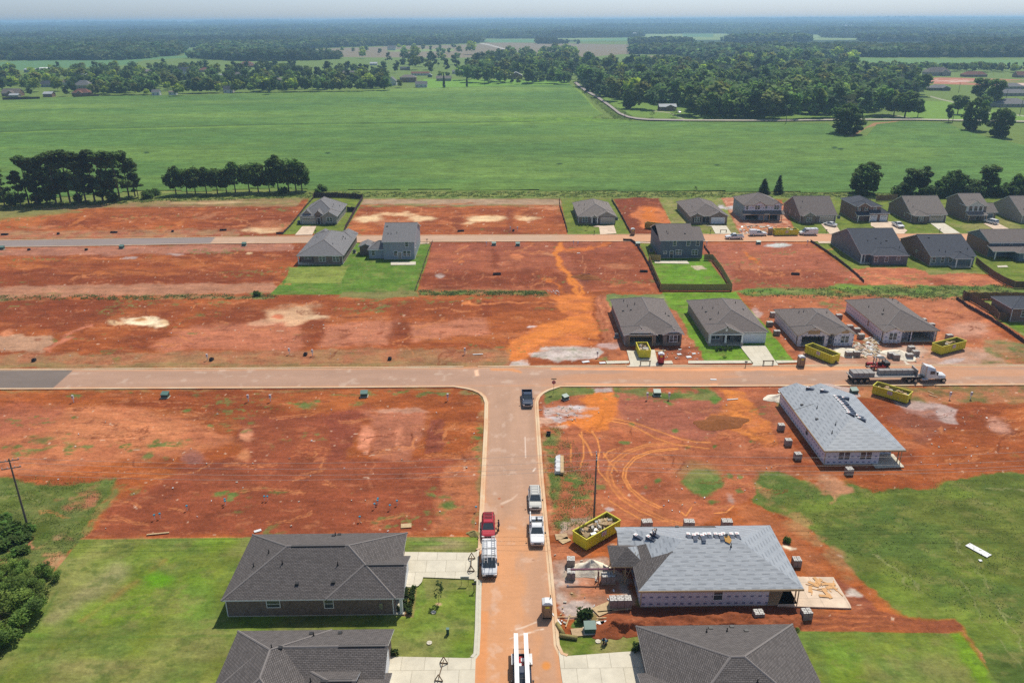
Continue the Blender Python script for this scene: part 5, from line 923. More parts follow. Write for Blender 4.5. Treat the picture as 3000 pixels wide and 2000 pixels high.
h = House('slate grey two-storey house inside a yellow wooden fence, white windows facing the yard', (1934,706),(2065,703), ze=5.5, p=.36, wall='siding_slate', roof='roof_brown', ax='x', ends='gh', ridge=655)
W, D = h.W, h.D; h.box(); h.vols.clear(); h.rb = MB(); h.cb = MB(); h.main(0, W*.80,0, D, ends='gg').main(W*.72, W, .02, D-1.6, ends='gg', p=.30); h.main(W*.15, W*.4, D-4, D+.8, ze=5.5, ax='y', ends='hg')
for u, z, w in ((.34,3.8,.95),(.64,3.8,.95),(.85,3.8,.95),(.14,1.3,.9)): h.win('S', W*u, z, w, 1.5 if z > 3 else .8)
h.win('S', W*.44,1.0,1.7,1.5, twin=True).win('S', W*.80,1.0,1.7,1.5, twin=True).dr('S', W*.285, mat='glass'); h.vents((W*.2, D*.25),(W*.34, D*.6),(W*.88, D*.6),(W*.22, D*.2)).bvents((W*.6, D*.2),(W*.33, D*.72)); h.done()
h = House('house with dark slate roof and mauve siding, nearest the silt fence', (2516,741),(2667,748), ze=2.9, p=.42, wall='siding_mauve', roof='roof_dark', ax='x', ends='gg', ridge=668)
W, D = h.W, h.D; h.main(W*.20, W, -1.6,6, ax='y', ends='hh', p=.36); h.box(x0=.4, y0=1.8); h.box(x0=W*.24, x1=W-.4, y0=-1.2, y1=2.0, sides='SEW'); h.post(.5,.2, w=.25).post(W*.13,1.0, w=.2); h.part('porch_floor', 'concrete', .3, W*.24,-.2,1.8,0,.12)
h.win('S', W*.30,.95,.9,1.5, plane=-1.2).win('S', W*.52,.95,.9,1.5, plane=-1.2).win('S', W*.77,1.4,.95,.95, plane=-1.2).vents((W*.3, D*.25),(W*.55, D*.2),(W*.25, D*.7),(W*.9, D*.12)).bvents((W*.5, D*.3),(W*.7, D*.25)); h.done(['brick_red'])
h = House('dark-roofed house with brick side, pale green rear siding and posted corner porch', (2727,751),(2862,750), ze=2.9, p=.40, wall='brick_red', roof='roof_dark', ax='x', ends='gg', ridge=686)
W, D = h.W, h.D; h.box(sides='ENW', h=3.0); h.run(.4,.4, W-.4,.4, m=1); h.main(W*.42, W*.86,-2.2,4, ax='y', ends='hh', p=.36, ze=2.75); h.post(W*.5,-1.9, w=.28).post(W*.82,-1.9, w=.28); h.part('porch_floor', 'concrete', W*.42, W*.84,-2.1,.4,0,.12)
h.win('S', W*.1,.95,.9,1.5).win('S', W*.29,.95,.9,1.5).win('S', W*.46,.95,.9,1.5).win('W', D*.45,1.6,.7,.7).vents((W*.26, D*.12),(W*.38, D*.1),(W*.9, D*.15)).bvents((W*.22, D*.42),(W*.7, D*.1)); h.done(['siding_sage'])
h = House('brick and blue-sided house with two roof levels at the right frame edge', (2900,712), None, W=16, D=13, ze=4.3, p=.40, wall='siding_blue', roof='roof_brown', ax='x', ends='gg')
W, D = h.W, h.D; h.box(h=4.5, sides='SEN'); h.run(.4, D-.6,.4,.6,4.5, m=1); h.rb.slab([(h.dx-.4, h.dy-3.2,2.6),(h.dx+W, h.dy-3.2,2.6),(h.dx+W, h.dy+.5,3.6),(h.dx-.4, h.dy+.5,3.6)],.15,0,1); h.main(W*.36, W*.75,-5.2,1, ze=2.6, p=.36, ax='y', ends='hh')
h.win('S', W*.26,3.55,.7,.6).win('S', W*.42,3.55,.7,.6).post(.6,-2.9, w=.25, h=2.5); h.box(x0=W*.4, x1=W*.72, y0=-4.8, y1=.4, h=2.7, sides='SEW'); h.win('S', W*.52,.9,.9,1.4, plane=-4.8).vents((W*.1, D*.7)).done(['brick_red'])
# -- back row facing us
def front_row(label, fl, fr, ridge=None, bk=None, **k): return House(label, fl, fr, bk, ridge=ridge, **k)
h = House('pale beige house with steep roof and three small gables, left end of back row', (876,632),(987,634),(950,598), ze=2.9, p=.62, wall='siding_tan', roof='roof_grey', ax='y', ends='hh')
W, D = h.W, h.D; h.box(); h.main(W*.58, W+.1,-.9,6, ax='y', ends='gh', p=.62); h.run(W*.61,-.5, W-.3,-.5); h.run(W*.61,1, W*.61,-.3); h.run(W-.3,-.3, W-.3,1)
h.main(W*.40, W*.62,-.3,6, ze=3.6, ax='y', ends='gh', p=.9, wm=1).main(W*.10, W*.32,.6,6, ze=3.7, ax='y', ends='gh', p=.9); h.box(x0=W*.43, x1=W*.59, y0=0, y1=2, h=3.7, m=1, sides='SEW'); h.box(x0=W*.13, x1=W*.29, y0=1.0, y1=3, h=3.8, sides='SEW', z0=2.8)
h.gar('S', W*.26, w=4.9, mat='garage_tan', lights=True).win('S', W*.80,.9,1.8,1.5, plane=-.5, twin=True).dr('S', W*.51, plane=0).vents((W*.8, D*.35),(W*.78, D*.5),(W*.9, D*.6)); h.win('E', D*.5,1.0,.8,1.3).done(['brick_dark'])
h = House('brown-roofed brick house with large and small front gable, silt fence on both sides', (1693,635),(1806,633),(1730,593), ze=2.75, p=.42, wall='brick_brown', roof='roof_tan', ax='y', ends='hh')
W, D = h.W, h.D; h.box(); h.main(W*.47, W+.1,-.5,6, ax='y', ends='gh', p=.5, wm=1).main(W*.32, W*.53,-1.2,3, ax='y', ends='gh', p=.5, wm=1, ze=2.7); h.run(W*.52,-.1, W-.3,-.1); h.run(W-.3,0, W-.3,1); h.run(W*.52,1, W*.52,0)
h.gar('S', W*.77, w=4.6, mat='garage_tan', plane=-.1).win('S', W*.19,.8,1.7,1.5, twin=True).dr('S', W*.43, plane=.38); h.post(W*.36,-.9, taper=True, w=.16).post(W*.50,-.9, taper=True, w=.16); h.vents((W*.2, D*.25),(W*.25, D*.5),(W*.12, D*.6),(W*.8, D*.75),(W*.88, D*.7)); h.done(['siding_tan'])
h = House('low brick house with two brick gables and white garage door, beside the two-storey shell', (2023,634),(2134,632),(2050,590), ze=2.75, p=.42, wall='brick_brown', ax='y', ends='hh', roof='roof_brown')
W, D = h.W, h.D; h.main(-.1, W*.36,-.6,4, ax='y', ends='gh', p=.5).main(W*.47, W+.1,-.6,5, ax='y', ends='gh', p=.48); h.box(sides='ENW'); h.run(.4,-.1, W*.33,-.1); h.run(W*.33,0, W*.33,2); h.run(W*.33,2, W*.5,2); h.run(W*.5,2, W*.5,0); h.run(W*.5,-.1, W-.4,-.1)
h.gar('S', W*.73, w=4.6, plane=-.1).win('S', W*.18,.8,1.7,1.5, plane=-.1, twin=True, shutters='black').dr('S', W*.4, plane=2).vents((W*.2, D*.4),(W*.5, D*.7)); h.done()
h = House('two-storey house shell in bare wrap and sheathing with open garage, rubble in front', (2181,603),(2293,599), ze=5.5, p=.42, bk=(2200,576), wall='wrap', ax='x', ends='hh', trim='ply', roof='roof_brown')
W, D = h.W, h.D; h.main(W*.22, W*.56,-.8,5, ax='y', ends='gh', p=.6).main(W*.70, W+.1,-.8,5, ax='y', ends='gh', p=.6); h.box(h=5.6, ops={'S': [(.8,5.3,.1,2.3),(W*.62, W*.86,.1,2.4)]}, m=1); h.box(x0=.5, x1=W-.5, y0=.3, y1=.5, h=5.55, z0=3.4, sides='S')
h.rb.slab([(h.dx-.4, h.dy-2.0,2.55),(h.dx+W+.3, h.dy-2.0,2.55),(h.dx+W+.3, h.dy+.35,3.5),(h.dx-.4, h.dy+.35,3.5)],.15,0,1)
h.win('S', W*.10,3.9,.8,1.2, plane=.3).win('S', W*.36,3.9,1.6,1.4, plane=.3, twin=True).win('S', W*.58,4.2,.7,1.0, plane=.3).win('S', W*.84,3.9,1.6,1.4, plane=.3, twin=True)
for u in (.5,.64,.95): h.post(W*u, -1.7, w=.2, mat='ply', h=2.5)
h.done(['siding_grey'])
h = House('brown gabled brick house with tiny dormer, white sedan on its drive', (2349,634),(2449,627), ze=2.75, p=.52, wall='brick_brown', roof='roof_brown', ax='x', ends='gg', ridge=574)
W, D = h.W, h.D; h.box(h=3.0, ops={}); h.main(W*.04, W*.40,-1.6,4, ax='y', ends='gh', p=.6, wm=1); h.box(x0=W*.07, x1=W*.37, y0=-1.1, y1=.6, sides='SEW'); h.gar('S', W*.73, w=4.7, mat='garage_tan').win('S', W*.22,.8,1.6,1.4, plane=-1.1, twin=True).vents((W*.1, D*.2),(W*.2, D*.35)); h.win('W', D*.3,1.2,.5,1.0).win('W', D*.6,1.2,.5,1.0).done(['siding_tan'])
h = House('dark red brick two-storey house with white posts and two small white garage doors', (2510,606),(2584,603), ze=5.2, p=.42, wall='brick_red', roof='roof_dark', bk=(2530,580), ax='x', ends='hh')
W, D = h.W, h.D; h.main(W*.02, W*.55,-.9,5, ax='y', ends='gh', p=.6); h.box(h=5.3); h.main(W*.5, W+2.6,-1.2,7, ze=2.9, p=.6, ax='x', ends='gh'); h.box(x0=W*.52, x1=W+2.2, y0=-.8, y1=6, h=3.0, sides='SE'); h.rb.slab([(h.dx, h.dy-2.4,2.5),(h.dx+W*.5, h.dy-2.4,2.5),(h.dx+W*.5, h.dy+.4,3.2),(h.dx, h.dy+.4,3.2)],.15,0,1)
h.win('S', W*.16,3.6,.9,1.4, shutters='black').win('S', W*.42,3.6,.9,1.4, shutters='black').win('S', W*.75,3.7,.9,1.1).gar('S', W*.68, w=2.4, plane=-.8, lights=True).gar('S', W*1.06, w=2.4, plane=-.8, lights=True).win('S', W*.15,.9,.9,1.4)
for u in (.05,.48): h.post(W*u, -2.2, w=.22, h=2.5)
h.vents((W*.7, D*.3)); h.done()
h = House('dark brick gable house with pale garage door and empty drive in the back row', (2676,632),(2772,626), ze=2.75, p=.52, wall='brick_dark', roof='roof_tan', ax='x', ends='gg', ridge=573)
W, D = h.W, h.D; h.box(h=3.0); h.main(W*.02, W*.44,-1.8,4.5, ax='y', ends='hh', p=.5); h.box(x0=W*.05, x1=W*.41, y0=-1.4, y1=.6, sides='SEW'); h.gar('S', W*.72, w=4.7, mat='garage_tan', lights=True).win('S', W*.22,.8,1.6,1.4, plane=-1.4, twin=True, shutters='black').vents((W*.15, D*.2),(W*.1, D*.35)); h.win('W', D*.3,1.2,.5,1.0).done()
h = House('two-storey house with white upper front and dark porch roof, white wagon outside', (2829,603),(2898,603), ze=5.2, p=.45, wall='brick_brown', roof='roof_tan', ax='x', ends='gg', ridge=566)
W, D = h.W, h.D; h.box(h=5.3); h.main(W*.02, W*.80,-.9,5, ax='y', ends='gh', p=.6, wm=1); h.box(x0=W*.06, x1=W*.76, y0=-.5, y1=.5, h=5.2, z0=3.0, m=1, sides='SEW'); h.main(W*.7, W+3.6,-.4,8, ze=2.9, p=.6, ax='x', ends='gg'); h.box(x0=W*.75, x1=W+3.2, y0=0, y1=7, h=3.0, sides='SE')
h.rb.slab([(h.dx, h.dy-2.8,2.5),(h.dx+W*.85, h.dy-2.8,2.5),(h.dx+W*.85, h.dy-.4,3.3),(h.dx, h.dy-.4,3.3)],.15,0,1)
for u in (.2,.42,.63): h.win('S', W*u, 3.6,.8,1.4, plane=-.5, frame='black')
h.gar('S', W*1.1, w=2.8, plane=0, mat='siding_slate').win('S', W*.2,.9,1.4,1.3).dr('S', W*.65)
for u in (.05,.8): h.post(W*u, -2.6, w=.22, h=2.4, mat='ply')
h.done(['siding_white'])
h = House('gabled grey-brick house at the right end of the back row', (2995,632), None, W=14, ze=2.75, p=.52, wall='brick_tan', roof='roof_tan', ax='x', ends='gg', ridge=573); h.box(h=3.0); h.vents((2,3)).done()
# -- farm houses and village beyond the field
def village(kind, px, py, w, d, wall, roof, label, z=2.7, p=.45, ax='x', ends='gg', extra=None, rz=0.0, g=.0):
 x, y = P(px, py); root = empty(kind, (x, y+d/2,0), rz, label, 'barn' if kind == 'barn' else 'shed' if kind == 'shed' else 'house', 'houses of the village beyond the field')
 rb, wb = MB(), MB(); v = (-w/2, w/2,-d/2, d/2, z, p, ax, ends); roof_vol(rb, wb, v)
 wall_run(wb, -w/2+.4,-d/2+.4, w/2-.4,-d/2+.4, z+.1); wall_run(wb, w/2-.4,-d/2+.4, w/2-.4, d/2-.4, z+.1); wall_run(wb, -w/2+.4, d/2-.4,-w/2+.4,-d/2+.4, z+.1); wall_run(wb, w/2-.4, d/2-.4,-w/2+.4, d/2-.4, z+.1)
 if extra:
  e = extra; v2 = (e[0], e[1],-d/2-e[2],0, z-.01, p, 'y', 'gh'); roof_vol(rb, wb, v2); wall_run(wb, e[0]+.4,-d/2-e[2]+.4, e[1]-.4,-d/2-e[2]+.4, z+.1)
 wb.build('wall', M[wall], root); rb.build('roof', [M[roof], M['white']], root)
 for k in range(max(2, int(w/4))):
  c = -w/2+w*(k+.5)/max(2, int(w/4)); pl = -d/2+.4
  if extra and extra[0]-.6 < c < extra[1]+.6: continue
  T = face_T('S', c, 1.0, pl); MB().box(-.5,.5,0,.05,0,1.3,0, T).build('window', M['glass'], root)
 return root
VI = [('house', 30,283,17,11, 'brick_red', 'roof_brown', 'brown-roofed brick village house at the far left edge of the field', dict(extra=(-2,5,3), z=3, p=.7)),
 ('shed', 40,288,9,6, 'siding_tan', 'roof_metal', 'small tan shed with metal roof at the far left field edge', {}),
 ('house', 137,256,14,9, 'siding_grey', 'roof_dark', 'grey cottage with dormers behind the round tree at far left', dict(z=3, p=.8)),
 ('house', 139,285,9,8, 'brick_red', 'roof_metal', 'small red brick building with grey metal roof at the field edge', dict(z=3)),
 ('house', 240,262,18,12, 'brick_tan', 'roof_grey', 'large grey-roofed village house behind the red-roofed one', dict(z=4, p=.8, ends='hh')),
 ('house', 236,282,17,10, 'brick_red', 'roof_red', 'village house with red roof and small gable beside the field', dict(extra=(-3,3,2), z=3, p=.7, ends='hh')),
 ('barn', 97,213,26,14, 'siding_grey', 'roof_metal', 'long grey metal barn left of the white-roofed one', dict(z=4, p=.2)),
 ('barn', 133,211,20,16, 'siding_slate', 'roof_white', 'barn with a bright white flat-looking roof, far left', dict(z=4.5, p=.15)),
 ('house', 360,217,22,11, 'brick_red', 'roof_grey', 'low grey-roofed house among trees left of centre', dict(extra=(0,6,3))),
 ('house', 440,216,26,11, 'brick_brown', 'roof_tan', 'long tan-roofed house next to the low grey one', dict(ends='hh')),
 ('house', 456,281,8,6, 'siding_white', 'roof_grey', 'tiny white house with grey roof against the field', dict(z=3.2, p=.8)),
 ('shed', 505,279,8,5, 'siding_white', 'roof_brown', 'pale shed half hidden by the tall rounded tree', {}),
 ('house', 540,221,18,11, 'siding_white', 'roof_dark', 'tall house with steep dark roof and white chimney stack', dict(z=5, p=.9)),
 ('house', 600,212,20,14, 'brick_tan', 'roof_red', 'village house with rust-coloured hip roof and a car in front', dict(ends='hh', p=.5)),
 ('house', 720,192,20,13, 'brick_red', 'roof_red', 'upper rust-roofed hip house above the trees', dict(ends='hh', p=.5)),
 ('house', 738,198,14,9, 'brick_red', 'roof_red', 'lower rust-roofed wing house beside the upper one', dict(ends='hh')),
 ('house', 668,273,10,8, 'siding_white', 'roof_dark', 'white house with dark roof between dense trees at the field', dict(z=3, p=.9)),
 ('house', 888,209,16,10, 'siding_blue', 'roof_dark', 'blue-grey house with a round gable front by a green lawn', dict(extra=(-7,-2,2))),
 ('house', 966,217,18,12, 'brick_brown', 'roof_brown', 'brown hip-roofed house with porch behind white cars', dict(ends='hh')),
 ('shed', 826,241,14,8, 'siding_tan', 'roof_tan', 'tan shed roof showing among the trees', {}),('shed', 880,237,12,6, 'siding_white', 'roof_red', 'white shed with pink roof among the trees', {}),
 ('house', 546,143,14,10, 'siding_white', 'roof_tan', 'distant white house at the end of the far green field', {}),
 ('house', 1147,148,20,14, 'siding_white', 'roof_grey', 'pale gabled farmhouse standing in the brown field', dict(z=4, p=.9)),('house', 1193,133,30,12, 'brick_tan', 'roof_red', 'long pink-roofed farmhouse along the brown field', {}),
 ('barn', 1276,130,34,12, 'siding_white', 'roof_grey', 'long white farm building above the brown field', dict(z=5)),('house', 1094,192,12,9, 'siding_white', 'roof_metal', 'small white house with light metal roof by the brown field', {}),
 ('house', 1147,251,11,11, 'siding_white', 'roof_grey', 'white gabled house beside the brick two-storey house', dict(z=4.5, p=.8, ax='y')),('house', 1195,242,19,11, 'brick_red', 'roof_tan', 'large brick two-storey village house with tan hip roof', dict(z=5.5, ends='hh', p=.5)),
 ('house', 1231,222,24,9, 'siding_white', 'roof_red', 'long white house with red roof behind the brick one', {}),('house', 1234,257,13,7, 'siding_white', 'roof_grey', 'white cottage with chimney at the field corner', dict(z=3.4, p=.8)),
 ('shed', 1259,227,6,6, 'siding_slate', 'roof_metal', 'small dark shed beside white trailers', dict(ax='y')),('house', 1344,217,18,8, 'siding_white', 'roof_grey', 'long plain white house on the bright lawn', dict(z=3)),
 ('barn', 1186,206,14,8, 'brick_red', 'roof_dark', 'dark barn on the lawn left of a big tree', {}),('house', 1461,196,14,9, 'brick_red', 'roof_red', 'reddish house under trees near the farm road', {}),
 ('barn', 1512,232,16,12, 'brick_red', 'roof_metal', 'red barn with light metal roof before the farm road', dict(z=4, p=.5, ax='y')),('shed', 1553,217,12,6, 'ply', 'roof_white', 'open shelter with pale roof near the road', {}),
 ('house', 1682,211,10,8, 'siding_white', 'roof_dark', 'small dark-roofed house where the road enters the trees', {}),
 ('house', 1957,325,14,9, 'brick_red', 'roof_metal', 'red brick house with metal roof and white garage under the wood', dict(z=3, p=.42, extra=(-2.5,5.5,1.5))),
 ('house', 2520,219,22,12, 'brick_dark', 'roof_dark', 'dark steep-roofed house left end of the far right row', dict(z=4, p=.8, extra=(-10,-2,3))),('house', 2636,224,24,12, 'brick_tan', 'roof_brown', 'brown steep-roofed house with pale wing, far right row', dict(z=4, p=1.0)),
 ('house', 2751,223,30,14, 'brick_tan', 'roof_brown', 'big sandy house with tall hip roof, far right row', dict(z=4.5, p=.8, ends='hh', extra=(2,10,2))),('house', 2860,226,28,12, 'brick_red', 'roof_red', 'long low brown-red house, far right row', dict(ends='hh', p=.6)),
 ('house', 2755,266,21,11, 'brick_dark', 'roof_grey', 'grey-roofed new house with dark windows beyond the red clay works', dict(ends='hh', extra=(0,8,3))),('house', 2968,262,24,13, 'brick_tan', 'roof_grey', 'grey hip roof furthest back at the right edge', dict(ends='hh')),
 ('house', 2975,282,28,13, 'brick_tan', 'roof_grey', 'grey hip roof in the middle at the right edge', dict(ends='hh')),('house', 2975,315,26,16, 'brick_tan', 'roof_grey', 'big grey hip roof nearest us at the right edge', dict(ends='hh')),('house', 3000,228,16,12, 'brick_red', 'roof_red', 'red-brown house at the far right end of the row', dict(p=.7))]
for i_, (px_, py_, ro, la) in enumerate(((75,236, 'roof_grey', 'grey roof in the trees above the round tree, far left'),(185,250, 'roof_brown', 'brown roof among trees left of the large grey house'),(300,243, 'roof_tan', 'tan roof among trees right of the large grey house'),(330,256, 'roof_brown', 'brown roof deep in the trees at left'),(400,243, 'roof_grey', 'grey roof peeping between dense trees at left'),(505,232, 'roof_tan', 'tan roof under the tall steep-roofed house'),(640,232, 'roof_metal', 'light roof in the trees below the rust-coloured hip house'),(700,226, 'roof_brown', 'brown roof in the mid village trees'),(770,216, 'roof_red', 'red roof in the mid village trees'),(1020,222, 'roof_tan', 'tan roof left of the dark barn on the lawn'),(1060,205, 'roof_white', 'white roof by the brown field corner'),(1300,238, 'roof_tan', 'tan roof beside the long plain white house'),(1405,205, 'roof_grey', 'grey roof near the reddish house'),(240,228, 'roof_metal', 'light metal roof high in the left village'),(930,240, 'roof_grey', 'grey roof just behind the tree belt'))):
 VI.append(('house', px_, py_, 12+i_ % 4*2,9,('brick_red', 'siding_white', 'brick_tan')[i_ % 3], ro, la, dict(z=3, p=.6, ends='gg' if i_ % 2 else 'hh')))
for k_, px_, py_, w_, d_, wa, ro, la, kw in VI: village(k_, px_, py_, w_, d_, wa, ro, la, **kw)
# ================================================================ trees and plants
def rnd_unit(n):
 v = rng.normal(size=(n, 3)); return v/np.linalg.norm(v, axis=1)[:, None]
def leaf_quads(cen, size, tint, up=.55, flat=1.0):
 """one tilted leaf clump per centre"""
 n = len(cen); nrm = rnd_unit(n); nrm[:, 2] = np.abs(nrm[:, 2])+up; nrm /= np.linalg.norm(nrm, axis=1)[:, None]
 a = np.cross(nrm, rnd_unit(n)); a /= np.linalg.norm(a, axis=1)[:, None]; b = np.cross(nrm, a)
 s = (size*rng.uniform(.6,1.3, n))[:, None]; s2 = s*rng.uniform(.55,1.0,(n, 1)); b[:, 2] *= flat
 V = np.stack([cen-a*s-b*s2*.6, cen+a*s*.7-b*s2, cen+a*s+b*s2*.7, cen-a*s*.6+b*s2],1).reshape(-1,3)
 return V, np.arange(4*n).reshape(n, 4), np.repeat(tint, 4,0)
def tints(base, k, n, var=.28):
 """colour per lobe then per clump: light and dark clumps"""
 b = np.array(base)[None]*(1+rng.uniform(-var, var, (k, 1)))*(1+rng.uniform(-.1,.1,(k, 3))); return b
def crown_pts(kind, n, h, r):
 P_, T_ = [],[]
 if kind == 'broad':
  lob = [(0,0, h*.57, r*.70, h*.34)]
  for i in range(15):
   a = rng.uniform(0,6.28); e = rng.uniform(-1.0,1.4); q = r*.66*math.cos(e); lob.append((q*math.cos(a), q*math.sin(a), h*.57+h*.31*math.sin(e), r*rng.uniform(.24,.42), h*rng.uniform(.08,.16)))
 elif kind == 'oak':
  lob = [(0,0, h*.5, r*.74, h*.40)]
  for i in range(30):
   a = rng.uniform(0,6.28); e = rng.uniform(-1.3,1.45); q = r*.72*math.cos(e)**.7; lob.append((q*math.cos(a), q*math.sin(a), h*.48+h*.40*math.sin(e), r*rng.uniform(.16,.30), h*rng.uniform(.07,.13)))
 elif kind == 'tall':
  lob = [(0,0, h*.55, r*.6, h*.38)]
  for i in range(16):
   a = rng.uniform(0,6.28); z = rng.uniform(.22,.93); q = r*.55*math.sin(math.pi*min(1,(1.08-z)*1.1))**.6; lob.append((q*math.cos(a), q*math.sin(a), h*z, r*rng.uniform(.3,.45), h*.09))
 elif kind == 'pine':
  lob = []
  for i in range(19):
   z = rng.uniform(.22,.95); a = rng.uniform(0,6.28); q = r*rng.uniform(.25,.95)*(1.22-z)*1.15; lob.append((q*math.cos(a), q*math.sin(a), h*z, r*rng.uniform(.20,.42), h*rng.uniform(.03,.07)))
  lob.append((0,0, h*.93, r*.35, h*.07))
 elif kind == 'cedar':
  lob = [(0,0, h*(.1+.85*k/9), r*(1.0-.085*k), h*.09) for k in range(10)]
 elif kind == 'bush':
  m_ = 9 if r < 3 else 46; f_ = 1 if r < 3 else .42; lob = [(rng.uniform(-.5,.5)*r*(1 if r < 3 else 1.7), rng.uniform(-.5,.5)*r*(1 if r < 3 else 1.7), h*rng.uniform(.2,.65), r*rng.uniform(.35,.6)*f_, h*rng.uniform(.25,.4)*(f_+.2)) for i in range(m_)]
 k = len(lob); w = np.array([l[3]**2*l[4] for l in lob])**.6; w /= w.sum(); which = rng.choice(k, n, p=w); L_ = np.array(lob)[which]
 d = rnd_unit(n)*(rng.uniform(0,1, n)**.38)[:, None]; c = np.stack([L_[:, 0]+d[:, 0]*L_[:, 3], L_[:, 1]+d[:, 1]*L_[:, 3], L_[:, 2]+d[:, 2]*L_[:, 4]],1)
 c[:, 2] = np.maximum(c[:, 2],.15)
 return c, which, lob
BASE = dict(broad=(.11,.18,.04), tall=(.11,.175,.042), pine=(.10,.16,.045), cedar=(.06,.105,.036), bush=(.10,.18,.036))
def crown_mesh(name, kind, n, h, r, size, base=None, var=.3):
 c, which, lob = crown_pts(kind, n, h, r); lt = tints(base or BASE[kind], len(lob), n, var)[which]*(1+rng.uniform(-.22,.22,(n, 1)))
 V, Fc, T = leaf_quads(c, size, lt); return np_mesh(name, V, Fc, [M['leaf']], False, T), lob
def trunk_mesh(name, kind, h, r, lob, tr=.22):
 mb = MB(); top = h*(.8 if kind in ('pine', 'tall', 'cedar') else .55); z = 0; px_ = py_ = 0.0; pts = [(0,0,0)]
 for k in range(1,6): pts.append((px_+random.uniform(-.12,.12)*k*.5, py_+random.uniform(-.12,.12)*k*.5, top*k/5))
 for k in range(5): mb.cyl(pts[k], pts[k+1], tr*(1-.15*k), tr*(1-.15*(k+1)), n=7)
 for l in random.sample(lob, min(8, len(lob))):
  z0 = min(top*.95, max(h*.18, l[2]*.72)); k = min(4, int(z0/top*5)); f = z0/top*5-k; a = Vector(pts[k]).lerp(Vector(pts[k+1]), f)
  mb.cyl(tuple(a),(l[0]*.85, l[1]*.85, l[2]), tr*.32, tr*.1, n=5)
 return mb.mesh(name, M['bark'])
PROTO = {}
def make_proto(key, kind, n, h, r, size, tr=.22, parts=True, base=None, var=.3):
 cm, lob = crown_mesh('crown', kind, n, h, r, size, base, var); tm = trunk_mesh('trunk', kind, h, r, lob, tr); PROTO[key] = (cm, tm, h)
for i in range(3):
 make_proto('pine%d' % i, 'pine', 1500,13,3.6,.42,.26); make_proto('broad%d' % i, 'broad', 1700,11,4.6,.42,.28)
make_proto('oak0', 'oak', 5200,17,10,.55,.6, base=(.10,.165,.03)); make_proto('oak1', 'oak', 4000,16,9,.55,.5, base=(.085,.14,.03))
make_proto('tall0', 'tall', 1700,15,4.2,.45,.28); make_proto('tall1', 'tall', 1500,15,3.8,.5,.25, base=(.10,.15,.035)); make_proto('cedar0', 'cedar', 1100,10,2.4,.32,.2); make_proto('column', 'cedar', 500,12,1.3,.4,.15)
make_proto('bush0', 'bush', 700,2.4,1.9,.22,.06); make_proto('bush1', 'bush', 500,3.0,2.0,.28,.08, base=(.07,.12,.03)); make_proto('shrub', 'bush', 90,.7,.45,.11,.02, base=(.05,.09,.02)); make_proto('sapling', 'broad', 110,3.4,.8,.12,.035, base=(.07,.11,.03)); make_proto('vine', 'bush', 12000,6.0,6.5,.15,.1, base=(.15,.235,.045), var=.5)
PROTOTREE = {}
def tree(key, px, py, hgt, label, group=None, name='tree', cat='tree', wide=1.0, rz=None, z=0.0):
 x, y = P(px, py, z); cm, tm, h0 = PROTO[key]
 if key not in PROTOTREE:
  o = empty(name, (x, y, z),0, label, cat, group); link('trunk', tm, o); link('crown', cm, o); PROTOTREE[key] = o
 else: o = copy_tree(PROTOTREE[key]); o.name = name; o['category'] = cat
 s = hgt/h0; place(o, (x, y, z), random.uniform(0,6.28) if rz is None else rz, label, None, (s*wide, s*wide, s))
 if group: o['group'] = group
 elif 'group' in o: del o['group']
 return o
G1 = 'pines of the left field-edge row'; G2 = 'round trees of the second field-edge row'
def th(px, py, top):   # tree height from the pixel of its tip
 x, y = P(px, py); lo, hi = 1., 50.
 for _ in range(30):
  m = (lo+hi)/2
  if proj(x, y, m)[1] > top: lo = m
  else: hi = m
 return lo
LP = 'dark open pine in the row at the left field edge, trunk and sky gaps showing'
for i, (px, py, top, k) in enumerate(((14,603,494, 'pine0'),(62,604,500, 'pine1'),(85,598,455, 'pine2'),(110,600,462, 'pine0'),(138,596,455, 'pine1'),(165,598,446, 'pine2'),(180,592,440, 'pine0'),(206,594,438, 'pine1'),(232,594,444, 'pine2'),(252,593,450, 'pine1'),(278,590,437, 'pine0'),(302,590,446, 'pine2'),(328,588,440, 'pine1'),(352,588,444, 'pine2'),(378,578,441, 'pine0'),(396,576,462, 'pine1'),(405,578,505, 'pine1'),(40,600,560, 'bush1'),(148,600,540, 'broad2'),(300,592,540, 'broad0'))):
 lab = ('dark open pine in the left field-edge row', 'wide shaded pine crown in the left field-edge row')[k != 'pine0'] if k.startswith('pine') else 'low dark leafy tree filling the foot of the pine row'
 tree(k, px, py, th(px, py, top), lab, G1, 'pine_tree' if k.startswith('pine') else 'tree', wide=.95)
for i, (px, py, top, k) in enumerate(((516,570,486, 'broad0'),(548,567,485, 'broad1'),(573,569,484, 'broad2'),(605,566,488, 'broad0'),(637,567,484, 'broad1'),(664,566,490, 'broad2'),(690,564,472, 'broad0'),(731,562,468, 'broad1'),(757,562,474, 'broad2'),(816,562,455, 'broad0'),(846,561,452, 'broad1'),(885,560,470, 'broad2'),(868,562,466, 'broad1'),(790,562,486, 'broad1'))):
 tree(k, px, py, th(px, py, top), 'rounded dark tree on a short trunk in the evenly spaced second row', G2, wide=.92)
for px, py, hh in ((455,572,3),(440,575,3),(830,566,3),(942,560,3.2),(20,590,4),(60,592,4),(110,596,4.5),(230,592,4),(330,590,5),(430,582,3.5),(930,565,2),(2520,574,4),(2630,576,5),(2655,576,5),(2700,576,4),(2725,577,5),(2760,578,5),(2800,578,5),(2830,577,5),(2870,577,5),(2905,576,5),(2930,576,5),(2960,577,5),(2990,577,5)):
 tree('bush0' if hh < 4 else 'bush1', px, py, hh, 'scrubby bush on the grassy field margin', 'bushes along the field margin', 'bush', 'bush')
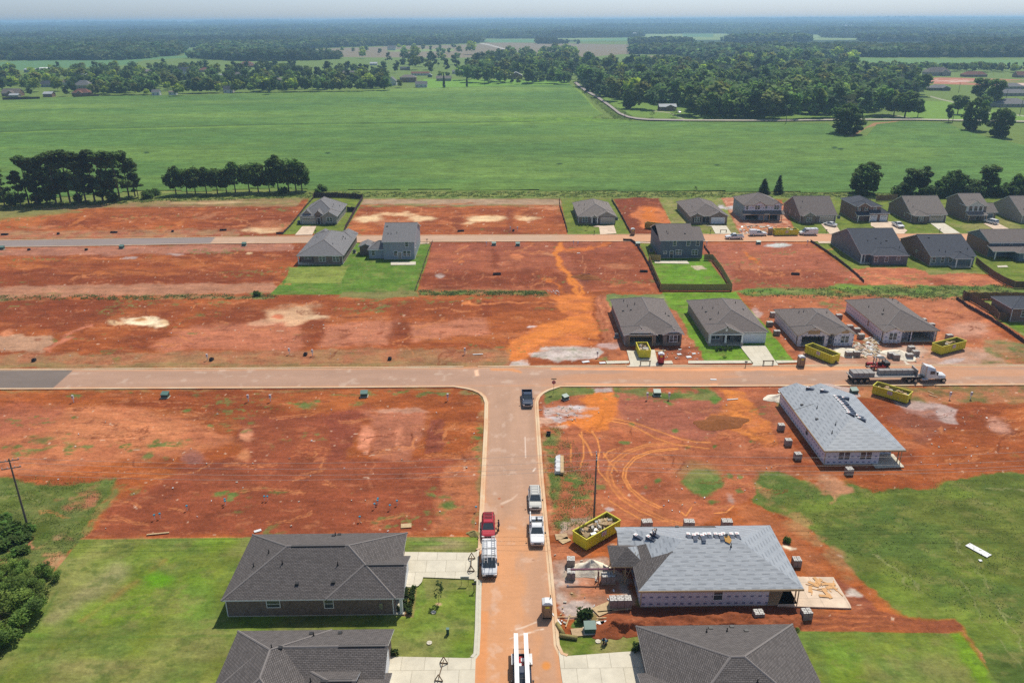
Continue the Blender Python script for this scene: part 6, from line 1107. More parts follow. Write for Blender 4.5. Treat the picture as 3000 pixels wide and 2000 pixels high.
for px, py, top, k, wd, lab in ((2532,568,474, 'oak1', .95, 'broad dark tree behind the slate-roofed brick house'),(2560,568,505, 'tall1', .8, 'thin light tree just right of the broad dark one'),(2665,570,490, 'tall0', 1.35, 'dark conical tree, left of a pair behind the houses'),(2697,566,489, 'tall1', 1.5, 'olive tree with clear trunk, right of a pair behind the houses'),(2642,575,530, 'broad1', 1, 'low leafy tree at the foot of the pair'),
  (2745,574,528, 'broad0', 1, 'brownish low tree left of the leaning tree'),(2785,574,495, 'oak1', .85, 'layered leaning dark tree behind the white-fronted house'),(2812,570,508, 'tall0', 1.2, 'slim dark tree beside the layered leaning one'),(2850,570,520, 'broad1', 1.3, 'light round tree between two dark ones'),(2890,568,480, 'tall0', 1.4, 'tall dark leaning tree, highest of the right-hand group'),(2975,570,508, 'oak0', .8, 'loose tree with bare trunk near the right edge'),(2945,572,535, 'broad0', 1.2, 'wide low tree near the right edge'),(3000,572,520, 'broad1', 1.1, 'leafy tree cut by the right frame edge'),
  (2237,568,524, 'cedar0', 1.9, 'dark pointed cedar, left and wider of two by the shell house'),(2280,567,514, 'cedar0', 1.3, 'dark columnar cedar, right and slimmer of two'),(2036,566,545, 'sapling', 1.6, 'small lone tree on the field margin')):
 tree(k, px, py, th(px, py, top), lab, None, wide=wd)
# big trees around the farm road and far lawns
BIG = [(2480,392,302, 'oak0', 1.15, 'huge broad oak standing alone in the crop corner'),(1843,318,258, 'oak1', .8, 'round spreading tree on the lawn beside the farm road'),(2853,382,285, 'oak1', .8, 'big loose oak, left of two at the right field edge'),(2925,402,315, 'oak0', .8, 'big dark oak, right of two at the right field edge'),
 (2650,345,262, 'broad2', 1.25, 'rounded tree on the lawn with a dark shadow pool'),(2618,342,275, 'broad1', 1.2, 'leafy tree next to the driveway, left of the rounded one'),(2688,344,290, 'broad0', .9, 'small upright tree at the right end of the lawn group'),(2778,358,303, 'tall0', .9, 'slim tree pair member nearest the lane'),(2805,335,272, 'broad1', 1, 'loose tree above the slim one'),(2865,300,225, 'tall0', 1.4, 'tall twin-topped dark tree, left half'),(2910,310,228, 'tall0', 1.4, 'tall twin-topped dark tree, right half'),(2880,325,275, 'broad2', 1.1, 'mid-size tree below the twin tops'),
 (1910,345,321, 'sapling', 1.8, 'small round ornamental tree on the farm lawn'),(1974,345,317, 'sapling', 2.2, 'small leafy tree near the red brick farmhouse drive'),(1301,258,214, 'column', 1.0, 'tall thin poplar, left of two at the lawn edge'),(1368,256,212, 'column', .8, 'tall thin poplar, right of two at the lawn edge')]
for px, py, top, k, wd, lab in BIG: tree(k, px, py, th(px, py, top), lab, None, wide=wd)
# trees of the village belt and the wood: single-mesh trees, nearest ones individual
MID = []
for i, (k, n, sz) in enumerate((('broad', 260,.95),('broad', 260,.95),('tall', 240,.9),('broad', 240,1.0),('pine', 230,.8),('tall', 230,.95),('broad', 250,.9))):
 h0 = 12; r0 = 5.8 if k == 'broad' else 4.3
 base = ((.11,.19,.045),(.145,.22,.048),(.09,.16,.05),(.17,.20,.05),(.075,.135,.045),(.125,.195,.046),(.26,.34,.04))[i]
 c, which, lob = crown_pts(k, n, h0, r0); lt = tints(base, len(lob), n, .3)[which]*(1+rng.uniform(-.2,.2,(n, 1)))
 V_, F_, T_ = leaf_quads(c, sz, lt); MID.append((V_, F_, T_))
def in_poly(x, y, pts):
 r = False; n = len(pts)
 for i in range(n):
  (ax, ay),(bx, by) = pts[i], pts[(i+1) % n]
  if (ay > y) != (by > y) and x < (bx-ax)*(y-ay)/(by-ay)+ax: r = not r
 return r
WOOD = [(1690,238),(1720,265),(1745,280),(1800,288),(1880,300),(1990,310),(2060,340),(2200,345),(2340,345),(2460,340),(2560,325),(2570,300),(2690,285),(2690,240),(2600,232),(2520,226),(2500,175),(2300,170),(2000,190),(1900,185),(1700,190)]
BELT = [(-60,220),(300,205),(700,200),(1000,205),(1130,220),(1140,258),(1000,262),(860,268),(700,271),(560,266),(430,273),(300,278),(60,270),(-60,275)]
BELT2 = [(1390,185),(1460,165),(1700,150),(1690,225),(1670,245),(1400,248),(1340,238),(1400,215)]
BELT3 = [(2540,198),(3050,205),(3050,215),(2550,208)]
spots = []
def scatter(poly, n, minx=0, hmin=9, hmax=15):
 xs = [p[0] for p in poly]; ys = [p[1] for p in poly]; t = 0
 while n and t < 20000:
  t += 1; px, py = random.uniform(min(xs), max(xs)), random.uniform(min(ys), max(ys))
  if in_poly(px, py, poly): spots.append((px, py, random.uniform(hmin, hmax))); n -= 1
scatter(WOOD, 330, hmin=15, hmax=25)
for a, b in ((1760,285),(1790,296),(1880,318),(1905,322),(1935,305),(2040,342),(2090,345),(2130,346),(2170,348),(2210,348),(2250,349),(2290,349),(2330,348),(2370,346),(2410,344),(2440,343),(2530,340),(2570,338),(1735,268),(1715,255),(2590,336),(2010,335),(1880,290),(1830,290),(1850,300),(1770,275)): spots.append((a, b, random.uniform(17,24)))
for a in range(270,455,13): spots.append((a, 279-(a-270)*.01+random.uniform(-2,2), random.uniform(9,15)))
for a in range(545,1135,12): spots.append((a, 274-(a-545)*.012+random.uniform(-2,1), random.uniform(10,16)))
for a, b, hh in ((88,282,10),(195,282,11),(20,240,12),(60,250,12),(95,255,9),(430,280,7),(525,283,13),(500,250,12),(590,272,9),(610,272,9),(640,273,10),(790,278,13),(770,240,16),(700,250,13),(250,225,11),(270,222,12),(210,230,13),(180,222,12)): spots.append((a, b, hh))
for a, b, hh in ((1063,172,12),(1105,195,9),(1140,185,12),(1185,178,12),(1215,178,18),(1262,185,14),(1215,205,15),(1165,200,8),(1255,205,11),(1340,205,10),(1372,212,13),(1310,212,12),(1430,243,14),(1402,242,11),(1300,185,10),(1340,175,9),(1240,148,10),(1300,160,9),(1315,158,9),(1283,158,9),(1490,170,14),(1380,160,20),(1345,158,12),(1530,225,13),(1545,245,7),(1565,245,7),(1585,245,7),(1608,245,9),(1640,248,10),(1660,247,10),(1500,246,6),(1520,247,6),(1140,256,5),(1170,257,6),(1208,254,6),(1160,256,5),(1290,228,6),(1312,228,5),(1362,225,7),(1205,190,13),(1230,196,12),(1275,200,13),(1180,196,9),(1330,190,11),(1290,176,10),(1395,195,13),(1350,222,9),(1395,225,12),(1262,215,9),(1160,214,9),(1125,205,9),(1450,240,12),(1600,230,14),(1580,225,15),(1480,226,15),(1430,215,15),(1440,200,14),(1620,235,13)): spots.append((a, b, hh*1.45))
scatter(BELT, 480, hmin=9, hmax=17); scatter(BELT2,170, hmin=13, hmax=22); scatter([(1000,150),(1180,140),(1380,136),(1420,150),(1250,160),(1000,168)],26, hmin=9, hmax=16); scatter(BELT3,60, hmin=8, hmax=12)
for x in range(2560,3060,14): spots.append((x, 207+random.uniform(-1,6), random.uniform(8,13)))
HOUSEPX = [(v[1], v[2], v[3]) for v in VI]
def clear(px, py, hh):
 x, y = P(px, py)
 for a, b, w_ in HOUSEPX:
  hx, hy = P(a, b)
  if abs(x-hx) < w_/2+2.5 and hy-4 < y < hy+18: return False
  if abs(px-a) < 16 and 0 < py-b < 14 and hh > 7: return False
 return True
spots = [s for s in spots if clear(*s)]
# lay them so the ones that show largest become individual trees
spots.sort(key=lambda s: -s[2]*(s[1]-57))
LABW = {'wood': ('leafy tree in the dense wood behind the farm road', 'trees of the dense wood'), 'belt': ('dark tree in the belt between crop field and village', 'trees of the village belt'), 'lawn': ('tree scattered over the village lawns left of the farm road', 'trees on the village lawns')}
MIDME = []
for (V_, F_, T_) in MID:
 me = np_mesh('tree', V_, F_, [M['leaf']], False, T_); MIDME.append(me)
n_ind = 285
for i, (px, py, hh) in enumerate(spots[:n_ind]):
 x, y = P(px, py); o = bpy.data.objects.new('tree', MIDME[int(rng.choice(7, p=(.2,.2,.17,.14,.08,.17,.04)))]); C.objects.link(o)
 s = hh/12; o.location = (x, y, -.2); o.rotation_euler = (0,0, random.uniform(0,6.28)); o.scale = (s*random.uniform(.85,1.2), s*random.uniform(.85,1.2), s)
 key = 'wood' if px > 1688 and py > 170 else 'belt' if px < 1140 and py > 215 else 'lawn'
 if px > 2540 and py < 222: lab, g = 'small tree in the row behind the far right houses', 'trees behind the far right houses'
 else: lab, g = LABW[key]
 tag(o, lab, 'tree', g)
def bake(name, pts, hs, protos, label, grow=None):
 """many trees too far to tell apart, as one object"""
 Vs, Fs, Ts = [],[],[]; off = 0
 for (x, y, z), h in zip(pts, hs):
  V_, F_, T_ = protos[random.randrange(len(protos))]; a = random.uniform(0,6.28); ca, sa = math.cos(a), math.sin(a); s = h/12.0; g = grow if grow else 1.0
  q = np.stack([(V_[:, 0]*ca-V_[:, 1]*sa)*s*g+x, (V_[:, 0]*sa+V_[:, 1]*ca)*s*g+y, V_[:, 2]*s+z],1); Vs.append(q); Fs.append(F_+off); off += len(q); Ts.append(T_*random.uniform(.55,1.5)*(.7+.6*(math.sin(x*.004+y*.002)*math.sin(y*.0035-x*.0017)+.5)))
 me = np_mesh(name, np.concatenate(Vs), np.concatenate(Fs),[M['leaf_far']], False, np.concatenate(Ts)); return tag(link(name, me), label, 'woodland', kind='stuff')
M['leaf_far'] = foliage('foliage_far', False)
rest = spots[n_ind:]; bake('village_trees', [(*P(a, b),-.2) for a, b, _ in rest],[c for *_, c in rest], MID, 'small trees mingled among the village houses')
# thick undergrowth inside the wood so its floor stays dark
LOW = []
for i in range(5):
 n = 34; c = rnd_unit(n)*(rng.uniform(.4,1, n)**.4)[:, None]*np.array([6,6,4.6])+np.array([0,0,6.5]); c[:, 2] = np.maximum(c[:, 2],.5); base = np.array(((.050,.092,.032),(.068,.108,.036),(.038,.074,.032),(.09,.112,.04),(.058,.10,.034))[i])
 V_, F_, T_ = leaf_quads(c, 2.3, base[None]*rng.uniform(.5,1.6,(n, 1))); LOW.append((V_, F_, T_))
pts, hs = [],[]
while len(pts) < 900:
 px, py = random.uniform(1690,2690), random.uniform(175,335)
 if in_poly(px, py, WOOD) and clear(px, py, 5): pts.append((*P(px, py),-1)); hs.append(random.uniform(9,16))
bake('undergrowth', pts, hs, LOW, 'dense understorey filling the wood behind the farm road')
# distant woodland up to the horizon
FARW = [[(-500,168),(0,176),(380,175),(530,160),(545,138),(640,138),(650,145),(600,150),(560,170),(700,178),(900,178),(1000,172),(800,160),(800,148),(1000,140),(1100,138),(1400,127),(1430,118),(1570,118),(1575,130),(1690,131),(1695,124),(1850,126),(1850,160),(1900,160),(2000,165),(2100,200),(2300,175),(2510,170),(3500,170),(3500,62),(2200,62),(1500,66),(1000,70),(400,74),(-500,76)]]
HOLES = [[(1400,116),(1570,114),(1572,127),(1440,128)],[(1690,116),(1860,110),(1860,120),(1700,124)],[(1880,160),(1985,160),(1975,186),(1885,182)],[(2000,98),(2090,99),(2090,110),(2000,109)],[(2200,134),(2380,138),(2375,147),(2110,148)],[(800,150),(1000,139),(1400,129),(1850,129),(1845,160),(1500,170),(1000,170)]]
pts, hs = [],[]; row = 178.0
while row > 63.5:
 dd = row-57; st = 72.0/dd  # metres per pixel there
 w_ = 10 if st < 1.2 else 14; stepx = max(w_/st*.62,3.2); px = -480.0
 while px < 3480:
  q, r_ = px+random.uniform(-.5,.5)*stepx, row+random.uniform(-1,1)*.9+ROLL*(1500-px)
  if in_poly(q, r_-ROLL*(1500-q)*.3, FARW[0]) and not any(in_poly(q, r_, hp) for hp in HOLES):
   pts.append((q, r_)); hs.append(random.uniform(14,21)*min(1+max(0, st-1.6)*.13,1.8))
  px += stepx
 row -= max(.9, dd*.018)
qq = np.array(pts); wx_, wy_ = unproj(qq[:, 0], qq[:, 1]); hs = np.array(hs)
gz_ = np.where(wy_ > 2500, sstep(2500,15000, wy_)*(38+34*(fbm(wx_, wy_, 2200,1200,4,5)-.5)*2),0)
hs = np.maximum(6, hs+np.where(fbm(wx_, wy_, 400,300,2,19) > .6,4,0)+(fbm(wx_, wy_, 150,90,2,29)-.5)*9+(fbm(wx_, wy_, 900,420,3,37)-.45)*30*sstep(1800,3500, wy_)); kp = (fbm(wx_, wy_, 900,500,3,9) > .39) | (wy_ < 1900)
pts = list(zip(wx_[kp], wy_[kp], gz_[kp]-2)); hs = list(hs[kp])
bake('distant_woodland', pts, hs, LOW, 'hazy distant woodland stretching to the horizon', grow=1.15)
print('FAR', len(pts), 'SPOTS', len(spots))
# near plants
tree('vine', 5,1815,3.4, 'large tangled bush mass at the lower left edge', None, 'bush', 'bush', wide=1.45); tree('vine', 90,1712,1.9, 'vine-covered mound on the lawn corner, right part of the tangle', None, 'bush', 'bush', wide=1.5); tree('vine', -70,1905,3.2, 'dark bush cut by the lower left frame corner', None, 'bush', 'bush', wide=1.2); tree('vine', 15,1690,2.2, 'low green bramble heap by the left edge', None, 'bush', 'bush', wide=1.3)
for a, b, hh in ((20,1560,1.6),(60,1585,1.3),(10,1600,1.5),(40,1550,1.2),(82,1552,1.0),(5,1530,1.3),(60,1620,1.2)): tree('bush0', a, b, hh, 'bright green weedy clump near the leaning left pole', 'weed clumps by the left pole', 'bush', 'bush', wide=1.6)
tree('sapling', 1286,1765,3.3, 'thin staked sapling on the lawn beside the planted bed', None, 'sapling', 'young tree'); tree('sapling', 2126,1040,2.6, 'thin sapling on the bright lawn along the cross street', None, 'sapling', 'young tree'); tree('sapling', 1720,674,2.6, 'thin sapling before the house between silt fences', None, 'sapling', 'young tree')
for px, py in K(600,1480,2.767,(1634,690),(1688,680),(1630,735),(1685,718),(1620,785),(1662,820),(1660,865),(1612,835),(1590,850),(1680,765)): tree('shrub', px, py+2, random.uniform(.6,.9), 'small round shrub in the mulch bed', 'shrubs of the mulch bed', 'shrub', 'shrub')
for px, py in ((1170,1617),(1176,1612),(1156,1918),(1863,1905),(1866,1898)): tree('shrub', px, py, .9, 'reddish shrub by a garage corner next to a driveway', 'shrubs at garage corners', 'shrub', 'shrub')
for px, py in ((2100,1027),(2112,1027),(2126,1026),(2140,1025),(1697,661),(1706,661),(1716,661),(958,659),(968,660),(978,660),(877,657)): tree('shrub', px, py, .8, 'foundation shrub against a house front', 'foundation shrubs', 'shrub', 'shrub')
tree('bush0', 752,866,1.5, 'dark weedy bush at the lawn corner on the swale', None, 'bush', 'bush'); tree('bush1', 1714,1815,1.8, 'green weeds around the near transformer box', None, 'bush', 'bush'); tree('bush0', 2305,1586,.8, 'single dark weed clump right of the grey-roofed site', None, 'bush', 'bush')
# loose grass tufts and weeds over the rough ground
def tufts(name, n, polys, size, base, label):
 cs = []
 for poly in polys:
  xs = [p[0] for p in poly]; ys = [p[1] for p in poly]; k = 0; t = 0
  while k < n and t < n*9:
   t += 1; px, py = random.uniform(min(xs), max(xs)), random.uniform(min(ys), max(ys))
   if not in_poly(px, py, poly): continue
   x, y = P(px, py)
   if math.sin(x*.9+2*math.sin(y*.31))*math.sin(y*1.1+2*math.sin(x*.37)) < random.uniform(-.6,.5): continue
   for _ in range(4): cs.append((x+random.gauss(0,.4), y+random.gauss(0,.4), random.uniform(.02,.16)))
   k += 1
 cs = np.array(cs); V_, F_, T_ = leaf_quads(cs, size, np.array(base)[None]*rng.uniform(.7,1.3,(len(cs),1)), up=1.2)
 return tag(link(name, np_mesh(name, V_, F_, [M['leaf_far']], False, T_)), label, 'weeds', kind='stuff')
tufts('weeds', 800,[[(1595,1250),(1640,1250),(1740,1380),(1740,1520),(1625,1560)],[(2230,1390),(2420,1440),(3000,1390),(3000,1850),(2800,1800),(2430,1590),(2220,1470)],[(0,1400),(340,1400),(250,1570),(100,1700),(0,1640)]],.07,(.19,.25,.065), 'loose green weeds over the rough ground')
tufts('weeds', 450,[[(2145,848),(2960,832),(2960,885),(2200,868)],[(2400,845),(2960,836),(2960,880),(2400,866)],[(0,866),(820,862),(800,874),(0,880)],[(1225,850),(1600,852),(1590,866),(1230,864)]],.16,(.125,.18,.045), 'green scrub strip along the drainage swale')
tufts('weeds', 3500,[[(0,600),(440,578),(960,562),(3000,560),(3000,578),(950,578),(440,592),(0,618)]],.26,(.14,.20,.04), 'tall weeds along the margin of the crop field')
tufts('weeds', 1200,[[(1000,358),(1850,344),(1850,356),(1000,366)],[(1680,250),(1700,250),(1860,345),(1800,348)]],.4,(.14,.22,.04), 'taller weeds along the ditch through the crop')
# ================================================================ vehicles
def paint(name, c, rough=.28): 
 if name not in M: M[name] = plain(name, c, rough, .6,0,.04)
 return M[name]
paint('car_white', (.72,.73,.74)); paint('car_red', (.42,.015,.03)); paint('car_navy', (.02,.035,.07)); paint('car_champagne', (.56,.55,.50)); paint('car_silver', (.5,.52,.55)); paint('car_maroon', (.12,.02,.05))
paint('lamp_glass', (.8,.8,.78),.1); paint('lamp_red', (.5,.02,.02),.2)
def ring(x, hw, zb, zt, r=.12, top=None):
 top = hw-.12 if top is None else top
 return [(x, -hw*.96, zb),(x, -hw, zb+r),(x, -hw, zt-r),(x, -top, zt),(x, top, zt),(x, hw, zt-r),(x, hw, zb+r),(x, hw*.96, zb)]
def wheel(root, x, y, r=.38, w=.26, side=1, rim='chrome'):
 t = MB().cyl((x, y-w/2, r),(x, y+w/2, r), r, n=14).build('wheel', M['rubber'], root)
 MB().cyl((x, y+side*(w/2-.02), r),(x, y+side*(w/2+.012), r), r*.6, n=10).build('rim', M[rim], t)
def vehicle(kind, x, y, rz, col, label, group=None, name=None):
 """front faces +x before turning"""
 nm = dict(pickup='pickup_truck', suv='sport_utility_car', van='cargo_van', sedan='sedan_car')[kind]
 root = empty(name or nm, (x, y, .02), rz, label, 'pickup truck' if kind == 'pickup' else 'van' if kind == 'van' else 'car', group)
 c = M[col]; g = M['glass']
 if kind == 'pickup':
  Ln, hw = 2.9,1.0
  MB().loft([ring(-Ln+2.2, hw, .45,1.22), ring(.9, hw, .4,1.2), ring(1.2, hw, .4,1.16), ring(2.3, hw*.97,.42,1.08), ring(2.75, hw*.93,.45,1.0), ring(2.88, hw*.86,.5,.9)]).build('body', c, root, False)
  b = MB(); b.box(-Ln, -.65,-hw, -hw+.12,.5,1.22); b.box(-Ln, -.65, hw-.12, hw, .5,1.22); b.box(-Ln, -Ln+.1,-hw+.12, hw-.12,.5,1.2); b.build('truck_bed', c, root); MB().box(-Ln+.1,-.7,-hw+.12, hw-.12,.5,.68).build('bed_liner', M['black'], root)
  cab = [(-.72,1.2,.86),(1.25,1.18,.90),(-.45,1.80,.70),(.55,1.80,.70)]
  wheels = (1.85,-1.75); R_ = .40; fx = 2.88
 elif kind == 'suv':
  Ln, hw = 2.4,.95
  MB().loft([ring(-2.4, hw*.9,.5,.95), ring(-2.3, hw, .42,1.12), ring(.8, hw, .38,1.1), ring(1.1, hw, .38,1.05), ring(2.1, hw*.96,.4,.98), ring(2.35, hw*.9,.45,.85), ring(2.42, hw*.84,.5,.8)]).build('body', c, root)
  cab = [(-2.3,1.08,.84),(1.2,1.06,.86),(-2.1,1.72,.68),(.4,1.72,.68)]; wheels = (1.5,-1.45); R_ = .37; fx = 2.42
 elif kind == 'van':
  Ln, hw = 2.9,1.0
  MB().loft([ring(-2.9, hw*.97,.45,2.15,.25), ring(-2.8, hw, .38,2.25,.3), ring(1.15, hw, .36,2.25,.3,.78), ring(1.35, hw, .36,1.5,.15,.86), ring(2.1, hw, .38,1.28,.12,.86), ring(2.75, hw*.93,.42,1.02), ring(2.92, hw*.85,.5,.85)]).build('body', c, root)
  cab = None; wheels = (1.95,-1.75); R_ = .38; fx = 2.92
  w_ = MB(); w_.add([(2.07,-.84,1.33),(2.07,.84,1.33),(1.22,.74,2.16),(1.22,-.74,2.16)],[(0,1,2,3)]); w_.add([(2.12,-.80,1.30),(2.12,.80,1.30),(1.27,.70,2.16),(1.27,-.70,2.16)],[(0,1,2,3)]); w_.build('windshield', g, root)
  for s in (-1,1): MB().box(.3,1.35, s*1.004-.008, s*1.004+.008,1.42,1.9).build('side_window', g, root)
 else:
  Ln, hw = 2.4,.92
  MB().loft([ring(-2.38, hw*.85,.5,.9), ring(-2.2, hw*.95,.4,1.0), ring(-1.3, hw, .32,1.02), ring(.8, hw, .32,.98), ring(1.9, hw*.95,.35,.85), ring(2.3, hw*.88,.4,.72), ring(2.4, hw*.8,.45,.65)]).build('body', c, root)
  cab = [(-1.7,.98,.80),(1.1,.95,.82),(-.9,1.42,.62),(.25,1.42,.62)]; wheels = (1.45,-1.4); R_ = .33; fx = 2.4
 if cab:
  (xa, za, wa),(xb, zb, wb),(xc, zc, wc),(xd, zd, wd) = cab
  gl = MB(); gl.add([(xa, -wa, za),(xb, -wb, zb),(xb, wb, zb),(xa, wa, za),(xc, -wc, zc),(xd, -wd, zd),(xd, wd, zd),(xc, wc, zc)],[(0,1,5,4),(1,2,6,5),(2,3,7,6),(3,0,4,7)]); gl.build('windows', g, root)
  rf = MB(); rf.loft([[(xc-.04,-wc-.02, zc-.03),(xc-.04, wc+.02, zc-.03),(xd+.06, wd+.02, zd-.03),(xd+.06,-wd-.02, zd-.03)],[(xc+.03,-wc+.06, zc+.06),(xc+.03, wc-.06, zc+.06),(xd-.06, wd-.06, zd+.05),(xd-.06,-wd+.06, zd+.05)]]); rf.build('cab_roof', c, root)
  pl = MB()
  for s in (-1,1):
   pl.cyl((xb, s*wb, zb),(xd, s*wd, zd),.05, n=5); pl.cyl((xa, s*wa, za),(xc, s*wc, zc),.07, n=5)
   for f in ((.5,) if kind != 'suv' else (.35,.7)): pl.cyl((xa+(xb-xa)*f, s*(wa+.01), za),(xc+(xd-xc)*f, s*(wc+.01), zc),.045, n=5)
  pl.build('pillars', c, root)
 for wx_ in wheels:
  for s in (-1,1): wheel(root, wx_, s*(hw-.12), R_, .25, s)
 MB().box(fx-.12, fx+.06,-hw*.86, hw*.86,.42,.62).build('front_bumper', M['steel' if kind == 'pickup' else 'black'] if kind != 'suv' else c, root)
 MB().box(fx-.05, fx+.03,-.5,.5,.66,.84).build('grille', M['black'], root)
 for s in (-1,1):
  MB().box(fx-.14, fx+.02, s*.72-.17, s*.72+.17,.70,.86).build('headlight', M['lamp_glass'], root)
  MB().box(-Ln-.02,-Ln+.06, s*(hw-.12)-.08, s*(hw-.12)+.08,.75,1.05).build('tail_light', M['lamp_red'], root)
  MB().box(1.0 if kind != 'van' else 1.35,1.18 if kind != 'van' else 1.5, s*(hw+.14)-.1, s*(hw+.14)+.1,1.08,1.28 if kind != 'van' else 1.5).build('mirror', M['black'], root)
 return root
S_ = -math.pi/2
def at_front(px, py, half, yaw=S_):
 x, y = P(px, py); return x-math.cos(yaw)*half, y-math.sin(yaw)*half
PK = 'vehicles parked along the street'
vehicle('pickup', *at_front(1546,1197,2.9), S_, 'car_navy', 'dark blue pickup with open bed, alone by the junction corner', PK)
v = vehicle('suv', *at_front(1569,1500,2.45), S_-.01, 'car_champagne', 'pale champagne car with roof rack bars, directly behind the white pickup', PK)
rb = MB()
for s in (-.5,.5): rb.box(-1.9,.3, s-.03, s+.03,1.80,1.86)
for q in (-1.6,-.9,-.2): rb.box(q-.03, q+.03,-.5,.5,1.86,1.9)
rb.build('roof_rack', M['steel'], v)
v = vehicle('pickup', *at_front(1575,1606,2.95), S_-.01, 'car_white', 'white pickup with tool crates and a long pipe over its bed', PK)
q = MB(); q.box(-2.6,-1.9,-.65,-.1,.7,1.35); q.box(-2.5,-2.0,.2,.75,.7,1.3); q.build('tool_crate', M['car_white'], v); q = MB(); q.box(-1.7,-1.0,.1,.8,.7,1.25); q.box(-1.5,-1.1,-.5,-.1,.7,1.1); q.build('tool_crate', M['black'], v); MB().cyl((-3.5,-.82,1.5),(-.6,-.82,1.9),.09, n=8).build('pipe', M['white'], v)
rk = MB()
for xx in (-2.7,-.8):
 for s in (-.95,.95): rk.cyl((xx, s, 1.2),(xx, s, 1.75),.03, n=5)
 rk.cyl((xx, -.95,1.75),(xx, .95,1.75),.03, n=5)
rk.build('ladder_rack', M['black'], v)
v = vehicle('suv', *at_front(1430,1586,2.45), S_+.01, 'car_red', 'red car with black roof rack, person standing at its door', PK)
q = MB()
for k in range(5): q.box(-1.9+k*.35,-1.82+k*.35,-.55,.55,1.8,1.84)
q.build('roof_rack', M['black'], v)
v = vehicle('van', *at_front(1433,1699,2.95), S_+.02, 'car_white', 'white cargo van carrying two ladders on its roof rack', PK)
def ladder_mb(L0, w=.42, step=.42, r=.022):
 m = MB(); m.box(0, L0,-w/2-r, -w/2+r, -.04,.04); m.box(0, L0, w/2-r, w/2+r, -.04,.04)
 for k in range(1, int(L0/step)): m.box(k*step-.02, k*step+.02,-w/2+r, w/2-r, -.02,.02)
 return m
for k, s in enumerate((-.5,.5)):
 rkm = MB()
 o = ladder_mb(5.2).build('ladder', M['steel'])
 x, y = v.location.x, v.location.y; o.location = (x-s*1.0, y+3.1-.5*k, 2.46); o.rotation_euler = (0,0, S_+.02)
 tag(o, ('aluminium ladder on the van roof, left of the pair', 'aluminium ladder on the van roof, right of the pair')[k == 0], 'ladder', 'ladders on the white van')
for xx in (-2.3,-.6,.9):
 q = MB().box(xx-.03, xx+.03,-.85,.85,2.33,2.39)
 for s in (-.85,.85): q.box(xx-.03, xx+.03, s-.03, s+.03,2.1,2.33)
 q.build('rack_bar', M['black'], v)
bx, by = P(1528,1937)
v = vehicle('pickup', bx, by-2.95, S_, 'car_navy', 'dark pickup at the bottom edge loaded with red and white wrapped goods', PK)
q = MB(); q.box(-2.5,-1.2,-.30,.15,.68,1.15); q.box(-1.9,-.9,.1,.45,.68,1.0); q.build('wrapped_goods', M['lamp_red'], v); q = MB(); q.box(-2.2,-1.7,-.1,.3,1.15,1.25); q.box(-1.5,-.9,-.45,-.05,.8,1.2); q.build('wrapped_goods', M['white'], v)
for s in (-1,1): MB().box(-2.6,-1.0, s*.95-.2, s*.95+.2,1.2,1.48).build('tool_box', M['steel'], v)
rk = MB()
for xx in (-2.75,-.7,1.5):
 rk.cyl((xx, -.9,2.0),(xx, .9,2.0),.035, n=6)
 for s in (-.9,.9): rk.cyl((xx, s, 1.0),(xx, s, 2.0),.035, n=6)
rk.build('ladder_rack', M['black'], v)
for k, s in enumerate((-.60,.52)):
 o = MB().box(-4.4,4.4,-.24,.24,0,.12).box(-4.4,4.4,-.24,-.20,.12,.2).build('gutter_trim', M['white']); o.location = (bx+s, by-2.3,2.04); o.rotation_euler = (0,0, S_)
 tag(o, ('long white trim plank on the dark pickup rack, left one', 'long white trim plank on the dark pickup rack, right one')[k], 'plank', 'planks on the dark pickup')
EW = 0.0
def flatp(px, py): return P(px, py)
x, y = P(2153,702); vehicle('pickup', x, y+.9, math.pi, 'car_white', 'white pickup driving on the far street, dark open bed', 'vehicles by the far street')
x, y = P(2222,692); v = vehicle('pickup', x, y+.9,0, 'car_white', 'white truck with tall work cap beside the brown toilet cabin', 'vehicles by the far street')
q = MB(); q.loft([[(-2.9,-.98,1.1),(-2.9,.98,1.1),(-.7,.98,1.1),(-.7,-.98,1.1)],[(-2.8,-.8,2.05),(-2.8,.8,2.05),(-.85,.8,2.05),(-.85,-.8,2.05)]]); q.build('truck_cap', M['car_white'], v)
x, y = P(2370,690); v = vehicle('van', x, y+.9, math.pi, 'car_white', 'white work van with roof rack, parked right of the yellow skip on the far street', 'vehicles by the far street')
v['label'] = 'white work van right of the yellow skip on the far street'
for xx in (-2.0,-.5,.8): MB().box(xx-.04, xx+.04,-.9,.9,2.35,2.42).build('rack_bar', M['steel'], v)
x, y = P(2432,662); vehicle('sedan', x, y, 2.1, 'car_white', 'white sedan on the drive of the brown gabled brick house', 'vehicles by the far street')
x, y = P(2630,665); vehicle('pickup', x, y, S_, 'car_white', 'white pickup nose-out before the two small white garage doors', 'vehicles by the far street')
x, y = P(2903,655); vehicle('suv', x, y, 1.9, 'car_white', 'white wagon on the drive of the white-fronted house', 'vehicles by the far street')
x, y = P(1990,331); vehicle('suv', x, y, S_, 'car_white', 'tiny white car beside the red brick farmhouse', 'distant cars'); 
for px, py, c, lab in ((568,241, 'car_navy', 'tiny dark car, upper of two on a far village drive'),(571,248, 'car_navy', 'tiny dark car, lower of two on a far village drive'),(590,210, 'car_white', 'tiny white car before the rust-roofed house'),(860,207, 'car_white', 'tiny pale car by the blue-grey house'),(960,220, 'car_white', 'tiny white car near the brown porch house'),(1556,175, 'car_silver', 'tiny silver car on the distant bend of road'),(2715,222, 'car_white', 'tiny car beside the big sandy house')):
 x, y = P(px, py); vehicle('sedan', x, y, random.uniform(-.4,.4), c, lab, 'distant cars')
